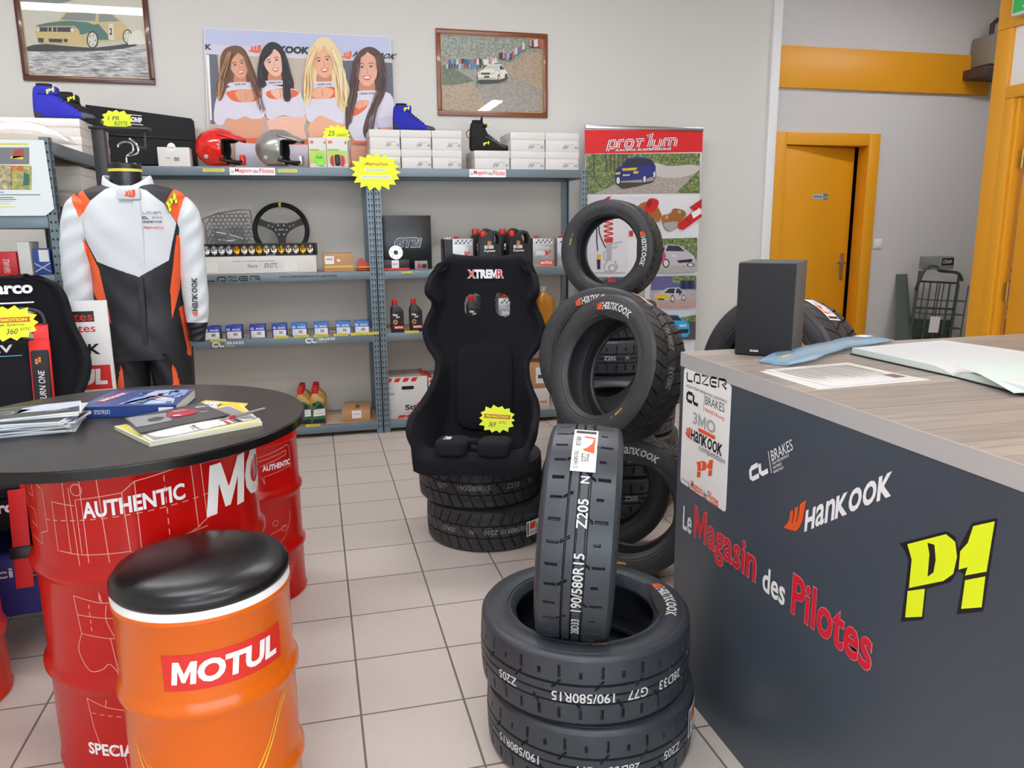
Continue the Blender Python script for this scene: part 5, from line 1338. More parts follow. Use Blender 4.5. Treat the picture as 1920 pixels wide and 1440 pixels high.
# ---- shoes: side outline lofted from heel to toe
def shoe(label, mtx, body, sole, high=False, cap=None, cat='shoe', piping=None):
    t = thing('racing_shoe', label, cat, mtx=mtx)
    if not high: st_ = [(-.128, .020, .085, .016), (-.122, .006, .150, .026), (-.108, .004, .174, .033), (-.07, .004, .180, .037), (-.035, .004, .178, .037), (-.015, .004, .145, .038), (.01, .004, .114, .039), (.05, .004, .082, .042), (.09, .004, .052, .045), (.12, .004, .045, .043), (.145, .008, .038, .034), (.158, .014, .028, .018)]
    else: st_ = [(-.125, .020, .09, .016), (-.118, .006, .175, .028), (-.10, .004, .200, .036), (-.06, .004, .205, .040), (-.03, .004, .198, .040), (-.01, .004, .150, .040), (.01, .004, .112, .040), (.05, .004, .078, .043), (.09, .004, .058, .046), (.12, .004, .050, .044), (.145, .008, .042, .034), (.158, .014, .030, .018)]
    rings = []
    for x, z0, z1, w in crom(st_, 5):
        r = []; h = (z1-z0)/2; c = (z0+z1)/2
        for j in range(28):
            a = 2*PI*j/28; cs, sn = math.cos(a), math.sin(a)
            ww = w*(1-.25*max(0, sn)*(1 if z1 > .1 else .6))
            r.append((x, math.copysign(abs(cs)**.7, cs)*ww, c+math.copysign(abs(sn)**.75, sn)*h))
        rings.append(r)
    m = MB(body); m.m(sole); m.m(cap or body); n = len(rings[0]); fs = []; fm = []
    vs = [q for r in rings for q in r]
    for i in range(len(rings)-1):
        for j in range(n):
            f = (i*n+j, i*n+(j+1) % n, (i+1)*n+(j+1) % n, (i+1)*n+j); c = sum((Vector(vs[q]) for q in f), Vector())/4
            fm.append(1 if c.z < .017 or (c.x < -.095 and c.z < .05-.3*(c.x+.128)) else (2 if c.x > .095 and c.z < .048 else 0)); fs.append(f)
    m.add(vs, fs, True, fm); m.ci = 0; m.add(rings[0], [tuple(range(n))]); m.add(rings[-1], [tuple(range(n))[::-1]]); m.build('upper', t, sharp=60)
    m = MB(M('shoe_inner', '#0a0a0c', .8)); zt = .179 if not high else .204
    m.loft([[(-.068+.038*math.cos(a)*s, .026*math.sin(a)*s, zt+dz) for a in [2*PI*i/20 for i in range(20)]] for s, dz in ((1, -.01), (1.0, .006), (.8, .006), (.7, -.02))], True, True); m.build('collar', t)
    m = MB(M('lace_'+body.name, '#15153a' if not high else '#08080a', .7))
    for i in range(6):
        x = .0+i*.016; z = (.122 if not high else .125)-i*.0115; m.tube(spline([(x, -.028, z-.014), (x, 0, z+.004), (x, .028, z-.014)], 4, False), .0028, 6)
    m.build('laces', t)
    m = MB(); y = -.0395 if not high else -.0415
    if high:
        logo_p1(m, plane((-.045, y-.003, .035), (.052, 0, 0), (0, 0, .035)), YBURST, None); m.build('emblem', t)
        s = MB(body); s.rbox(-.045, .002, -.039, .039, .165, .183, .004); s.build('strap', t); m = MB(); logo_p1(m, plane((-.012, -.0396, .160), (.024, 0, 0), (0, 0, .028)), YBURST, None); m.build('emblem', t)
        s = MB(body); s.tube(spline([(-.122, 0, .15), (-.145, 0, .13), (-.14, 0, .10), (-.122, 0, .09)], 5, False), .003, 6); s.tube([(-.04, 0, .195), (-.035, 0, .235)], [.012, .006], 8); s.build('pull_tab', t)
        s = MB(M('piping_grey', '#7c7c80', .4)); s.tube(spline([(-.02, -.041, .10), (.03, -.0435, .075), (.08, -.046, .048), (.12, -.044, .03)], 5, False), .0025, 6); s.build('piping', t)
    else:
        s = MB(body); s.rbox(-.100, -.004, -.0375, .0375, .130, .170, .005); s.build('strap', t)
        m = MB(); logo_p1(m, plane((-.062, -.0382, .128), (.046, 0, 0), (0, 0, .040)), YBURST, None); m.build('emblem', t)
    return t
SBLU = M('shoe_blue', '#1c1f9e', .8, bump=.3, bscale=400); SSOL = M('shoe_sole', '#2b2b30', .6); SCAP = M('shoe_cap', '#4a4a52', .7); SBK = M('shoe_black', '#0c0c0e', .8)
def sm(x, y, z, rz): return Matrix.Translation((x, y, z)) @ Matrix.Rotation(math.radians(rz), 4, 'Z')
shoe('blue racing shoe on the white shoe boxes beside the poster', sm(.645, .33, Z1+.2505, 0), SBLU, SSOL, cap=SCAP)
shoe('black racing boot with laces standing on a single white shoe box', sm(1.165, .30, Z1+.1255, 0), SBK, M('sole_black', '#101012', .6), high=True)
# ---- helmets
def helmet(label, x, y, z, shell, cupm, rz):
    t = thing('open_face_helmet', label, 'helmet', (x, y, z), math.radians(rz), 'open face rally helmets')
    rx, ry, rzz = .150, .118, .128; cz = .125; m = MB(shell); N, K = 72, 44; vs = []; keep = []
    def pos(th, ph, s=1.0):
        c = math.cos(ph); x = rx*math.cos(th)*c; y = ry*math.sin(th)*c; z = rzz*math.sin(ph)
        if z < 0: x *= 1-.10*(z/rzz)**2; y *= 1-.06*(z/rzz)**2
        if z < -.108: z = -.108-.15*(z+.108)*-1*0
        return Vector((x*s, y*s, cz+z*s))
    for i in range(N):
        for k in range(K+1): vs.append(pos(2*PI*i/N, -PI/2+PI*k/K))
    fs = []
    for i in range(N):
        for k in range(K):
            f = (i*(K+1)+k, ((i+1) % N)*(K+1)+k, ((i+1) % N)*(K+1)+k+1, i*(K+1)+k+1); c = sum((vs[q] for q in f), Vector())/4
            # face opening at +x; lower front cut away in a curve
            zz = c.z-cz; edge = .035+.075*max(0, (zz+.10)/.16)**.8 if zz < .06 else 9
            if zz < -.100: continue
            if c.x > (.040-.30*zz*0+.030*max(0, (-zz-.03)/.07)*0) and zz < .050-.0*c.x and c.x > .028+.055*math.sin(max(0, min(1, (zz+.10)/.15))*PI)*-.6+.02: continue
            fs.append(f)
    m.add([tuple(q) for q in vs], fs, True); o = m.build('shell', t, sharp=0)
    s = o.modifiers.new('t', 'SOLIDIFY'); s.thickness = .010; s.offset = -1
    # padded lining
    m = MB(M('lining_black', '#09090a', .85)); vs = []; fs = []
    for i in range(48):
        for k in range(31): vs.append(pos(2*PI*i/48, -PI/2+PI*k/30, .915))
    for i in range(48):
        for k in range(30):
            f = (i*31+k, ((i+1) % 48)*31+k, ((i+1) % 48)*31+k+1, i*31+k+1); c = sum((vs[q] for q in f), Vector())/4; zz = c.z-cz
            if zz < -.096 or (c.x > .052 and zz < .042): continue
            fs.append(f)
    m.add([tuple(q) for q in vs], fs, True); o = m.build('lining', t, sharp=0); s = o.modifiers.new('t', 'SOLIDIFY'); s.thickness = .022; s.offset = -1
    # peak
    m = MB(shell); rr = []
    for q, (xx, w, z_) in enumerate(((.055, .105, .075), (.10, .094, .064), (.14, .080, .052), (.165, .064, .042), (.172, .050, .038))):
        rr.append([(xx-.035*(abs(u)**2)*(w/.1), w*u, cz+z_+.026*(1-u*u)*(1-q*.12)) for u in [-1+2*j/16 for j in range(17)]])
    m.loft(rr, True, False, closed=False); o = m.build('peak', t, sharp=0); s = o.modifiers.new('t', 'SOLIDIFY'); s.thickness = .006
    # intercom arm and mouth guard
    m = MB(BLK); m.tube(spline([(.02, -.112, cz-.075), (.08, -.105, cz-.088), (.125, -.07, cz-.090), (.145, -.02, cz-.085)], 6, False), .010, 10); m.tube(spline([(.02, .112, cz-.075), (.08, .105, cz-.088), (.125, .07, cz-.090), (.145, .02, cz-.085)], 6, False), .010, 10); m.build('intercom_arm', t)
    m = MB(cupm); m.rbox(.128, .160, -.034, .034, cz-.105, cz-.040, .012); m.build('mouth_cup', t)
    m = MB(STEEL); m.cyl((-.055, -.112, cz-.060), (-.055, -.120, cz-.060), .013, 18); m.cyl((.035, -.114, cz+.030), (.035, -.118, cz+.030), .006, 12); m.cyl((.030, -.116, cz+.012), (.030, -.120, cz+.012), .005, 12); m.build('anchor', t)
    return t
helmet('glossy red open-face helmet on the top shelf', -.615, .34, Z1+.002, M('helmet_red', '#e01d12', .15, coat=.8), M('cup_red', '#d3221a', .3), -8)
helmet('silver open-face helmet on the top shelf beside a red one', -.245, .34, Z1+.002, M('helmet_silver', '#a9a9a3', .25, .55, coat=.6), M('cup_silver', '#b9bcc0', .3, .6), -12)
# ---- black bag, small card box
P = PY(.42); o = P(300, 308); t = thing('parts_bag', 'black fabric equipment bag with white OMP logo behind the helmets', 'bag', (o.x, .42, Z1))
L = [P(160, 196), P(240, 206), P(358, 222), P(366, 308), P(150, 308)]; L = [(p.x-o.x, max(0.0, p.z-Z1)) for p in L]
MB(M('bag_black', '#141416', .8, bump=.3, bscale=300)).prism(L, plane((0, 0, 0), (1, 0, 0), (0, 0, 1)), (0, .14, 0)).build('body', t)
q0, q1 = P(190, 252), P(362, 262); m = MB(BLK); m.tube([(q0.x-o.x, -.004, q0.z-Z1), (q1.x-o.x, -.004, q1.z-Z1)], .005, 8); m.build('seam', t)
q0, q1 = P(246, 229), P(267, 231); f = plane((q0.x-o.x, -.0015, q0.z-Z1), (q1.x-q0.x, 0, q1.z-q0.z), (0, 0, .045)); m = MB(TXTW).text('OMP', f, 0, 0, 1, .75, bold=.05); m.lines([[(-.05, -.25), (1.05, -.25)], [(0, 1.0), (1, 1.0)]], f, .1); m.build('lettering', t)
a, b, z = dims(297, 357, 276, 307, .24)
def deco(t, w, h):
    f = front(w, h); m = MB(STK).d2([(x*1+.45, y+1.0) for x, y in ell(0, 0, .13, .22, 20)], f); m.m(INK).text('oulu', off(f, (0, -1, 0), .0006), .36, .93, .18, .12); m.text('oulu', f, .25, .42, .12, .08)
    for i in range(9): m.d2([(.50+i*.02, .3), (.508+i*.02+.004*(i % 2), .3), (.508+i*.02+.004*(i % 2), .5), (.50+i*.02, .5)], f)
    m.build('label', t)
carton('accessory_box', 'small white accessory box with a round sticker before the black bag', 'box', a, b, .24, .13, Z1, z, CWH, deco)
# ---- ear muffs in their boxes
def muff(label, px0, px1, col, pink):
    a, b, z = dims(px0, px1, 258, 311, .25)
    def deco(t, w, h):
        f = front(w, h); m = MB(M('print_lime', '#a9c94f', .4)).d2([(.05, .16), (.95, .16), (.95, .58), (.05, .58)], f); m.m(RED).text('3M', f, .08, .80, .2, .1, bold=.05); m.m(M('print_moss', '#9aa84a', .4)).d2([(.05, .58), (.6, .58), (.6, .63), (.05, .63)], f); m.m(CR).d2([(.88, .8), (.95, .8), (.95, .88), (.88, .88)], f); m.m(GINK).text('ear protection', f, .6, .04, .3, .05); m.build('box_print', t)
        if not pink:
            m = MB(col); m.lathe([(.0, -.028), (.02, -.026), (.030, -.014), (.033, 0), (.030, .01)], 24); o = m.build('ear_muff', t); o.rotation_euler = (PI/2, 0, 0); o.location = (.012, .0, .055); o.scale = (1, 1.25, .8)
            MB(INK).text('kid', plane((-.008, -.0285, .062), (1, 0, 0), (0, 0, 1)), 0, 0, .032, .016, bold=.02).build('ear_muff_print', t)
        else:
            for x, rz in ((-.030, 25), (.030, -20)):
                m = MB(col); m.lathe([(.0, -.022), (.016, -.02), (.024, -.010), (.026, .004)], 20); o = m.build('ear_muff', t); o.rotation_euler = (PI/2, 0, math.radians(rz)); o.location = (x, .0, .050); o.scale = (.7, 1.4, .8)
            m = MB(BLK); pad(m, -.018, .018, -.020, .01, .018, .090); m.build('head_band', t)
    return carton('earmuff_box', label, 'box', a, b, .25, .10, Z1, z, CWH, deco)
muff('earmuff box with lime green cup beside the silver helmet', 581, 613, M('lime', '#7fd81f', .3), False)
muff('earmuff box with pink cups beside the shoe boxes', 614, 653, M('pink', '#d9326e', .3), True)
mt = Matrix.Translation(PY(.30)(631, 250)+Vector((0, 0, -.01)))
promo(None, 'yellow starburst price sign reading 25 above the earmuff boxes', mt, .19, .13, (('25', -.3, -.05, .25, .25), ('GARANTI', .0, -.08, .35, .15), ('tout casque', -.2, -.32, .5, .13)), 7, head=None, k=13)
# big starburst on the beams
P = PY(.12); c = P(705, 322); t = thing('starburst_sign', 'large yellow starburst sign hung over the shared shelf post', 'sign', (c.x, .140, c.z))
f = plane((0, 0, 0), (1, 0, 0), (0, 0, 1)); MB(YBURST).prism(burst_outline(17, .168, .122, .78, 3), f, (0, .012, 0)).build('card', t)
m = MB(); g = off(f, (0, -1, 0), .001); logo_magasin(m, lambda a, b: g(a-.075, b+.038), .155, .024, RED, GINK); m.m(STK).d2([(-.07, .004), (.07, .004), (.07, .020), (-.07, .020)], g); m.d2([(-.10, -.042), (.10, -.042), (.10, -.024), (-.10, -.024)], g)
m.m(GINK).text('ARTICLES DE COMPETITION', off(f, (0, -1, 0), .0016), -.063, .008, .126, .008); m.text('VENTE EN MAGASIN UNIQUEMENT', off(f, (0, -1, 0), .0016), -.092, -.037, .184, .008); m.build('lettering', t)

# ---- level two, left bay
P = PY(.27)
a, b, z = dims(330, 594, 481, 508, .235)
def deco(t, w, h):
    f = front(w, h); m = MB(GINK).text('RAMPE LED PHARES ADDITIONNELS', f, .40, .68, .30, .08); m.m(INK).text('Notre', f, .50, .33, .07, .22, shear=.3); m.text('870 ETTC', f, .62, .30, .10, .28, shear=.3); m.m(CSH).d2([(.17, .1), (.29, .1), (.29, .65), (.17, .65)], f); m.d2([(.76, .1), (.86, .1), (.86, .65), (.76, .65)], f); m.build('box_print', t)
carton('long_white_box', 'long white carton under the light bar', 'box', a, b, .235, .16, Z2, z, CWH, deco)
t = thing('led_light_bar', 'black LED light bar with a row of reflectors on a long white carton', 'light bar', (P(480, 481).x, .27, z+.001))
x0, x1 = P(350, 470).x-t.location.x, P(590, 470).x-t.location.x; h = .082
m = MB(BLK); m.rbox(x0, x1, .018, .075, 0, h, .006); m.box(x0, x1, 0, .02, 0, .008).box(x0, x1, 0, .02, h-.008, h); m.build('housing', t)
m = MB(BLK); m.rbox(x1-.004, x1+.018, .0, .07, -.0, h, .008); m.build('end_cap', t)
n = 17; pw = (x1-x0-.01)/n
for i in range(n):
    m = MB(CHR if i % 3 else M('chrome_amber', '#d8b84a', .15, 1.0)) if i > 5 else MB(CHR); cx = x0+.005+pw*(i+.5)
    m.lathe([(pw*.46, 0), (pw*.40, .010), (pw*.26, .018), (pw*.12, .021)], 20, caps=False); m.m(M('led_amber', '#e0b02a', .3) if i > 5 else M('led_grey', '#c9ccd2', .3)); m.lathe([(pw*.12, .020), (0, .018)], 12, caps=False)
    o = m.build('reflector', t); o.rotation_euler = (-PI/2, 0, 0); o.location = (cx, -.002, h/2); o.scale = (1, .80*h/pw*1.15/1.15, 1)
MB(TXTW).text('LAZER', plane(((x0+x1)/2+.09, -.001, .001), (1, 0, 0), (0, 0, 1)), 0, 0, .06, .006).build('lettering', t)
# steering wheel
c = PY(.40)(527, 428); R_ = .172
t = thing('steering_wheel', 'black suede three-spoke steering wheel with yellow centre mark', 'steering wheel', mtx=Matrix.Translation((c.x, .42, c.z-.012)) @ Matrix.Rotation(math.radians(-8), 4, 'X') @ Matrix.Rotation(PI/2, 4, 'X'))
SUED = M('suede_black', '#101012', .85)
MB(SUED).tube([(R_*math.cos(2*PI*i/64), R_*math.sin(2*PI*i/64), 0) for i in range(64)], .0165, 14, closed=True).build('rim', t)
m = MB(M('mark_yellow', '#d8c13a', .6)); m.tube([(R_*math.cos(PI/2+q), R_*math.sin(PI/2+q), 0) for q in (-.045, 0, .045)], .0172, 14); m.build('centre_mark', t)
SPK = M('spoke_black', '#0c0c0d', .6)
for an in (158, 22, 270):
    m = MB(SPK); f = lambda a, b, an=math.radians(an): Vector((a*math.cos(an)-b*math.sin(an), a*math.sin(an)+b*math.cos(an), -.004))
    hs = [[(x+.0065*math.cos(2*PI*i/10), .0065*math.sin(2*PI*i/10)) for i in range(10)] for x in (.062, .088)] if an != 270 else []
    m.prism([(.028, -.040), (.05, -.028), (.11, -.020), (.160, -.024), (.160, .024), (.11, .020), (.05, .028), (.028, .040)], f, (0, 0, .006), hs); m.build('spoke', t)
m = MB(SPK).lathe([(.0, .006), (.046, .006), (.048, -.004), (.046, -.006), (0, -.006)], 36); m.m(STEEL)
for i in range(6): m.lathe([(.0045, .005), (.0045, .009), (0, .010)], 8, c=(.036*math.cos(i*PI/3), .036*math.sin(i*PI/3), 0))
m.m(TXTW).text('sparco', lambda a, b: Vector((a-.016, b-.004, .0068)), 0, 0, .032, .009); m.build('hub', t)
# plastic bag with a cargo net
P = PY(.42)
t = thing('bagged_cargo_net', 'clear plastic bag holding a black hexagonal cargo net', 'bag', (P(430, 480).x, .405, Z2)); o = Vector((t.location.x, .405, Z2))
def lp(x, y): q = P(340+x/4.8, 360+y/4.8)-o; return (q.x, q.z)
F_ = lambda a, b: Vector((a, .006+.03*b/.35+.006*math.sin(a*40+b*30), max(b, .001)))
outl = [lp(*q) for q in ((185, 245), (330, 190), (520, 160), (615, 160), (640, 330), (672, 520), (650, 620), (260, 620), (235, 460), (215, 300))]
m = MB(M('net_black', '#0d0d0e', .7)); cx0 = min(a for a, b in outl); cz1 = max(b for a, b in outl)
hx = .0165; L = []
for r in range(-2, 16):
    for q in range(0, 15):
        ccx = cx0+q*hx*1.75+(r % 2)*hx*.875; ccz = r*hx*1.52
        pts = [(ccx+hx*math.cos(PI/6+k*PI/3), ccz+hx*math.sin(PI/6+k*PI/3)) for k in range(4)]
        if all(inside(p, outl) for p in pts): L.append(pts)
m.lines(L, F_, .0058); m.lines([outl+[outl[0]]], F_, .006); m.build('net', t)
m = MB(M('dark_contents', '#3b3a3c', .4)); m.d2([lp(*q) for q in ((290, 330), (560, 310), (590, 520), (560, 610), (300, 610))], lambda a, b: F_(a, b)+Vector((0, .004, 0))); m.m(M('glint', '#c8c8c8', .2)); m.lines([[lp(*q) for q in ((310, 360), (420, 380), (560, 420))], [lp(*q) for q in ((330, 430), (440, 440), (480, 430))]], lambda a, b: F_(a, b)+Vector((0, -.002, 0)), .006); m.build('contents', t)
m = MB(M('clear_film', '#f4f4f2', .12, alpha=.08)); m.d2([lp(*q) for q in ((170, 200), (400, 140), (620, 115), (660, 300), (690, 620), (230, 620))], lambda a, b: F_(a, b)+Vector((0, -.006, 0))); m.build('film', t)
a, b, z = dims(362, 383, 421, 460, .40)
carton('small_white_box', 'small white box with a black dial picture behind the suit sleeve', 'box', a-.03, b, .42, .08, Z2, z-.02, CWH, lambda t, w, h: MB(INK).d2(rrect(.60, .95, .2, .6, .1), front(w, h)).build('box_print', t))
a, b, z = dims(607, 663, 475, 505, .21)
def deco(t, w, h):
    f = front(w, h); m = MB(STK).d2([(.06, .42), (.36, .42), (.36, .85), (.06, .85)], f); m.m(GINK)
    for i in range(11): m.d2([(.10+i*.02, .62), (.11+i*.02, .62), (.11+i*.02, .75), (.10+i*.02, .75)], off(f, (0, -1, 0), .0006))
    m.m(M('tape_yellow', '#e0b33c', .4)).d2([(.06, .22), (.99, .22), (.99, .33), (.06, .33)], f); m.m(STK).d2([(.46, .55), (.56, .55), (.56, .68), (.46, .68)], f); m.build('label', t)
carton('cardboard_box', 'small cardboard box with white label beside the light bar', 'box', a, b, .21, .16, Z2, z, CARD, deco)
P = PY(.24); q = P(684, 503); t = thing('tow_straps', 'red and yellow tow straps in a small heap beside the slotted post', 'strap', (q.x, .25, Z2))
m = MB(M('strap_red', '#c8372e', .6)); pad(m, -.055, .055, -.03, .06, .002, .018); m.build('red_strap', t)
m = MB(M('strap_yellow', '#dcb32c', .6)); pad(m, -.05, .06, -.035, .04, .019, .032); m.build('yellow_strap', t)
m = MB(M('strap_pink', '#c84a45', .5)); m.prism([(-.05, .033), (-.04, .075), (-.01, .085), (.01, .06), (.05, .045), (.055, .034)], plane((0, -.02, 0), (1, 0, 0), (0, 0, 1)), (0, .05, 0)); m.build('folded_strap', t)

# ---- level two, right bay
def can(label, x0, x1, y0, dep, z0, z1, face, group='flat silver oil cans'):
    t = thing('oil_can', label, 'oil can', ((x0+x1)/2, y0, z0), 0, group); w = (x1-x0)/2; h = z1-z0
    TIN = M('tin_silver', '#b5b7b8', .32, .6); MB(TIN).rbox(-w, w, 0, dep, .001, h, .004).build('can_body', t)
    MB(RED).lathe([(.016, 0), (.017, .012), (.012, .016), (0, .016)], 18, c=(-w*.5, dep/2, h)).build('cap', t)
    f = front(w, h); m = MB(M('tin_white', '#d9dbdc', .4)).d2([(.08, .80), (.92, .80), (.92, .97), (.08, .97)], f); g = off(f, (0, -1, 0), .0007); m.m(GINK)
    for i in range(4):
        for k in range(2): m.d2([(.12+i*.2+k*.1, .82+k*.07), (.20+i*.2+k*.1, .83+k*.07), (.22+i*.2+k*.1, .89+k*.07), (.14+i*.2+k*.1, .88+k*.07)], g)
    m.m(TXTW).text(face, f, .18, .62, .6, .08); m.text('300', f, .10, .40, .46, .16, bold=.04, shear=.3); m.m(RED).text('V', f, .56, .40, .32, .17, bold=.06, shear=.3); m.d2([(.30, .06), (.95, .06), (.95, .22), (.30, .22)], f); m.m(TXTW).text('MOTUL', g, .34, .09, .57, .10, bold=.05, shear=.1); m.build('can_print', t)
    return t
def edge_can(label, x, y0, z0, h):
    """can seen edge on: dark side and rim"""
    t = thing('oil_can', label, 'oil can', (x, y0, z0), 0, 'dark oil cans standing edge on')
    MB(M('tin_dark', '#2a2b2e', .35, .3)).rbox(-.011, .011, 0, .17, .001, h, .003).build('can_body', t)
    MB(STK).lathe([(.007, 0), (.007, .012), (0, .012)], 12, c=(0, .03, h)).build('cap', t)
def jug(label, x, y, z, h, group, front_=True):
    """five litre jug, handle on the right"""
    t = thing('oil_jug', label, 'oil jug', (x, y, z), 0, group); s = h/.32
    JB = M('jug_black', '#1d1e21', .38); f = plane((0, 0, 0), (s, 0, 0), (0, 0, s))
    out = [(-.085, .006), (-.08, 0), (.10, 0), (.105, .006), (.105, .20), (.075, .225), (.098, .235), (.098, .285), (.07, .315), (.02, .318), (-.005, .295), (-.025, .285), (-.06, .285), (-.066, .265), (-.078, .245), (-.085, .21)]
    out = [(-.085, .006), (-.08, 0), (.092, 0), (.098, .006), (.098, .175), (.100, .255), (.075, .300), (.035, .312), (.008, .292), (-.012, .270), (-.03, .262), (-.068, .262), (-.085, .20)]
    hole = [(.030, .235), (.058, .195), (.074, .200), (.076, .250), (.062, .282), (.038, .285), (.022, .265)]
    m = MB(JB).prism(out, f, (0, .10, 0), [hole]); m.m(M('jug_rib', '#111214', .4))
    m.build('jug_body', t)
    MB(RED).lathe([(.026*s, 0), (.027*s, .005), (.027*s, .040*s), (.022*s, .046*s), (0, .046*s)], 24, c=(-.048*s, .05, .262*s)).build('cap', t)
    m = MB(M('jug_label', '#131316', .3)).d2([(-.066, .02), (.060, .02), (.062, .15), (.045, .215), (-.05, .215), (-.066, .16)], off(f, (0, -1, 0), .0008)); g = off(f, (0, -1, 0), .0016)
    m.m(TXTW).text('8100', g, -.050, .160, .080, .030, bold=.05); m.text('X-power', g, -.054, .130, .100, .024, bold=.03)
    m.m(M('oil_amber', '#c8772a', .3)).d2([(-.025, .19), (.012, .19), (.008, .225), (-.02, .225)], g); m.m(M('label_brown', '#3a1f17', .3)).d2([(.0, .05), (.058, .05), (.058, .12), (.02, .12)], g)
    m.m(RED).d2([(-.02, .020), (.070, .020), (.070, .050), (-.02, .050)], g); m.m(TXTW).text('MOTUL', off(f, (0, -1, 0), .0022), -.014, .026, .078, .018, bold=.05); m.build('label', t)
    return t
a, b, z = dims(714, 811, 404, 503, .30)
def deco(t, w, h):
    f = front(w, h); m = MB(M('print_silver')).text('GT2i', f, .28, .40, .54, .20, bold=.07, shear=.25); m.m(M('print_darksilver', '#3e4146', .3)).text('GT2i', off(f, (0, -1, 0), .0008), .295, .418, .51, .165, bold=.02, shear=.25); m.m(GINK).d2([(.02, .97), (.16, .97), (.16, .99), (.02, .99)], f); m.build('box_print', t)
carton('black_parts_box', 'large glossy black box marked GT2i', 'box', a, b, .32, .13, Z2, z, M('box_black', '#16191c', .28, noise=.5, nscale=12), deco)
a, b, z = dims(716, 768, 487, 505, .20)
def deco(t, w, h):
    f = front(w, h); m = MB(RED).d2([(0, .02), (1, .02), (1, .22), (0, .22)], f); m.m(STK).d2([(.36, .2), (.62, .2), (.62, .95), (.36, .95)], f); m.m(INK).text('EIBACH', off(f, (0, -1, 0), .0007), .40, .5, .18, .2); m.build('box_print', t)
carton('spacer_box', 'flat black and red box under a bare wheel spacer', 'box', a, b, .20, .10, Z2, z, M('box_dark', '#222327', .4), deco); zz = z
c = PY(.22)(742, 468); t = thing('wheel_spacer', 'bare aluminium wheel spacer disc standing on a small box', 'wheel spacer', mtx=Matrix.Translation((c.x, .225, zz+.0475)) @ Matrix.Rotation(math.radians(-10), 4, 'X') @ Matrix.Rotation(PI/2, 4, 'X'))
SPC = M('spacer_alu', '#d3d2c6', .28, .8); m = MB(SPC); f = plane((0, 0, .006), (1, 0, 0), (0, 1, 0)); R0 = .0475
m.prism(ell(0, 0, R0, R0, 48), f, (0, 0, -.014), [ell(0, 0, .016, .016, 24)]+[ell(.033*math.cos(q), .033*math.sin(q), .0035, .0035, 10) for q in [PI/4+i*PI/3 for i in range(6)]], True); m.m(BLK).lathe([(.016, .0), (0, .0)], 24, caps=False); m.build('disc', t)
a, b, z = dims(778, 802, 489, 503, .22)
t = carton('blister_pack', 'small clear pack of red and black fittings by the spacer box', 'pack', a, b, .22, .04, Z2, z, M('blister', '#8a8a8a', .2), lambda t, w, h: (MB(CR).rbox(-w*.6, -.002, -.006, 0, h*.2, h*.75, .003).build('red_fitting', t), MB(BLK).rbox(.006, w*.8, -.006, 0, h*.2, h*.65, .004).build('black_fitting', t)))
xs = lambda px, Y=.24: PY(Y)(px, 470).x
for i, (px, nm) in enumerate(((837, 'leftmost'), (841.5, 'middle'), (846, 'rightmost'))): edge_can('dark oil can seen edge on, '+nm+' of three beside the silver can', xs(px), .25, Z2, .205)
can('flat silver oil can left of the two black jugs', xs(849), xs(888), .25, .10, Z2, Z2+.208, '2T POWER')
jug('black five litre oil jug, front left of the pair before the seat', xs(918), .22, Z2, .270, 'black five litre oil jugs')
jug('black five litre oil jug, front right of the pair before the seat', xs(972), .22, Z2, .270, 'black five litre oil jugs')
jug('black oil jug behind the left front jug, red cap showing', xs(906, .40), .42, Z2, .285, 'black five litre oil jugs')
jug('black oil jug behind the right front jug, red cap showing', xs(957, .40), .42, Z2, .285, 'black five litre oil jugs')
can('flat silver oil can right of the two black jugs', xs(1000), xs(1040), .25, .10, Z2, Z2+.205, '2T POWER')
can('flat silver oil can half hidden by the upright tyre', xs(1047), xs(1086), .27, .10, Z2, Z2+.205, '4T LE MANS')

# ---- level three: brake pad boxes, bottles
CLB = M('cl_blue', '#2440a6', .35); CLB2 = M('cl_azure', '#2f6fc0', .35)
def padbox(label, px0, px1, pt, pb, k):
    Yf = .185; a, b, z = dims(px0, px1, pt, pb, Yf); z = Z3+.088
    t = thing('brake_pad_box', label, 'box', ((a+b)/2, Yf, Z3), math.radians(-3), 'blue boxes of brake pads'); w = (b-a)/2
    MB(CLB if k < 4 else CLB2).rbox(-w, w, 0, .09, .0005, .088, .002).build('box', t)
    f = front(w, .088); m = MB(STK).d2([(.08, .03), (.97, .03), (.97, .56), (.08, .56)], f); m.m(TXTW); logo_cl(m, plane((-w*.88, -.001, .058), (2*w, 0, 0), (0, 0, 1.0)), .018*0+.17, .05) if False else m.text('CL', f, .06, .64, .24, .17, bold=.06); m.text('BRAKES', f, .42, .64, .50, .13, bold=.03)
    g = off(f, (0, -1, 0), .0007); m.m(GINK).text('RC6', g, .15, .40, .14, .07); m.text('4021', g, .15, .24, .14, .07); m.text('CIRCUIT', g, .15, .09, .3, .06)
    for i in range(8): m.d2([(.46+i*.035, .24), (.475+i*.035+.006*(i % 3), .24), (.475+i*.035+.006*(i % 3), .46), (.46+i*.035, .46)], g)
    m.m(TXTW).text('CL', plane((-w*.8, .02, .0890), (1, 0, 0), (0, 1, 0)), 0, 0, .03, .022, bold=.05); m.build('box_print', t)
pos = ((382, 416), (424, 457), (469, 501), (511, 541), (547, 579), (589, 619), (630, 661), (665, 696))
pn = ('blue brake pad box next to the suit sleeve, first of the row', 'second blue brake pad box from the suit sleeve', 'third blue brake pad box from the suit sleeve', 'fourth blue brake pad box from the suit sleeve', 'fourth blue brake pad box from the shared post', 'third blue brake pad box from the shared post', 'second blue brake pad box from the shared post', 'blue brake pad box next to the shared post, last of the row')
for k, ((a, b), n) in enumerate(zip(pos, pn)): padbox(n, a, b-3, 602, 632, k)
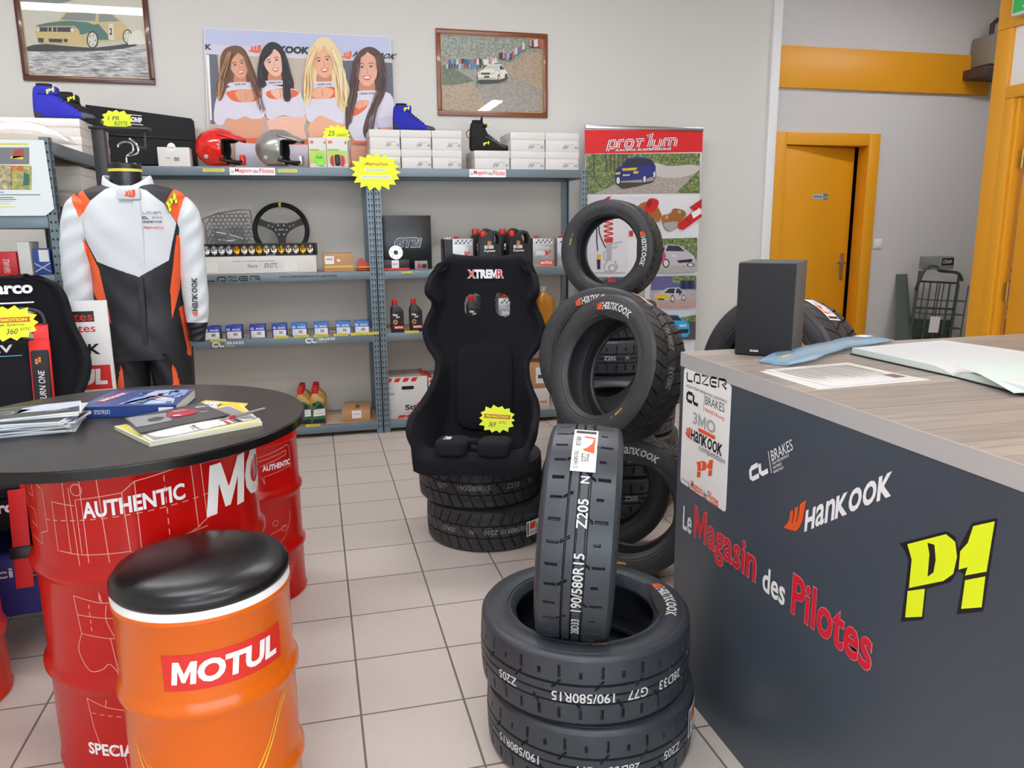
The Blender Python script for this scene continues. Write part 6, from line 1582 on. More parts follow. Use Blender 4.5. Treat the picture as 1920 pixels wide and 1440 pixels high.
def bottle(label, x, y, z, h, body, cap, group, label_fn=None, rz=0, lean=0):
    """flat one litre oil bottle, shouldered, spout to the left"""
    t = thing('oil_bottle', label, 'oil bottle', (x, y, z), math.radians(rz), group); s = h/.25
    rings = []
    for zz, cx, hx, hy in crom([(0, 0, .048, .030), (.004, 0, .050, .032), (.05, 0, .051, .033), (.14, 0, .051, .033), (.165, -.002, .049, .032), (.19, -.010, .036, .028), (.205, -.014, .022, .022), (.215, -.015, .0165, .0165), (.222, -.015, .0165, .0165)], 4):
        rings.append([(s*(cx+math.copysign(abs(math.cos(a))**.55, math.cos(a))*hx), s*math.copysign(abs(math.sin(a))**.55, math.sin(a))*hy, s*zz) for a in [2*PI*i/32 for i in range(32)]])
    MB(body).loft(rings).build('bottle_body', t)
    MB(cap).lathe([(.020*s, .216*s), (.021*s, .220*s), (.020*s, .248*s), (.016*s, .252*s), (0, .252*s)], 20, c=(-.015*s, 0, 0)).build('cap', t)
    m = MB(); f = plane((-.046*s, -.0345*s, .012*s), (.092*s, 0, 0), (0, 0, .14*s)); label_fn(m, f); m.build('label', t)
    return t
def lab_dct(m, f):
    m.m(M('label_black', '#18181a', .4)).d2([(0, 0), (1, 0), (1, 1), (0, 1)], f); g = off(f, (0, -1, 0), .0007); m.m(TXTW).text('Gear', g, .12, .82, .42, .13, bold=.04, shear=.2); m.text('300', g, .36, .70, .32, .10, bold=.04, shear=.2)
    m.m(M('gear_bronze', '#b88a55', .35)).d2([(.32+(.22 if i % 2 else .17)*math.cos(PI*i/12), .48+(.16 if i % 2 else .125)*math.sin(PI*i/12)) for i in range(24)], g); m.m(INK).d2(ell(.32, .48, .07, .05, 14), off(f, (0, -1, 0), .0012)); m.m(RED).d2([(.2, .10), (1, .10), (1, .27), (.2, .27)], g); m.m(TXTW).text('MOTUL', off(f, (0, -1, 0), .0012), .26, .13, .68, .10, bold=.05); m.m(GINK).text('75W90', g, .6, .4, .3, .05)
BOT = M('bottle_black', '#232427', .4); BG_ = M('bottle_gold', '#b98f4e', .35); BGO = M('bottle_amber', '#b5791d', .3, .2); RC = M('cap_red', '#cf1f1f', .35); GC = M('cap_grey', '#a8a39a', .4)
x3 = lambda px, Y=.2: PY(Y)(px, 600).x
bottle('black one litre oil bottle nearest the shared shelf post', x3(745), .215, Z3, .225, BOT, RC, 'black one litre oil bottles', lab_dct)
bottle('black one litre oil bottle between its twin and the racing seat', x3(780), .215, Z3, .225, BOT, RC, 'black one litre oil bottles', lab_dct)
bottle('black one litre oil bottle seen through the left slot of the racing seat', x3(888), .215, Z3, .235, BOT, RC, 'black one litre oil bottles', lab_dct)
for i, px in enumerate((905, 911, 917)): edge_can('dark oil can seen edge on through the seat slot, '+('left', 'middle', 'right')[i]+' of three', x3(px, .27), .275, Z3, .215)
can('flat silver oil can seen through the right slot of the racing seat', x3(936), x3(978), .22, .10, Z3, Z3+.21, '15W-50')
can('flat silver oil can at the right of the racing seat, edge showing', x3(992), x3(1004), .20, .12, Z3, Z3+.17, '5W-40')
def lab_gold(m, f):
    m.m(BGO).d2([(.1, .1), (.9, .1), (.9, .9), (.1, .9)], f)
for i in range(5): bottle('amber oil bottle with grey cap in a receding row, '+('nearest', 'second', 'third', 'fourth', 'farthest')[i]+' of five', 1.570-i*.052, .225+i*.080, Z3, .285, BGO, GC, 'amber oil bottles', lab_gold)
# ---- bottom level
def lab_cas(m, f):
    m.m(M('label_green', '#1f6a44', .4)).d2([(0, 0), (1, 0), (1, .92), (.5, 1.12), (.1, .9)], f); g = off(f, (0, -1, 0), .0007); m.m(STK).d2([(.15, .35), (1, .38), (1, .72), (.2, .68)], g); m.m(INK).d2([(.1, 0), (1, 0), (1, .22), (.1, .2)], g); m.d2(ell(.25, .95, .12, .08, 14), g); m.d2([(.35, .75), (.95, .75), (.7, 1.0)], g); m.m(RED).text('Castrol', off(f, (0, -1, 0), .0012), .3, .60, .55, .06); m.m(GINK).text('EDGE 0W-30', off(f, (0, -1, 0), .0012), .3, .46, .6, .06)
x4 = lambda px, Y=.22: PY(Y)(px, 780).x
for c in range(2):
    for r in range(4):
        bottle('gold oil bottle with red cap, '+('front', 'second', 'third', 'last')[r]+' of the '+('left' if c == 0 else 'right')+' file on the bottom shelf', x4(570 if c == 0 else 597)+r*.004, .215+r*.075, Z4, .255, BG_, RC, 'gold oil bottles with red caps', lab_cas)
a, b, z = dims(642, 695, 766, 791, .20)
t = thing('cardboard_box', 'closed brown cardboard box with white label on the bottom shelf', 'box', ((a+b)/2, .20, Z4), math.radians(-6)); w = (b-a)/2
MB(CARD).rbox(-w, w, 0, .26, .0005, .085, .003).build('box', t); MB(STK).d2([(.35, .3), (.68, .3), (.68, .95), (.35, .95)], front(w, .085)).m(GINK).text('FR 4021', off(front(w, .085), (0, -1, 0), .0007), .42, .6, .2, .1).build('label', t)
m = MB(INK).text('RUPES', lambda u, v: Vector((.02-v, .05+u, .0862)), 0, 0, .12, .03, bold=.02); m.build('box_print', t)
SIL = M('box_silvergrey', '#a9a197', .5)
def stilo(label, px0, px1):
    a, b, z = dims(px0, px1, 707, 783, .20)
    def deco(t, w, h):
        f = front(w, h); m = MB(RED); 
        for i in range(4): m.d2([(.0+i*.2, .89), (.12+i*.2, .89), (.18+i*.2, .985), (.05+i*.2, .985)], f)
        for i in range(4): m.d2([(.25+i*.19, .02), (.42+i*.19, .02), (.48+i*.19, .085), (.31+i*.19, .085)] if i < 3 else [(.78, .03), (1, .03), (1, .1), (.82, .1)], f)
        m.m(INK).text('Stilo', f, .45, .20, .46, .13, bold=.03); m.m(RED).d2([(.70, .24), (.86, .20), (.84, .42), (.74, .34)], off(f, (0, -1, 0), .0007)); m.text('www.stilo.it', f, .45, .12, .45, .04); m.m(BLK).d2(rrect(.38, .68, .70, .785, .04), f); m.m(GINK).text('CASQUE', f, .05, .74, .12, .03)
        for i in range(8): m.d2([(.07+i*.018, .58), (.078+i*.018, .58), (.078+i*.018, .64), (.07+i*.018, .64)], f)
        m.build('box_print', t)
        k = MB(SIL).box(-w*.985, w*.985, .006, .29, h, h+.003); k.m(RED).box(-w*.985, -w*.8, .006, .29, h+.003, h+.0035).box(w*.75, w*.985, .006, .29, h+.003, h+.0035); k.m(BLK).box(-.002, .0, .006, .29, h+.003, h+.0038); k.m(GINK).text('54 57', plane((-w*.7, .05, h+.0042), (1, 0, 0), (0, 1, 0)), 0, 0, .07, .05); k.build('top_flap', t)
    carton('helmet_box', label, 'box', a, b, .20, .30, Z4, z, CWH, deco)
stilo('white and red helmet carton marked Stilo, beside the shared post', 725, 803)
stilo('white and red helmet carton, half hidden behind the racing seat', 806, 884)
a, b, z = dims(985, 1030, 729, 783, .20)
carton('white_carton', 'white carton at the right of the racing seat, lower of two', 'box', a, b, .20, .3, Z4, z, CWH, lambda t, w, h: MB(CARD).d2([(.6, .3), (.9, .3), (.9, .4), (.6, .4)], front(w, h)).build('box_print', t)); z0 = z+.001
a, b, z = dims(985, 1028, 682, 728, .21)
carton('parcel', 'cardboard parcel with white address label at the right of the seat, upper of two', 'box', a, b, .21, .25, z0, z, CARD, lambda t, w, h: MB(STK).d2([(.45, .2), (.95, .2), (.95, .85), (.45, .85)], front(w, h)).m(GINK).d2([(.55, .4), (.85, .4), (.85, .55), (.55, .55)], off(front(w, h), (0, -1, 0), .0006)).build('label', t))

# ------------------------------------------------------------------ the shelving at the left and what it carries
LX = -1.165
def lbox(name, label, x0, x1, y0, y1, z0, z1, mat, deco=None, cat='box', group=None):
    t = thing(name, label, cat, ((x0+x1)/2, (y0+y1)/2, z0), 0, group); w, d = (x1-x0)/2, (y1-y0)/2
    MB(mat).rbox(-w, w, -d, d, .0005, z1-z0, .002).build('box', t)
    if deco: deco(t, w, d, z1-z0)
    return t
def lid(t, w, d, h): MB(CWH).rbox(-w-.003, w+.003, -d-.003, d+.003, h-.04, h+.001, .002).build('lid', t)
for i, (y0, y1) in enumerate(((-.60, -.31), (-.30, -.01))):
    for k in range(2):
        lbox('shoe_box', ('upper' if k else 'lower')+' big white box on the left shelving, '+('front column', 'back column')[i], LX-.40, LX-.03, y0, y1, 1.815+k*.088, 1.815+k*.088+.0865, CWH, lid, group='white boxes on the left shelving')
SZ = 1.815+.1755; Pa, Pb = PY(-.47)(118, 228), PY(-.27)(150, 232)
shoe('blue racing shoe on the white boxes of the left shelving', sm(Pa.x, -.47, SZ, 6), SBLU, SSOL, cap=SCAP)
shoe('black racing shoe beside a blue one on the left shelving', sm(Pb.x, -.22, SZ, 6), SBK, SSOL, cap=SCAP)
t = thing('plastic_bag', 'crumpled clear plastic bag on top of the left shelving', 'bag', (LX-.12, -1.05, 1.817))
m = MB(M('bag_clear', '#f0f0ea', .15, alpha=.55)); random.seed(21); rows = []
for i in range(17):
    u = i/16; hh = .045*math.sin(PI*u)**.6+.004
    rows.append([(-.24+u*.40+random.uniform(-.006, .006), .13*math.cos(2*PI*j/18)*(.6+.4*math.sin(PI*u))+random.uniform(-.006, .006), hh+hh*.95*math.sin(2*PI*j/18)+random.uniform(0, .006)) for j in range(18)])
m.loft(rows); m.build('film', t, sharp=20)
for i, (y0, y1) in enumerate(((-.69, -.36), (-.35, -.02))):
    for k in range(2): lbox('shoe_box', ('upper' if k else 'lower')+' white box under the top board of the left shelving, '+('front' if i == 0 else 'back')+' column', LX-.36, LX-.03, y0, y1, 1.490+k*.128, 1.490+k*.128+.126, CWH, lid, group='white boxes on the left shelving')
lbox('folded_garment', 'dark navy folded garment on the left shelving', LX-.22, LX-.03, -1.18, -.94, 1.49, 1.535, M('garment_navy', '#23263c', .8), cat='garment')
t = thing('plastic_bag', 'grey plastic bag of parts on the left shelving behind the suit', 'bag', (LX-.10, -.82, 1.49)); m = MB(M('bag_grey', '#a5a29f', .3, alpha=.75)); pad(m, -.09, .07, -.10, .10, .002, .13); m.build('film', t)
def dcol(hexs, txt=None):
    def f(t, w, d, h):
        g = plane((-w, -d-.001, 0), (2*w, 0, 0), (0, 0, h)); m = MB(M('tag_white', '#e6e4df', .5))
        if txt: m.text(txt, lambda a, b: g(.35+b*.3, .1+a*.6), 0, 0, 1, 1)
        else: m.d2([(.35, .5), (.95, .5), (.95, .95), (.35, .95)], g); m.lines([[(0, .1), (1, .45)], [(0, .45), (1, .1)]], g, .03)
        m.build('box_print', t)
    return f
zb = 1.225
lbox('parts_box', 'red parts box at the left edge on the left shelving', -1.46, -1.375, -1.19, -1.06, zb, zb+.105, M('box_red', '#c4202c', .4), dcol('', 'OPEN PARTS'))
lbox('parts_box', 'tall white parts box beside a red one on the left shelving', -1.370, -1.318, -1.18, -1.05, zb, zb+.150, CWH)
lbox('parts_box', 'blue and white parts box on the left shelving', -1.308, -1.240, -1.18, -1.05, zb, zb+.118, M('box_blue', '#2b4a9a', .4), dcol(''))
lbox('parts_box', 'dark parts box beside the near post of the left shelving', -1.234, -1.200, -1.17, -1.02, zb, zb+.115, M('box_charcoal', '#2e3138', .5))
t = thing('plastic_bag', 'clear bag hanging over the shelf edge behind the suit', 'bag', (LX-.12, -.85, zb)); m = MB(M('bag_grey')); pad(m, -.08, .08, -.14, .14, .002, .06); m.build('film', t)
# price sheet on its end
P = PY(-1.262); a, b = P(-25, 405), P(82, 262); t = thing('price_sheet', 'laminated sheet with racing photos on the end of the left shelving', 'sheet', (b.x, -1.262, a.z))
x0 = a.x-b.x; hh = P(40, 262).z-a.z; x1 = .0
m = MB(M('sheet_white', '#dfe6e6', .25)); m.prism([(x0, 0), (x1-.03, 0), (x1+.008, .03), (x1, hh), (x0, hh)], plane((0, 0, 0), (1, 0, 0), (0, 0, 1)), (0, .002, 0)); m.build('sheet_body', t)
def q(x, y): p = P(x/5.5385, 160+y/5.5385); return (p.x-b.x, p.z-a.z)
m = MB(); f = plane((0, -.001, 0), (1, 0, 0), (0, 0, 1)); g = off(f, (0, -1, 0), .0007)
def R4(x0, y0, x1, y1, mat, ff=f): m.m(mat).d2([q(x0, y1), q(x1, y1), q(x1, y0), q(x0, y0)], ff)
R4(-60, 600, 290, 620, YLB); R4(-60, 645, 305, 820, M('photo_grey', '#77777a', .4)); R4(-60, 830, 120, 1085, MF('photo_mix1', ['#3d3a3f', '#8b8a85', '#c2b26a', '#e0e0da'], 60)); R4(115, 835, 330, 1085, MF('photo_mix2', ['#4e5a35', '#8f8f70', '#b7b13f', '#dcdcd0'], 50))
m.m(M('photo_red', '#a5473f', .4)).d2([q(130, 760), q(250, 740), q(240, 660), q(150, 670)], g); m.m(YLB).d2([q(110, 760), q(240, 770), q(240, 735), q(115, 735)], g)
m.m(RED).text('L\'ECHAPPEE', lambda u, v: g(q(118, 885)[0]+u*(q(250, 885)[0]-q(118, 885)[0]), q(118, 885)[1]+v*.02), 0, 0, 1, 1, bold=.03); m.m(M('print_teal', '#2f6a5a', .4)).d2([q(240, 1040), q(300, 1040), q(310, 930), q(250, 900)], g)
for y, w_, mt_ in ((1110, 40, CLB2), (1137, 420, M('print_teal')), (1165, 140, GINK), (1185, 170, GINK), (1205, 140, M('print_green')), (1230, 95, YLB), (1262, 160, YLB)): R4(-60, y-4, w_, y+4, mt_)
m.build('print', t)

# ------------------------------------------------------------------ flat printed things: each layer of ink lies a hair over the one below
class Art:
    def __init__(s, P, origin, T, n=(0, -1, 0), step=.00025):
        s.m = MB(); s.P = P; s.o = Vector(origin); s.T = T; s.n = Vector(n); s.k = 0; s.step = step
    def f(s):
        s.k += 1; d = s.n*(s.step*s.k)
        return lambda x, y: s.P(*s.T(x, y))-s.o+d
    def p(s, mat, pts, sm=0, holes=()):
        s.m.m(mat).d2(spline(pts, sm) if sm else pts, s.f(), holes); return s
    def e(s, mat, x, y, rx, ry, rot=0, n=20): return s.p(mat, ell(x, y, rx, ry, n, 0, rot))
    def l(s, mat, lines, w): s.m.m(mat).lines(lines, s.f(), w); return s
    def t(s, mat, st, x0, y0, x1, y1, h, bold=.03, shear=0):
        """text along the base line (x0,y0)-(x1,y1) with height h (all in picture units, y down)"""
        f = s.f(); dx, dy = x1-x0, y1-y0
        s.m.m(mat).text(st, lambda a, b: f(x0+a*dx, y0+a*dy-b*h), 0, 0, 1, 1, bold=bold, shear=shear); return s
FOL = MF('foliage_green', ['#20301a', '#4c6236', '#7f8f58', '#b9bd8c'], 45)
FOLG = MF('foliage_grey', ['#4a574b', '#7c8778', '#a5aa9a', '#c6c6b6'], 55)
GRAV = MF('gravel', ['#837d76', '#a39c93', '#bdb6ac'], 70)
LEAFL = MF('leaf_litter', ['#6d6a4e', '#a39478', '#c4ab93', '#8f9d6d'], 80)
ROADP = MF('photo_road', ['#8f8a8d', '#aaa49f', '#b9b2aa'], 40, stretch=(.6, 1, 2))
SNOWP = MF('photo_snow', ['#55525b', '#85828a', '#d9d8d0', '#e6e4da'], 22, stretch=(.5, 1, 4))
SKYP = M('print_sky', '#bac0dd', .45); SKYP2 = M('print_haze', '#cdc9da', .45)
SKIN = [M('print_skin'+str(i), h, .45) for i, h in enumerate(('#d99c7a', '#e8b79f', '#e6aa85', '#e0a488'))]
SKD = M('print_skin_shade', '#c67f5e', .45); TOPW = M('print_top_white', '#d4d1de', .45); TOPS = M('print_top_grey', '#c5c3d6', .45); ORGP = M('print_orange3', '#e0622c', .45)
LIP = M('print_lip', '#c4575a', .45); EYE = M('print_eye', '#3a2a26', .45); TEETH = M('print_teeth', '#f4efec', .45)
# ---- poster of four women in white tops
POY = .604
T2 = lambda x, y: (360+x/4, y/4)
P = PY(POY); o = P(560, 310); o = Vector((o.x, POY, Z1)); t = thing('poster', 'large poster of four women in white tops propped behind the helmets', 'poster', o)
C = [T2(*q) for q in ((88, 206), (1490, 276), (1525, 1290), (130, 1290))]; C = [P(*q)-o for q in C]
MB(STK).prism([(C[0].x, C[0].z), (C[1].x, C[1].z), (C[2].x, max(.001, C[2].z)), (C[3].x, .001)][::-1], plane((0, 0, 0), (1, 0, 0), (0, 0, 1)), (0, .006, 0)).build('panel', t)
A = Art(P, o, T2)
yb = 1268
A.p(SKYP, [(92, 210), (1486, 279), (1522, yb), (134, yb)])
A.p(SKYP2, [(98, 330), (1494, 420), (1500, 470), (104, 405)])
A.p(M('print_building', '#bcae9f', .45), [(104, 405), (1500, 470), (1522, yb), (134, yb)])
A.p(M('print_dark', '#5d5f6b', .45), [(104, 405), (190, 410), (230, 930), (140, 930)]); A.p(M('print_dark'), [(1130, 455), (1220, 455), (1240, 700), (1150, 700)]); A.p(M('print_dark'), [(1440, 470), (1502, 472), (1512, 760), (1440, 760)])
A.p(TXTW, [(104, 410), (128, 412), (150, 900), (138, 900)])
A.t(INK, 'K', 100, 372, 148, 376, 42, .05)
for x, y, w_ in ((418, 340, 100), (1118, 385, 80)):
    for pl in FLAME: A.p(ORGP, [(x+a*w_, y+60-b*62) for a, b in pl])
A.t(INK, 'NKOOK', 590, 395, 880, 408, 55, .06, .1); A.t(INK, 'HANKOOK', 1200, 425, 1530, 447, 42, .06, .1)
HB = M('print_hair_brown', '#6d4630', .5); HBL = M('print_hair_tan', '#c89a63', .5); HK = M('print_hair_black', '#231d22', .5); HY = M('print_hair_blonde', '#ecd3a0', .5); HYD = M('print_hair_gold', '#cfa566', .5); HD = M('print_hair_dark', '#4a332f', .5)
def woman(hair_back, body, skin, face, orange, bust, belly, hair_front, hcol, streak, scol, name):
    A.p(hcol, hair_back, 5)
    if belly: A.p(skin, belly, 3)
    A.p(TOPW, body, 3)
    fx, fy, rx, ry, rot = face
    A.p(ORGP, orange, 3); A.p(skin, bust, 4)
    bx = sum(p[0] for p in bust)/len(bust); by = sum(p[1] for p in bust)/len(bust); A.l(SKD, [spline([(bx-2, by-25), (bx+3, by+5), (bx, by+28)], 4, False)], 6)
    nx = fx+math.sin(rot)*ry*-.3
    A.p(SKD, [(nx-rx*.50, fy+ry*.55), (nx+rx*.50, fy+ry*.55), (nx+rx*.62, fy+ry*1.38), (nx-rx*.62, fy+ry*1.38)], 3)
    A.p(TOPW, [(nx-rx*1.1, fy+ry*1.32), (nx+rx*1.2, fy+ry*1.28), (nx+rx*1.25, fy+ry*1.55), (nx-rx*1.15, fy+ry*1.60)], 3)
    A.t(INK, 'HANKOOK', nx-rx*.6, fy+ry*1.52, nx+rx*.75, fy+ry*1.49, 14, .03)
    # face: egg outline, features turned with the head
    c, s_ = math.cos(rot), math.sin(rot); R_ = lambda a, b: (fx+a*rx*c-b*ry*s_, fy+a*rx*s_+b*ry*c)
    A.p(skin, [R_(*q) for q in ((0, -1), (.62, -.82), (.95, -.25), (.90, .25), (.62, .72), (.22, .99), (-.22, .99), (-.62, .72), (-.90, .25), (-.95, -.25), (-.62, -.82))], 5)
    for sx in (-1, 1):
        A.l(EYE, [spline([R_(sx*.62, -.24), R_(sx*.42, -.33), R_(sx*.18, -.26)], 4, False)], 5)
        A.p(TEETH, [R_(sx*.55, -.08), R_(sx*.38, -.15), R_(sx*.22, -.08), R_(sx*.38, -.03)], 3); A.p(EYE, ell(*R_(sx*.38, -.09), rx*.09, ry*.06, 10)); A.l(EYE, [spline([R_(sx*.58, -.08), R_(sx*.38, -.16), R_(sx*.20, -.08)], 4, False)], 4)
    A.l(SKD, [spline([R_(.02, -.05), R_(.08, .22), R_(-.02, .27), R_(-.10, .24)], 4, False)], 4)
    A.p(LIP, [R_(-.36, .46), R_(-.12, .42), R_(0, .44), R_(.12, .42), R_(.36, .46), R_(.16, .66), R_(-.16, .66)], 4); A.p(TEETH, [R_(-.27, .48), R_(.27, .48), R_(.12, .57), R_(-.12, .57)], 3)
    for hf in hair_front: A.p(hcol, hf, 5)
    for q in streak: A.p(scol, q, 5)
woman([(215, 430), (250, 365), (330, 342), (395, 372), (440, 460), (480, 560), (520, 680), (570, 830), (540, 872), (480, 760), (300, 760), (250, 900), (200, 800), (180, 660), (205, 560)],
      [(190, 720), (290, 650), (420, 640), (510, 700), (545, 868), (450, 892), (400, 872), (330, 898), (262, 885), (230, 940), (165, 905)], SKIN[0], (352, 492, 68, 98, -.28),
      [(262, 690), (400, 670), (525, 690), (500, 745), (440, 765), (340, 765), (285, 740)], [(325, 690), (400, 672), (485, 690), (455, 755), (405, 768), (350, 752)],
      [(265, 890), (545, 868), (530, 960), (545, 1070), (530, 1260), (320, 1260), (330, 1060), (262, 960)], [[(250, 420), (300, 380), (345, 395), (300, 450), (285, 560), (250, 690), (205, 760), (185, 660), (215, 560)], [(345, 395), (400, 400), (440, 480), (470, 600), (510, 720), (480, 720), (440, 610), (420, 500), (390, 430)]], HB,
      [[(188, 690), (196, 640), (222, 590), (228, 660), (215, 730), (200, 750)]], HBL, 'a')
woman([(500, 470), (530, 370), (590, 318), (660, 340), (710, 430), (740, 540), (765, 640), (740, 745), (690, 755), (560, 640), (500, 640)],
      [(535, 650), (600, 640), (720, 660), (815, 700), (850, 862), (760, 880), (700, 866), (640, 880), (578, 895), (530, 800)], SKIN[1], (612, 472, 74, 104, -.30),
      [(560, 690), (680, 665), (800, 690), (760, 735), (640, 745), (575, 735)], [(590, 685), (660, 672), (735, 695), (690, 745), (630, 738)],
      [(580, 895), (850, 865), (840, 960), (865, 1080), (860, 1260), (540, 1260), (550, 1060), (575, 960)], [[(560, 340), (620, 330), (600, 400), (545, 460), (530, 560), (560, 640), (500, 650), (498, 480)], [(640, 340), (690, 400), (700, 520), (730, 640), (740, 750), (690, 750), (680, 600), (670, 440)]], HK, [], HK, 'b')
A.p(SKIN[2], [(850, 860), (890, 900), (880, 1010), (1150, 1020), (1160, 900)], 3)
woman([(845, 520), (880, 380), (960, 285), (1040, 300), (1110, 400), (1140, 540), (1185, 700), (1165, 860), (1080, 800), (900, 780), (850, 860), (835, 660)],
      [(850, 760), (900, 660), (1130, 650), (1185, 740), (1150, 920), (1050, 905), (960, 868), (885, 922), (850, 850)], SKIN[2], (985, 468, 84, 116, -.16),
      [(880, 700), (980, 645), (1090, 670), (1080, 730), (960, 745), (895, 735)], [(890, 700), (970, 655), (1060, 680), (1030, 735), (930, 740)],
      [(885, 920), (960, 870), (1150, 915), (1130, 1000), (1160, 1100), (1170, 1260), (860, 1260), (880, 1060)], [[(960, 300), (975, 370), (915, 430), (900, 560), (905, 700), (870, 790), (840, 690), (850, 540), (890, 400)], [(975, 300), (1050, 330), (1110, 450), (1140, 600), (1180, 740), (1150, 850), (1080, 760), (1070, 600), (1065, 470), (1010, 390)]], HY,
      [[(1090, 520), (1115, 640), (1150, 760), (1110, 740), (1080, 620)], [(850, 560), (885, 560), (880, 700), (850, 690)]], HYD, 'c')
woman([(1195, 560), (1215, 450), (1280, 370), (1360, 362), (1430, 430), (1455, 560), (1445, 700), (1400, 820), (1340, 860), (1230, 700), (1190, 760), (1160, 960), (1150, 830), (1180, 700)],
      [(1180, 830), (1250, 720), (1420, 690), (1505, 740), (1515, 960), (1400, 960), (1330, 1064), (1210, 1046), (1165, 920)], SKIN[3], (1308, 520, 88, 128, -.06),
      [(1190, 860), (1240, 790), (1320, 765), (1300, 820), (1230, 870)], [(1225, 770), (1300, 750), (1330, 775), (1270, 815), (1235, 815)],
      [(1205, 1046), (1330, 1060), (1335, 1260), (1205, 1260)], [[(1270, 385), (1310, 400), (1240, 470), (1225, 600), (1240, 720), (1200, 860), (1160, 980), (1150, 840), (1190, 700), (1195, 560)], [(1310, 390), (1390, 400), (1450, 520), (1450, 680), (1400, 800), (1330, 900), (1310, 1040), (1280, 980), (1320, 840), (1390, 700), (1405, 560), (1385, 450)]], HD, [], HD, 'd')
def strands(a, b, c, n, sp, mats, w=5, seed=1):
    r = random.Random(seed)
    for i in range(n):
        k = (i/(n-1)-.5)*2*sp; j = lambda q, s_=1: (q[0]+k*s_+r.uniform(-4, 4), q[1]+r.uniform(-12, 12))
        p0, p1, p2 = j(a, .5), j(b), j(c, 1.1); m1 = ((p0[0]+p1[0])/2+r.uniform(-8, 8), (p0[1]+p1[1])/2); m2 = ((p1[0]+p2[0])/2+r.uniform(-14, 14), (p1[1]+p2[1])/2)
        A.l(mats[i % len(mats)], [spline([p0, m1, p1, m2, p2], 5, False)], w)
HB2 = M('print_hair_mid', '#8a5f40', .5); HD2 = M('print_hair_umber', '#6b4c44', .5); HK2 = M('print_hair_sheen', '#3f3940', .5); HY2 = M('print_hair_pale', '#f6e6c2', .5)
strands((290, 400), (225, 580), (205, 720), 9, 24, [HB2, HBL, HB], 5, 1); strands((395, 420), (455, 600), (530, 830), 8, 18, [HB2, HB, HD], 5, 2)
strands((545, 400), (515, 520), (530, 620), 6, 16, [HK2, HK], 5, 3); strands((690, 420), (715, 580), (712, 725), 6, 22, [HK2, HK], 5, 4)
strands((925, 360), (870, 560), (865, 740), 10, 26, [HYD, HY2, HY], 6, 5); strands((1040, 370), (1115, 560), (1130, 800), 12, 30, [HYD, HY2, HY], 6, 6)
strands((1255, 430), (1215, 640), (1170, 930), 8, 18, [HD2, HD, HK], 6, 7); strands((1390, 420), (1425, 620), (1330, 980), 10, 24, [HD2, HD, HK], 6, 8)
A.p(ORGP, [(1205, 1060), (1330, 1064), (1330, 1085), (1205, 1080)])
A.p(ORGP, [(400, 1040), (870, 1050), (860, 1100), (410, 1090)], 2); A.p(TOPW, [(330, 1070), (560, 1090), (870, 1090), (870, 1262), (330, 1262)]); A.p(TOPS, [(1390, 900), (1512, 870), (1515, 960), (1405, 965)], 2); A.p(SKIN[3], [(1400, 965), (1500, 955), (1505, 972), (1410, 980)])
A.m.build('print', t)

# ---- framed rally photographs
FRW = M('frame_mahogany', '#4f2416', .3, coat=.4); FRO = M('frame_oak', '#7d4426', .32, coat=.3); FRI = M('frame_gold', '#c39a5e', .4)
GLASS = bpy.data.materials.new('picture_glass'); GLASS.use_nodes = True
_nt = GLASS.node_tree; _nt.nodes.remove(_nt.nodes['Principled BSDF']); _o = _nt.nodes['Material Output']
_t = _nt.nodes.new('ShaderNodeBsdfTransparent'); _g = _nt.nodes.new('ShaderNodeBsdfGlossy'); _g.inputs['Roughness'].default_value = .01
_f = _nt.nodes.new('ShaderNodeFresnel'); _f.inputs['IOR'].default_value = 1.5; _x = _nt.nodes.new('ShaderNodeMixShader')
_nt.links.new(_f.outputs[0], _x.inputs[0]); _nt.links.new(_t.outputs[0], _x.inputs[1]); _nt.links.new(_g.outputs[0], _x.inputs[2]); _nt.links.new(_x.outputs[0], _o.inputs[0])
def framed(label, x0, x1, z0, z1, fm, art):
    Y = .630; o = Vector(((x0+x1)/2, Y, z0)); t = thing('framed_picture', label, 'picture', o); w = (x1-x0)/2; h = z1-z0; b = .034
    m = MB(fm)
    for (a0, a1, c0, c1) in ((-w, w, 0, b), (-w, w, h-b, h), (-w, -w+b, b, h-b), (w-b, w, b, h-b)): m.rbox(a0, a1, -.022, 0, c0, c1, .006)
    m.m(FRI)
    for (a0, a1, c0, c1) in ((-w+b-.002, w-b+.002, b-.006, b+.004), (-w+b-.002, w-b+.002, h-b-.004, h-b+.006), (-w+b-.006, -w+b+.004, b, h-b), (w-b-.004, w-b+.006, b, h-b)): m.box(a0, a1, -.014, -.002, c0, c1)
    m.build('frame', t)
    A = Art(PY(Y-.003), o, None); art(A, -w+b, w-b, b, h-b); A.m.build('photograph', t)
    MB(GLASS).add([(-w+b, -.0122, b), (w-b, -.0122, b), (w-b, -.0122, h-b), (-w+b, -.0122, h-b)], [(0, 1, 2, 3)]).build('glass', t)
    return t
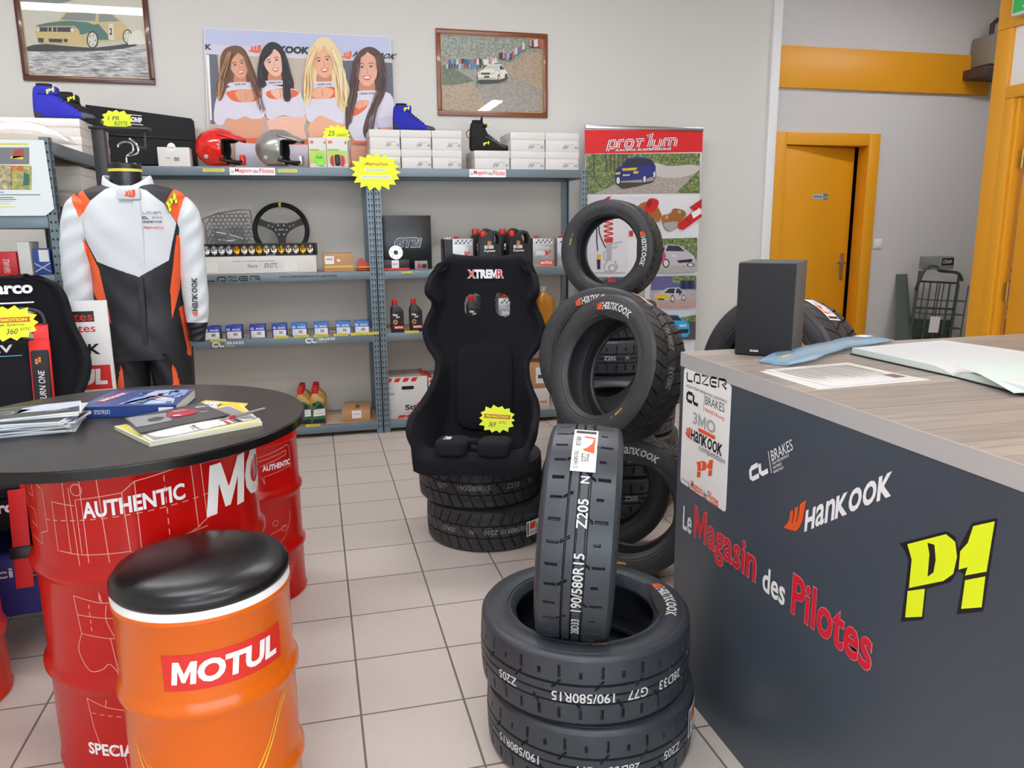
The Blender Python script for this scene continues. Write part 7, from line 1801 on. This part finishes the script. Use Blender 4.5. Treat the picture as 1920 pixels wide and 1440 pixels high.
def art1(A, a0, a1, c0, c1):
    A.T = lambda x, y: (x/4, y/4); P = A.P; f = A.f()
    HZ = M('photo_haze', '#cfccbb', .5); G1 = M('photo_cream', '#d2bd86', .5); G2 = M('photo_teal', '#4f7d78', .5); DK = M('photo_dark', '#3e3d40', .5); WN = M('photo_glass', '#8d958f', .5); LT = M('photo_light', '#dedccb', .5); YW = M('photo_beige', '#b6b09c', .5)
    A.m.m(HZ).d2([(a0, c0), (a1, c0), (a1, c1), (a0, c1)], lambda a, b: Vector((a, -.0032, b)))
    A.m.m(SNOWP).d2([(a0, c0), (a1, c0), (a1, c0+.20), (a0, c0+.155)], lambda a, b: Vector((a, -.0035, b))); A.k = 4
    A.p(M('photo_branch', '#8d8f86', .5), [(170, -40), (560, -40), (520, 10), (300, 50), (180, 60)], 3)
    A.p(DK, [(205, 350), (350, 330), (700, 360), (1000, 320), (1020, 345), (800, 380), (420, 385), (215, 385)], 2)
    A.p(G1, [(265, 190), (330, 178), (450, 148), (560, 150), (800, 165), (930, 175), (990, 235), (995, 290), (930, 300), (860, 312), (735, 315), (650, 345), (290, 325), (262, 250)], 0)
    A.p(G2, [(290, 185), (450, 160), (640, 160), (740, 220), (650, 250), (600, 258), (560, 195), (300, 200)], 2); A.p(G2, [(640, 200), (740, 180), (810, 260), (815, 300), (735, 300)], 0)
    A.p(G1, [(440, 150), (490, 90), (740, 85), (830, 90), (930, 165), (740, 175)], 0); A.p(WN, [(455, 148), (500, 98), (720, 92), (715, 160)], 0); A.p(WN, [(740, 165), (742, 95), (820, 95), (900, 160)], 0)
    A.p(LT, [(815, 180), (850, 175), (858, 300), (815, 298)]); A.t(INK, '2', 823, 262, 842, 262, 52, .05)
    A.p(DK, [(275, 205), (560, 205), (560, 240), (275, 238)]); A.e(LT, 286, 222, 14, 17); A.e(LT, 545, 226, 16, 18); A.l(LT, [[(362, 208), (362, 242), (392, 242), (392, 208)], [(396, 208), (396, 244), (428, 244), (428, 208)]], 5)
    A.p(DK, [(365, 290), (470, 294), (465, 320), (370, 316)]); A.p(DK, [(285, 285), (330, 288), (328, 322), (290, 318)]); A.p(DK, [(480, 292), (510, 294), (508, 318), (482, 316)])
    for x, y, r in ((695, 300, 1), (957, 275, .8)):
        A.e(DK, x, y, 44*r, 66*r); A.e(LT, x, y, 34*r, 55*r)
        for k in range(5): A.p(WN, [(x+12*r*math.cos(k*1.2566+.3), y+18*r*math.sin(k*1.2566+.3)), (x+28*r*math.cos(k*1.2566-.15), y+45*r*math.sin(k*1.2566-.15)), (x+28*r*math.cos(k*1.2566+.35), y+45*r*math.sin(k*1.2566+.35))])
    A.p(LT, [(990, 250), (1060, 230), (1090, 330), (1010, 335), (960, 330)], 4)
framed('mahogany framed photo of a cream and teal rally car, upper left', -1.79, -1.008, 2.368, 2.955, FRW, art1)
def art2(A, a0, a1, c0, c1):
    A.T = lambda x, y: (800+x/7.579, 40+y/7.579)
    fl = lambda mat, pts, y: A.m.m(mat).d2(pts, lambda a, b: Vector((a, y, b)))
    fl(FOLG, [(a0, c0), (a1, c0), (a1, c1), (a0, c1)], -.0032); A.k = 3
    A.p(GRAV, [(430, 720), (640, 690), (800, 720), (1100, 650), (1300, 830), (1560, 980), (1635, 990), (1640, 1275), (830, 1260), (760, 1000), (850, 880), (620, 840), (580, 760)], 0)
    A.p(LEAFL, [(1100, 640), (1280, 540), (1420, 430), (1640, 370), (1640, 985), (1500, 940), (1300, 800), (1180, 770)], 0)
    A.p(LEAFL, [(225, 830), (640, 850), (760, 1000), (830, 1262), (235, 1245)], 0)
    A.p(MF('photo_bush', ['#3d4a3c', '#66735d', '#8d9477'], 60), [(225, 640), (330, 640), (600, 800), (640, 860), (225, 900)], 3)
    random.seed(12); PC = [M('crowd'+str(i), h, .5) for i, h in enumerate(('#b5473f', '#3f5f88', '#7fa6c4', '#2f3338', '#d8d3cc', '#c98a80', '#4d8aa5'))]
    for i in range(20):
        x = 290+i*36; y = 560+random.uniform(-10, 15)
        if 780 < x < 860: continue
        A.p(random.choice(PC), [(x-16, y-20), (x+16, y-20), (x+18, y+50), (x-18, y+50)]); A.p(random.choice(PC), [(x-13, y+50), (x+13, y+50), (x+10, y+110), (x-12, y+110)]); A.e(SKIN[1], x, y-32, 9, 13, n=8)
    for i in range(14):
        x = 1040+i*25; y = 480-max(0, i-6)*18+random.uniform(-20, 20); A.p(random.choice(PC), [(x-14, y-30), (x+14, y-30), (x+15, y+55), (x-15, y+55)]); A.e(SKIN[1], x, y-42, 8, 11, n=8)
    for i in range(6):
        x = 1470+i*28; y = 330+random.uniform(-20, 20); A.p(random.choice(PC), [(x-16, y-50), (x+16, y-50), (x+16, y+55), (x-16, y+55)])
    CW_ = M('photo_white_car', '#dfddcb', .5); DK = M('photo_dark'); WN = M('photo_pane', '#b9c4b4', .5)
    A.p(PC[4], [(785, 545), (870, 545), (870, 630), (800, 630)])
    A.p(DK, [(730, 850), (1000, 840), (1140, 800), (1130, 830), (1030, 870), (760, 880)], 2)
    A.p(CW_, [(715, 740), (800, 690), (870, 620), (1050, 620), (1100, 690), (1135, 740), (1130, 800), (1030, 835), (720, 835)], 0)
    A.p(WN, [(820, 685), (880, 630), (1015, 632), (1010, 690)]); A.p(DK, [(1025, 640), (1055, 640), (1095, 690), (1030, 700)])
    A.p(DK, [(765, 738), (890, 738), (888, 768), (765, 768)]); A.p(WN, [(725, 738), (760, 738), (758, 768), (728, 768)]); A.p(WN, [(900, 738), (960, 738), (958, 765), (900, 765)]); A.p(DK, [(805, 785), (880, 785), (878, 810), (805, 810)])
    A.e(DK, 1015, 810, 20, 55); A.e(DK, 1115, 790, 17, 42); A.e(PC[4], 1018, 812, 10, 32); A.l(DK, [[(715, 815), (970, 815)], [(940, 710), (1010, 700), (1040, 750)]], 6)
framed('oak framed photo of a white rally car on a gravel bend', .872, 1.703, 2.222, 2.812, FRO, art2)

# ---- roll-up banner
BY = .465; T4 = lambda x, y: (1060+x/3.2727, 220+y/3.2727)
P = PY(BY); q0, q1 = P(1097, 240), P(1318, 240); o = Vector(((q0.x+q1.x)/2, BY, 0)); t = thing('rollup_banner', 'roll-up banner with red header and rally photos beside the shelving', 'banner', o)
w = (q1.x-q0.x)/2; zt = (q0.z+q1.z)/2
MB(STEEL).rbox(-w, w, -.014, .016, zt-.015, zt+.012, .004).build('top_rail', t)
MB(STEEL).rbox(-w-.01, w+.01, -.06, .09, 0.012, .085, .012).build('base_cassette', t)
m = MB(STEEL)
m.cyl((0, .03, .08), (0, .02, zt), .010, 10); m.build('pole', t)
m = MB(BLK)
for x in (-w*.8, w*.8): m.rbox(x-.02, x+.02, -.14, .16, 0, .014, .004)
m.build('foot', t)
BWH = M('banner_white', '#dcdcde', .35); MB(BWH).box(-w+.004, w-.004, -.001, .001, .08, zt-.01).build('sheet', t)
A = Art(PY(BY-.0016), o, T4); BRD = M('banner_red', '#da2026', .35)
xl, xr = 118, 845
A.p(BRD, [(xl, 77), (845, 80), (841, 213), (xl+1, 224)])
# word mark: white rounded letters in a black and red outline
WM = [[(0, -18), (0, 46), (28, 46), (36, 38), (36, 10), (28, 2), (0, 2)], [(56, 0), (56, 46), (82, 46)], [(98, 24), (98, 38), (106, 46), (128, 46), (136, 38), (136, 10), (128, 2), (106, 2), (98, 10), (98, 24)],
      [(150, 46), (198, 46)], [(173, 46), (173, 0)], [(210, 66), (234, 86), (234, 0)], [(256, 46), (256, 10), (264, 2), (296, 2), (296, 46)], [(318, 0), (318, 46), (378, 46), (386, 38), (386, 0)], [(352, 46), (352, 0)]]
WM = [[(262+a*1.06+b*.26, 190-a*.034-b*1.0) for a, b in l] for l in WM]
A.l(INK, WM, 25); A.l(TXTW, WM, 19); A.l(BRD, WM, 7)
A.t(INK, 'RACING SUSPENSIONS', 305, 210, 652, 201, 17, .07, .25); A.t(TXTW, 'RACING SUSPENSIONS', 306, 209, 651, 200, 14, .03, .25)
def pic(mat, x0, y0, x1, y1, y2=None): A.p(mat, [(x0, y0), (x1, y1), (x1-1, (y2 or y1)), (x0+2, (y2 or y1)+(y0-y1) if False else (y2 or y1))])
# photo 1
A.p(FOL, [(126, 226), (826, 220), (824, 466), (132, 472)])
A.p(GRAV, [(180, 470), (330, 400), (550, 330), (700, 330), (822, 330), (822, 400), (760, 440), (690, 468)], 0); A.p(M('photo_dust', '#c3bcb6', .5), [(540, 280), (640, 300), (760, 290), (822, 300), (820, 330), (700, 370), (560, 360)], 3)
A.p(FOL, [(680, 466), (760, 380), (824, 320), (824, 466)])
TRK = M('photo_trunk', '#55503f', .6)
for x in (175, 250, 278, 300, 325, 350, 375): A.p(TRK, [(x-5, 224), (x+5, 224), (x+5, 380 if x < 200 else 330), (x-5, 380 if x < 200 else 330)])
CB = M('car_blue', '#20307a', .35); CYL = M('car_yellow', '#d9b52c', .35); CGL = M('car_glass', '#2b3140', .3); CTY = M('car_tyre', '#1b1c20', .5); CWL = M('car_wheel', '#c9cbd0', .4); CSL = M('car_silver', '#b7b4b9', .35)
A.p(M('photo_shadow', '#403c36', .6), [(310, 400), (480, 400), (540, 385), (520, 405), (360, 440), (330, 425)], 2)
def car(pts, mats, glass, side, lamps, grille, wheels, extra=()):
    A.p(mats, pts); A.p(CGL, glass); A.p(CGL, side)
    for l_ in lamps: A.p(CYL if l_[0] == 'y' else CWL, l_[1])
    A.p(CTY, grille)
    for x, y, rx, ry in wheels: A.e(CTY, x, y, rx, ry); A.e(CWL, x, y, rx*.68, ry*.72)
    for mt, pl in extra: A.p(mt, pl)
car([(303, 345), (310, 318), (340, 300), (375, 252), (480, 246), (530, 262), (553, 300), (553, 350), (530, 365), (490, 380), (360, 390), (308, 385)], CB, [(345, 305), (382, 258), (474, 258), (480, 300)], [(486, 296), (488, 256), (520, 264), (540, 296)], [('y', [(306, 340), (335, 335), (335, 350), (308, 352)]), ('y', [(415, 332), (448, 330), (445, 345), (418, 347)])], [(340, 350), (410, 348), (408, 362), (342, 364)], [(484, 380, 14, 28), (544, 352, 11, 28), (322, 388, 16, 30)], [(CYL, [(345, 315), (440, 308), (430, 325), (350, 328)]), (CWL, [(350, 352), (395, 350), (394, 358), (350, 360)])])
# strut, mount and damper product shots
PG = M('banner_grey', '#d3d3d8', .35); PBR = M('mount_copper', '#a66a35', .3, .3); PRD = M('damper_red', '#c62222', .3); PSV = M('strut_silver', '#a9aaac', .3, .3)
A.p(PG, [(134, 486), (376, 486), (372, 952), (134, 952)]); A.p(PG, [(388, 486), (575, 486), (573, 600), (388, 600)])
A.p(PRD, [(232, 505), (262, 486), (280, 488), (248, 518)]); A.p(CYL, [(205, 515), (235, 500), (228, 522)])
A.l(PRD, [[(262+(28 if i % 2 else -28), 610+i*15), (262+(-28 if i % 2 else 28), 622+i*15)] for i in range(10)], 9)
A.p(PRD, [(238, 742), (290, 742), (288, 768), (238, 768)]); A.p(PSV, [(246, 768), (284, 768), (280, 880), (250, 880)]); A.l(PSV, [[(270, 780), (345, 762)], [(285, 800), (310, 800), (308, 780)], [(255, 880), (235, 910), (240, 945), (300, 945), (318, 920), (300, 880)], [(255, 820), (232, 830), (236, 870), (262, 880)]], 9); A.e(PSV, 285, 925, 26, 26); A.e(PG, 285, 925, 15, 15)
A.l(CTY, [spline([(202, 610), (205, 700), (225, 760), (245, 800)], 5, False), spline([(190, 680), (190, 760), (196, 820)], 5, False)], 7); A.p(CYL, [(192, 845), (215, 840), (215, 878), (192, 878)]); A.p(CTY, [(190, 872), (212, 872), (212, 932), (192, 932)]); A.p(PSV, [(155, 640), (172, 640), (172, 710), (155, 710)])
A.e(PBR, 500, 580, 72, 62); A.p(PBR, [(430, 560), (570, 560), (572, 640), (440, 640)], 2); A.p(PRD, [(480, 560), (510, 500), (560, 505), (568, 535), (540, 580), (500, 585)], 3); A.p(M('damper_dark_red', '#8e1a1a', .3), [(495, 520), (520, 505), (530, 520), (505, 560)], 2); A.p(PRD, [(388, 696), (412, 696), (412, 730), (388, 730)])
A.p(PBR, [(587, 608), (640, 590), (660, 560), (720, 570), (735, 600), (700, 640), (680, 670), (640, 698), (605, 680)], 3); A.e(PSV, 618, 612, 10, 12); A.e(PSV, 695, 580, 10, 12); A.p(PSV, [(600, 650), (680, 640), (680, 670), (640, 696), (612, 682)], 3); A.p(PRD, [(685, 655), (800, 560), (832, 600), (832, 610), (720, 690), (690, 685)], 0); A.p(PRD, [(755, 555), (832, 500), (832, 560), (790, 575)]); A.p(TXTW, [(768, 588), (820, 555), (828, 590), (780, 622)]); A.l(M('damper_dark_red'), [[(770, 545), (800, 570)], [(795, 525), (822, 552)], [(735, 612), (760, 650)]], 6)
# small car photos
A.p(FOL, [(560, 745), (805, 738), (803, 880), (560, 880)]); A.p(ROADP, [(560, 880), (803, 870), (803, 948), (560, 955)])
car([(560, 840), (575, 800), (620, 780), (690, 782), (735, 812), (775, 840), (792, 870), (785, 908), (640, 910), (600, 925), (560, 920)], CSL, [(610, 820), (625, 785), (690, 788), (728, 822)], [(570, 830), (585, 800), (605, 795), (600, 830)], [('w', [(645, 835), (680, 850), (675, 860), (648, 855)]), ('w', [(770, 850), (785, 855), (783, 868), (770, 864)])], [(680, 878), (775, 868), (770, 888), (690, 893)], [(612, 895, 22, 28), (762, 905, 22, 14)], [(M('car_magenta', '#c04a78', .35), [(560, 850), (600, 820), (612, 850), (600, 890), (560, 900)])])
A.p(M('photo_tent', '#5c5a86', .5), [(520, 975), (798, 970), (797, 1060), (520, 1060)]); A.p(FOL, [(650, 975), (798, 970), (797, 1010), (655, 1020)]); A.p(ROADP, [(520, 1060), (797, 1055), (796, 1162), (520, 1165)]); A.p(M('photo_pinkroad', '#b98f8f', .5), [(560, 1140), (796, 1125), (796, 1162), (560, 1165)])
for i in range(7): A.p([CB, CTY, CGL][i % 3], [(700+i*12, 1000), (711+i*12, 1000), (712+i*12, 1050), (700+i*12, 1050)])
car([(535, 1090), (560, 1080), (620, 1045), (690, 1042), (725, 1070), (740, 1090), (730, 1115), (640, 1122), (560, 1122), (536, 1110)], CSL, [(600, 1076), (628, 1050), (665, 1048), (660, 1080)], [(670, 1078), (675, 1050), (692, 1050), (715, 1076)], [('y', [(540, 1090), (600, 1085), (640, 1100), (600, 1120), (550, 1115)])], [(560, 1110), (600, 1112), (598, 1120), (562, 1118)], [(650, 1112, 13, 22), (718, 1105, 12, 20)], [(CB, [(690, 1070), (700, 1070), (700, 1090), (690, 1090)]), (PRD, [(640, 1090), (655, 1085), (660, 1095), (645, 1100)])])
A.p(M('photo_sky_grey', '#c3c7cc', .5), [(560, 1185), (794, 1180), (792, 1290), (560, 1290)]); A.p(FOL, [(700, 1225), (793, 1210), (792, 1255), (700, 1260)]); A.p(M('photo_asphalt', '#45474c', .6), [(560, 1255), (792, 1250), (790, 1362), (560, 1362)])
CAZ = M('car_azure', '#2fa6da', .3)
car([(560, 1240), (610, 1208), (680, 1210), (715, 1240), (750, 1262), (755, 1320), (740, 1345), (640, 1345), (600, 1330), (560, 1330)], CAZ, [(615, 1245), (625, 1214), (680, 1216), (708, 1245)], [(580, 1240), (600, 1215), (612, 1215), (605, 1243)], [('w', [(690, 1270), (735, 1268), (733, 1282), (695, 1284)])], [(680, 1300), (748, 1296), (746, 1320), (682, 1325)], [(630, 1325, 16, 24)], [])
A.p(FOL, [(132, 980), (480, 975), (480, 1060), (134, 1060)]); A.p(GRAV, [(134, 1060), (480, 1060), (480, 1160), (134, 1160)])
car([(185, 1080), (215, 1010), (250, 985), (340, 985), (365, 1010), (385, 1080), (380, 1140), (190, 1140)], CB, [(215, 1050), (240, 1000), (335, 1000), (360, 1050)], [(195, 1060), (205, 1040), (210, 1050), (205, 1070)], [('y', [(200, 1085), (240, 1090), (235, 1105), (202, 1100)]), ('y', [(335, 1090), (372, 1085), (370, 1100), (338, 1105)])], [(245, 1095), (325, 1095), (322, 1115), (248, 1115)], [(205, 1140, 16, 25), (365, 1140, 16, 25)], [(PRD, [(250, 990), (300, 988), (300, 1008), (255, 1010)])])
A.m.build('print', t)
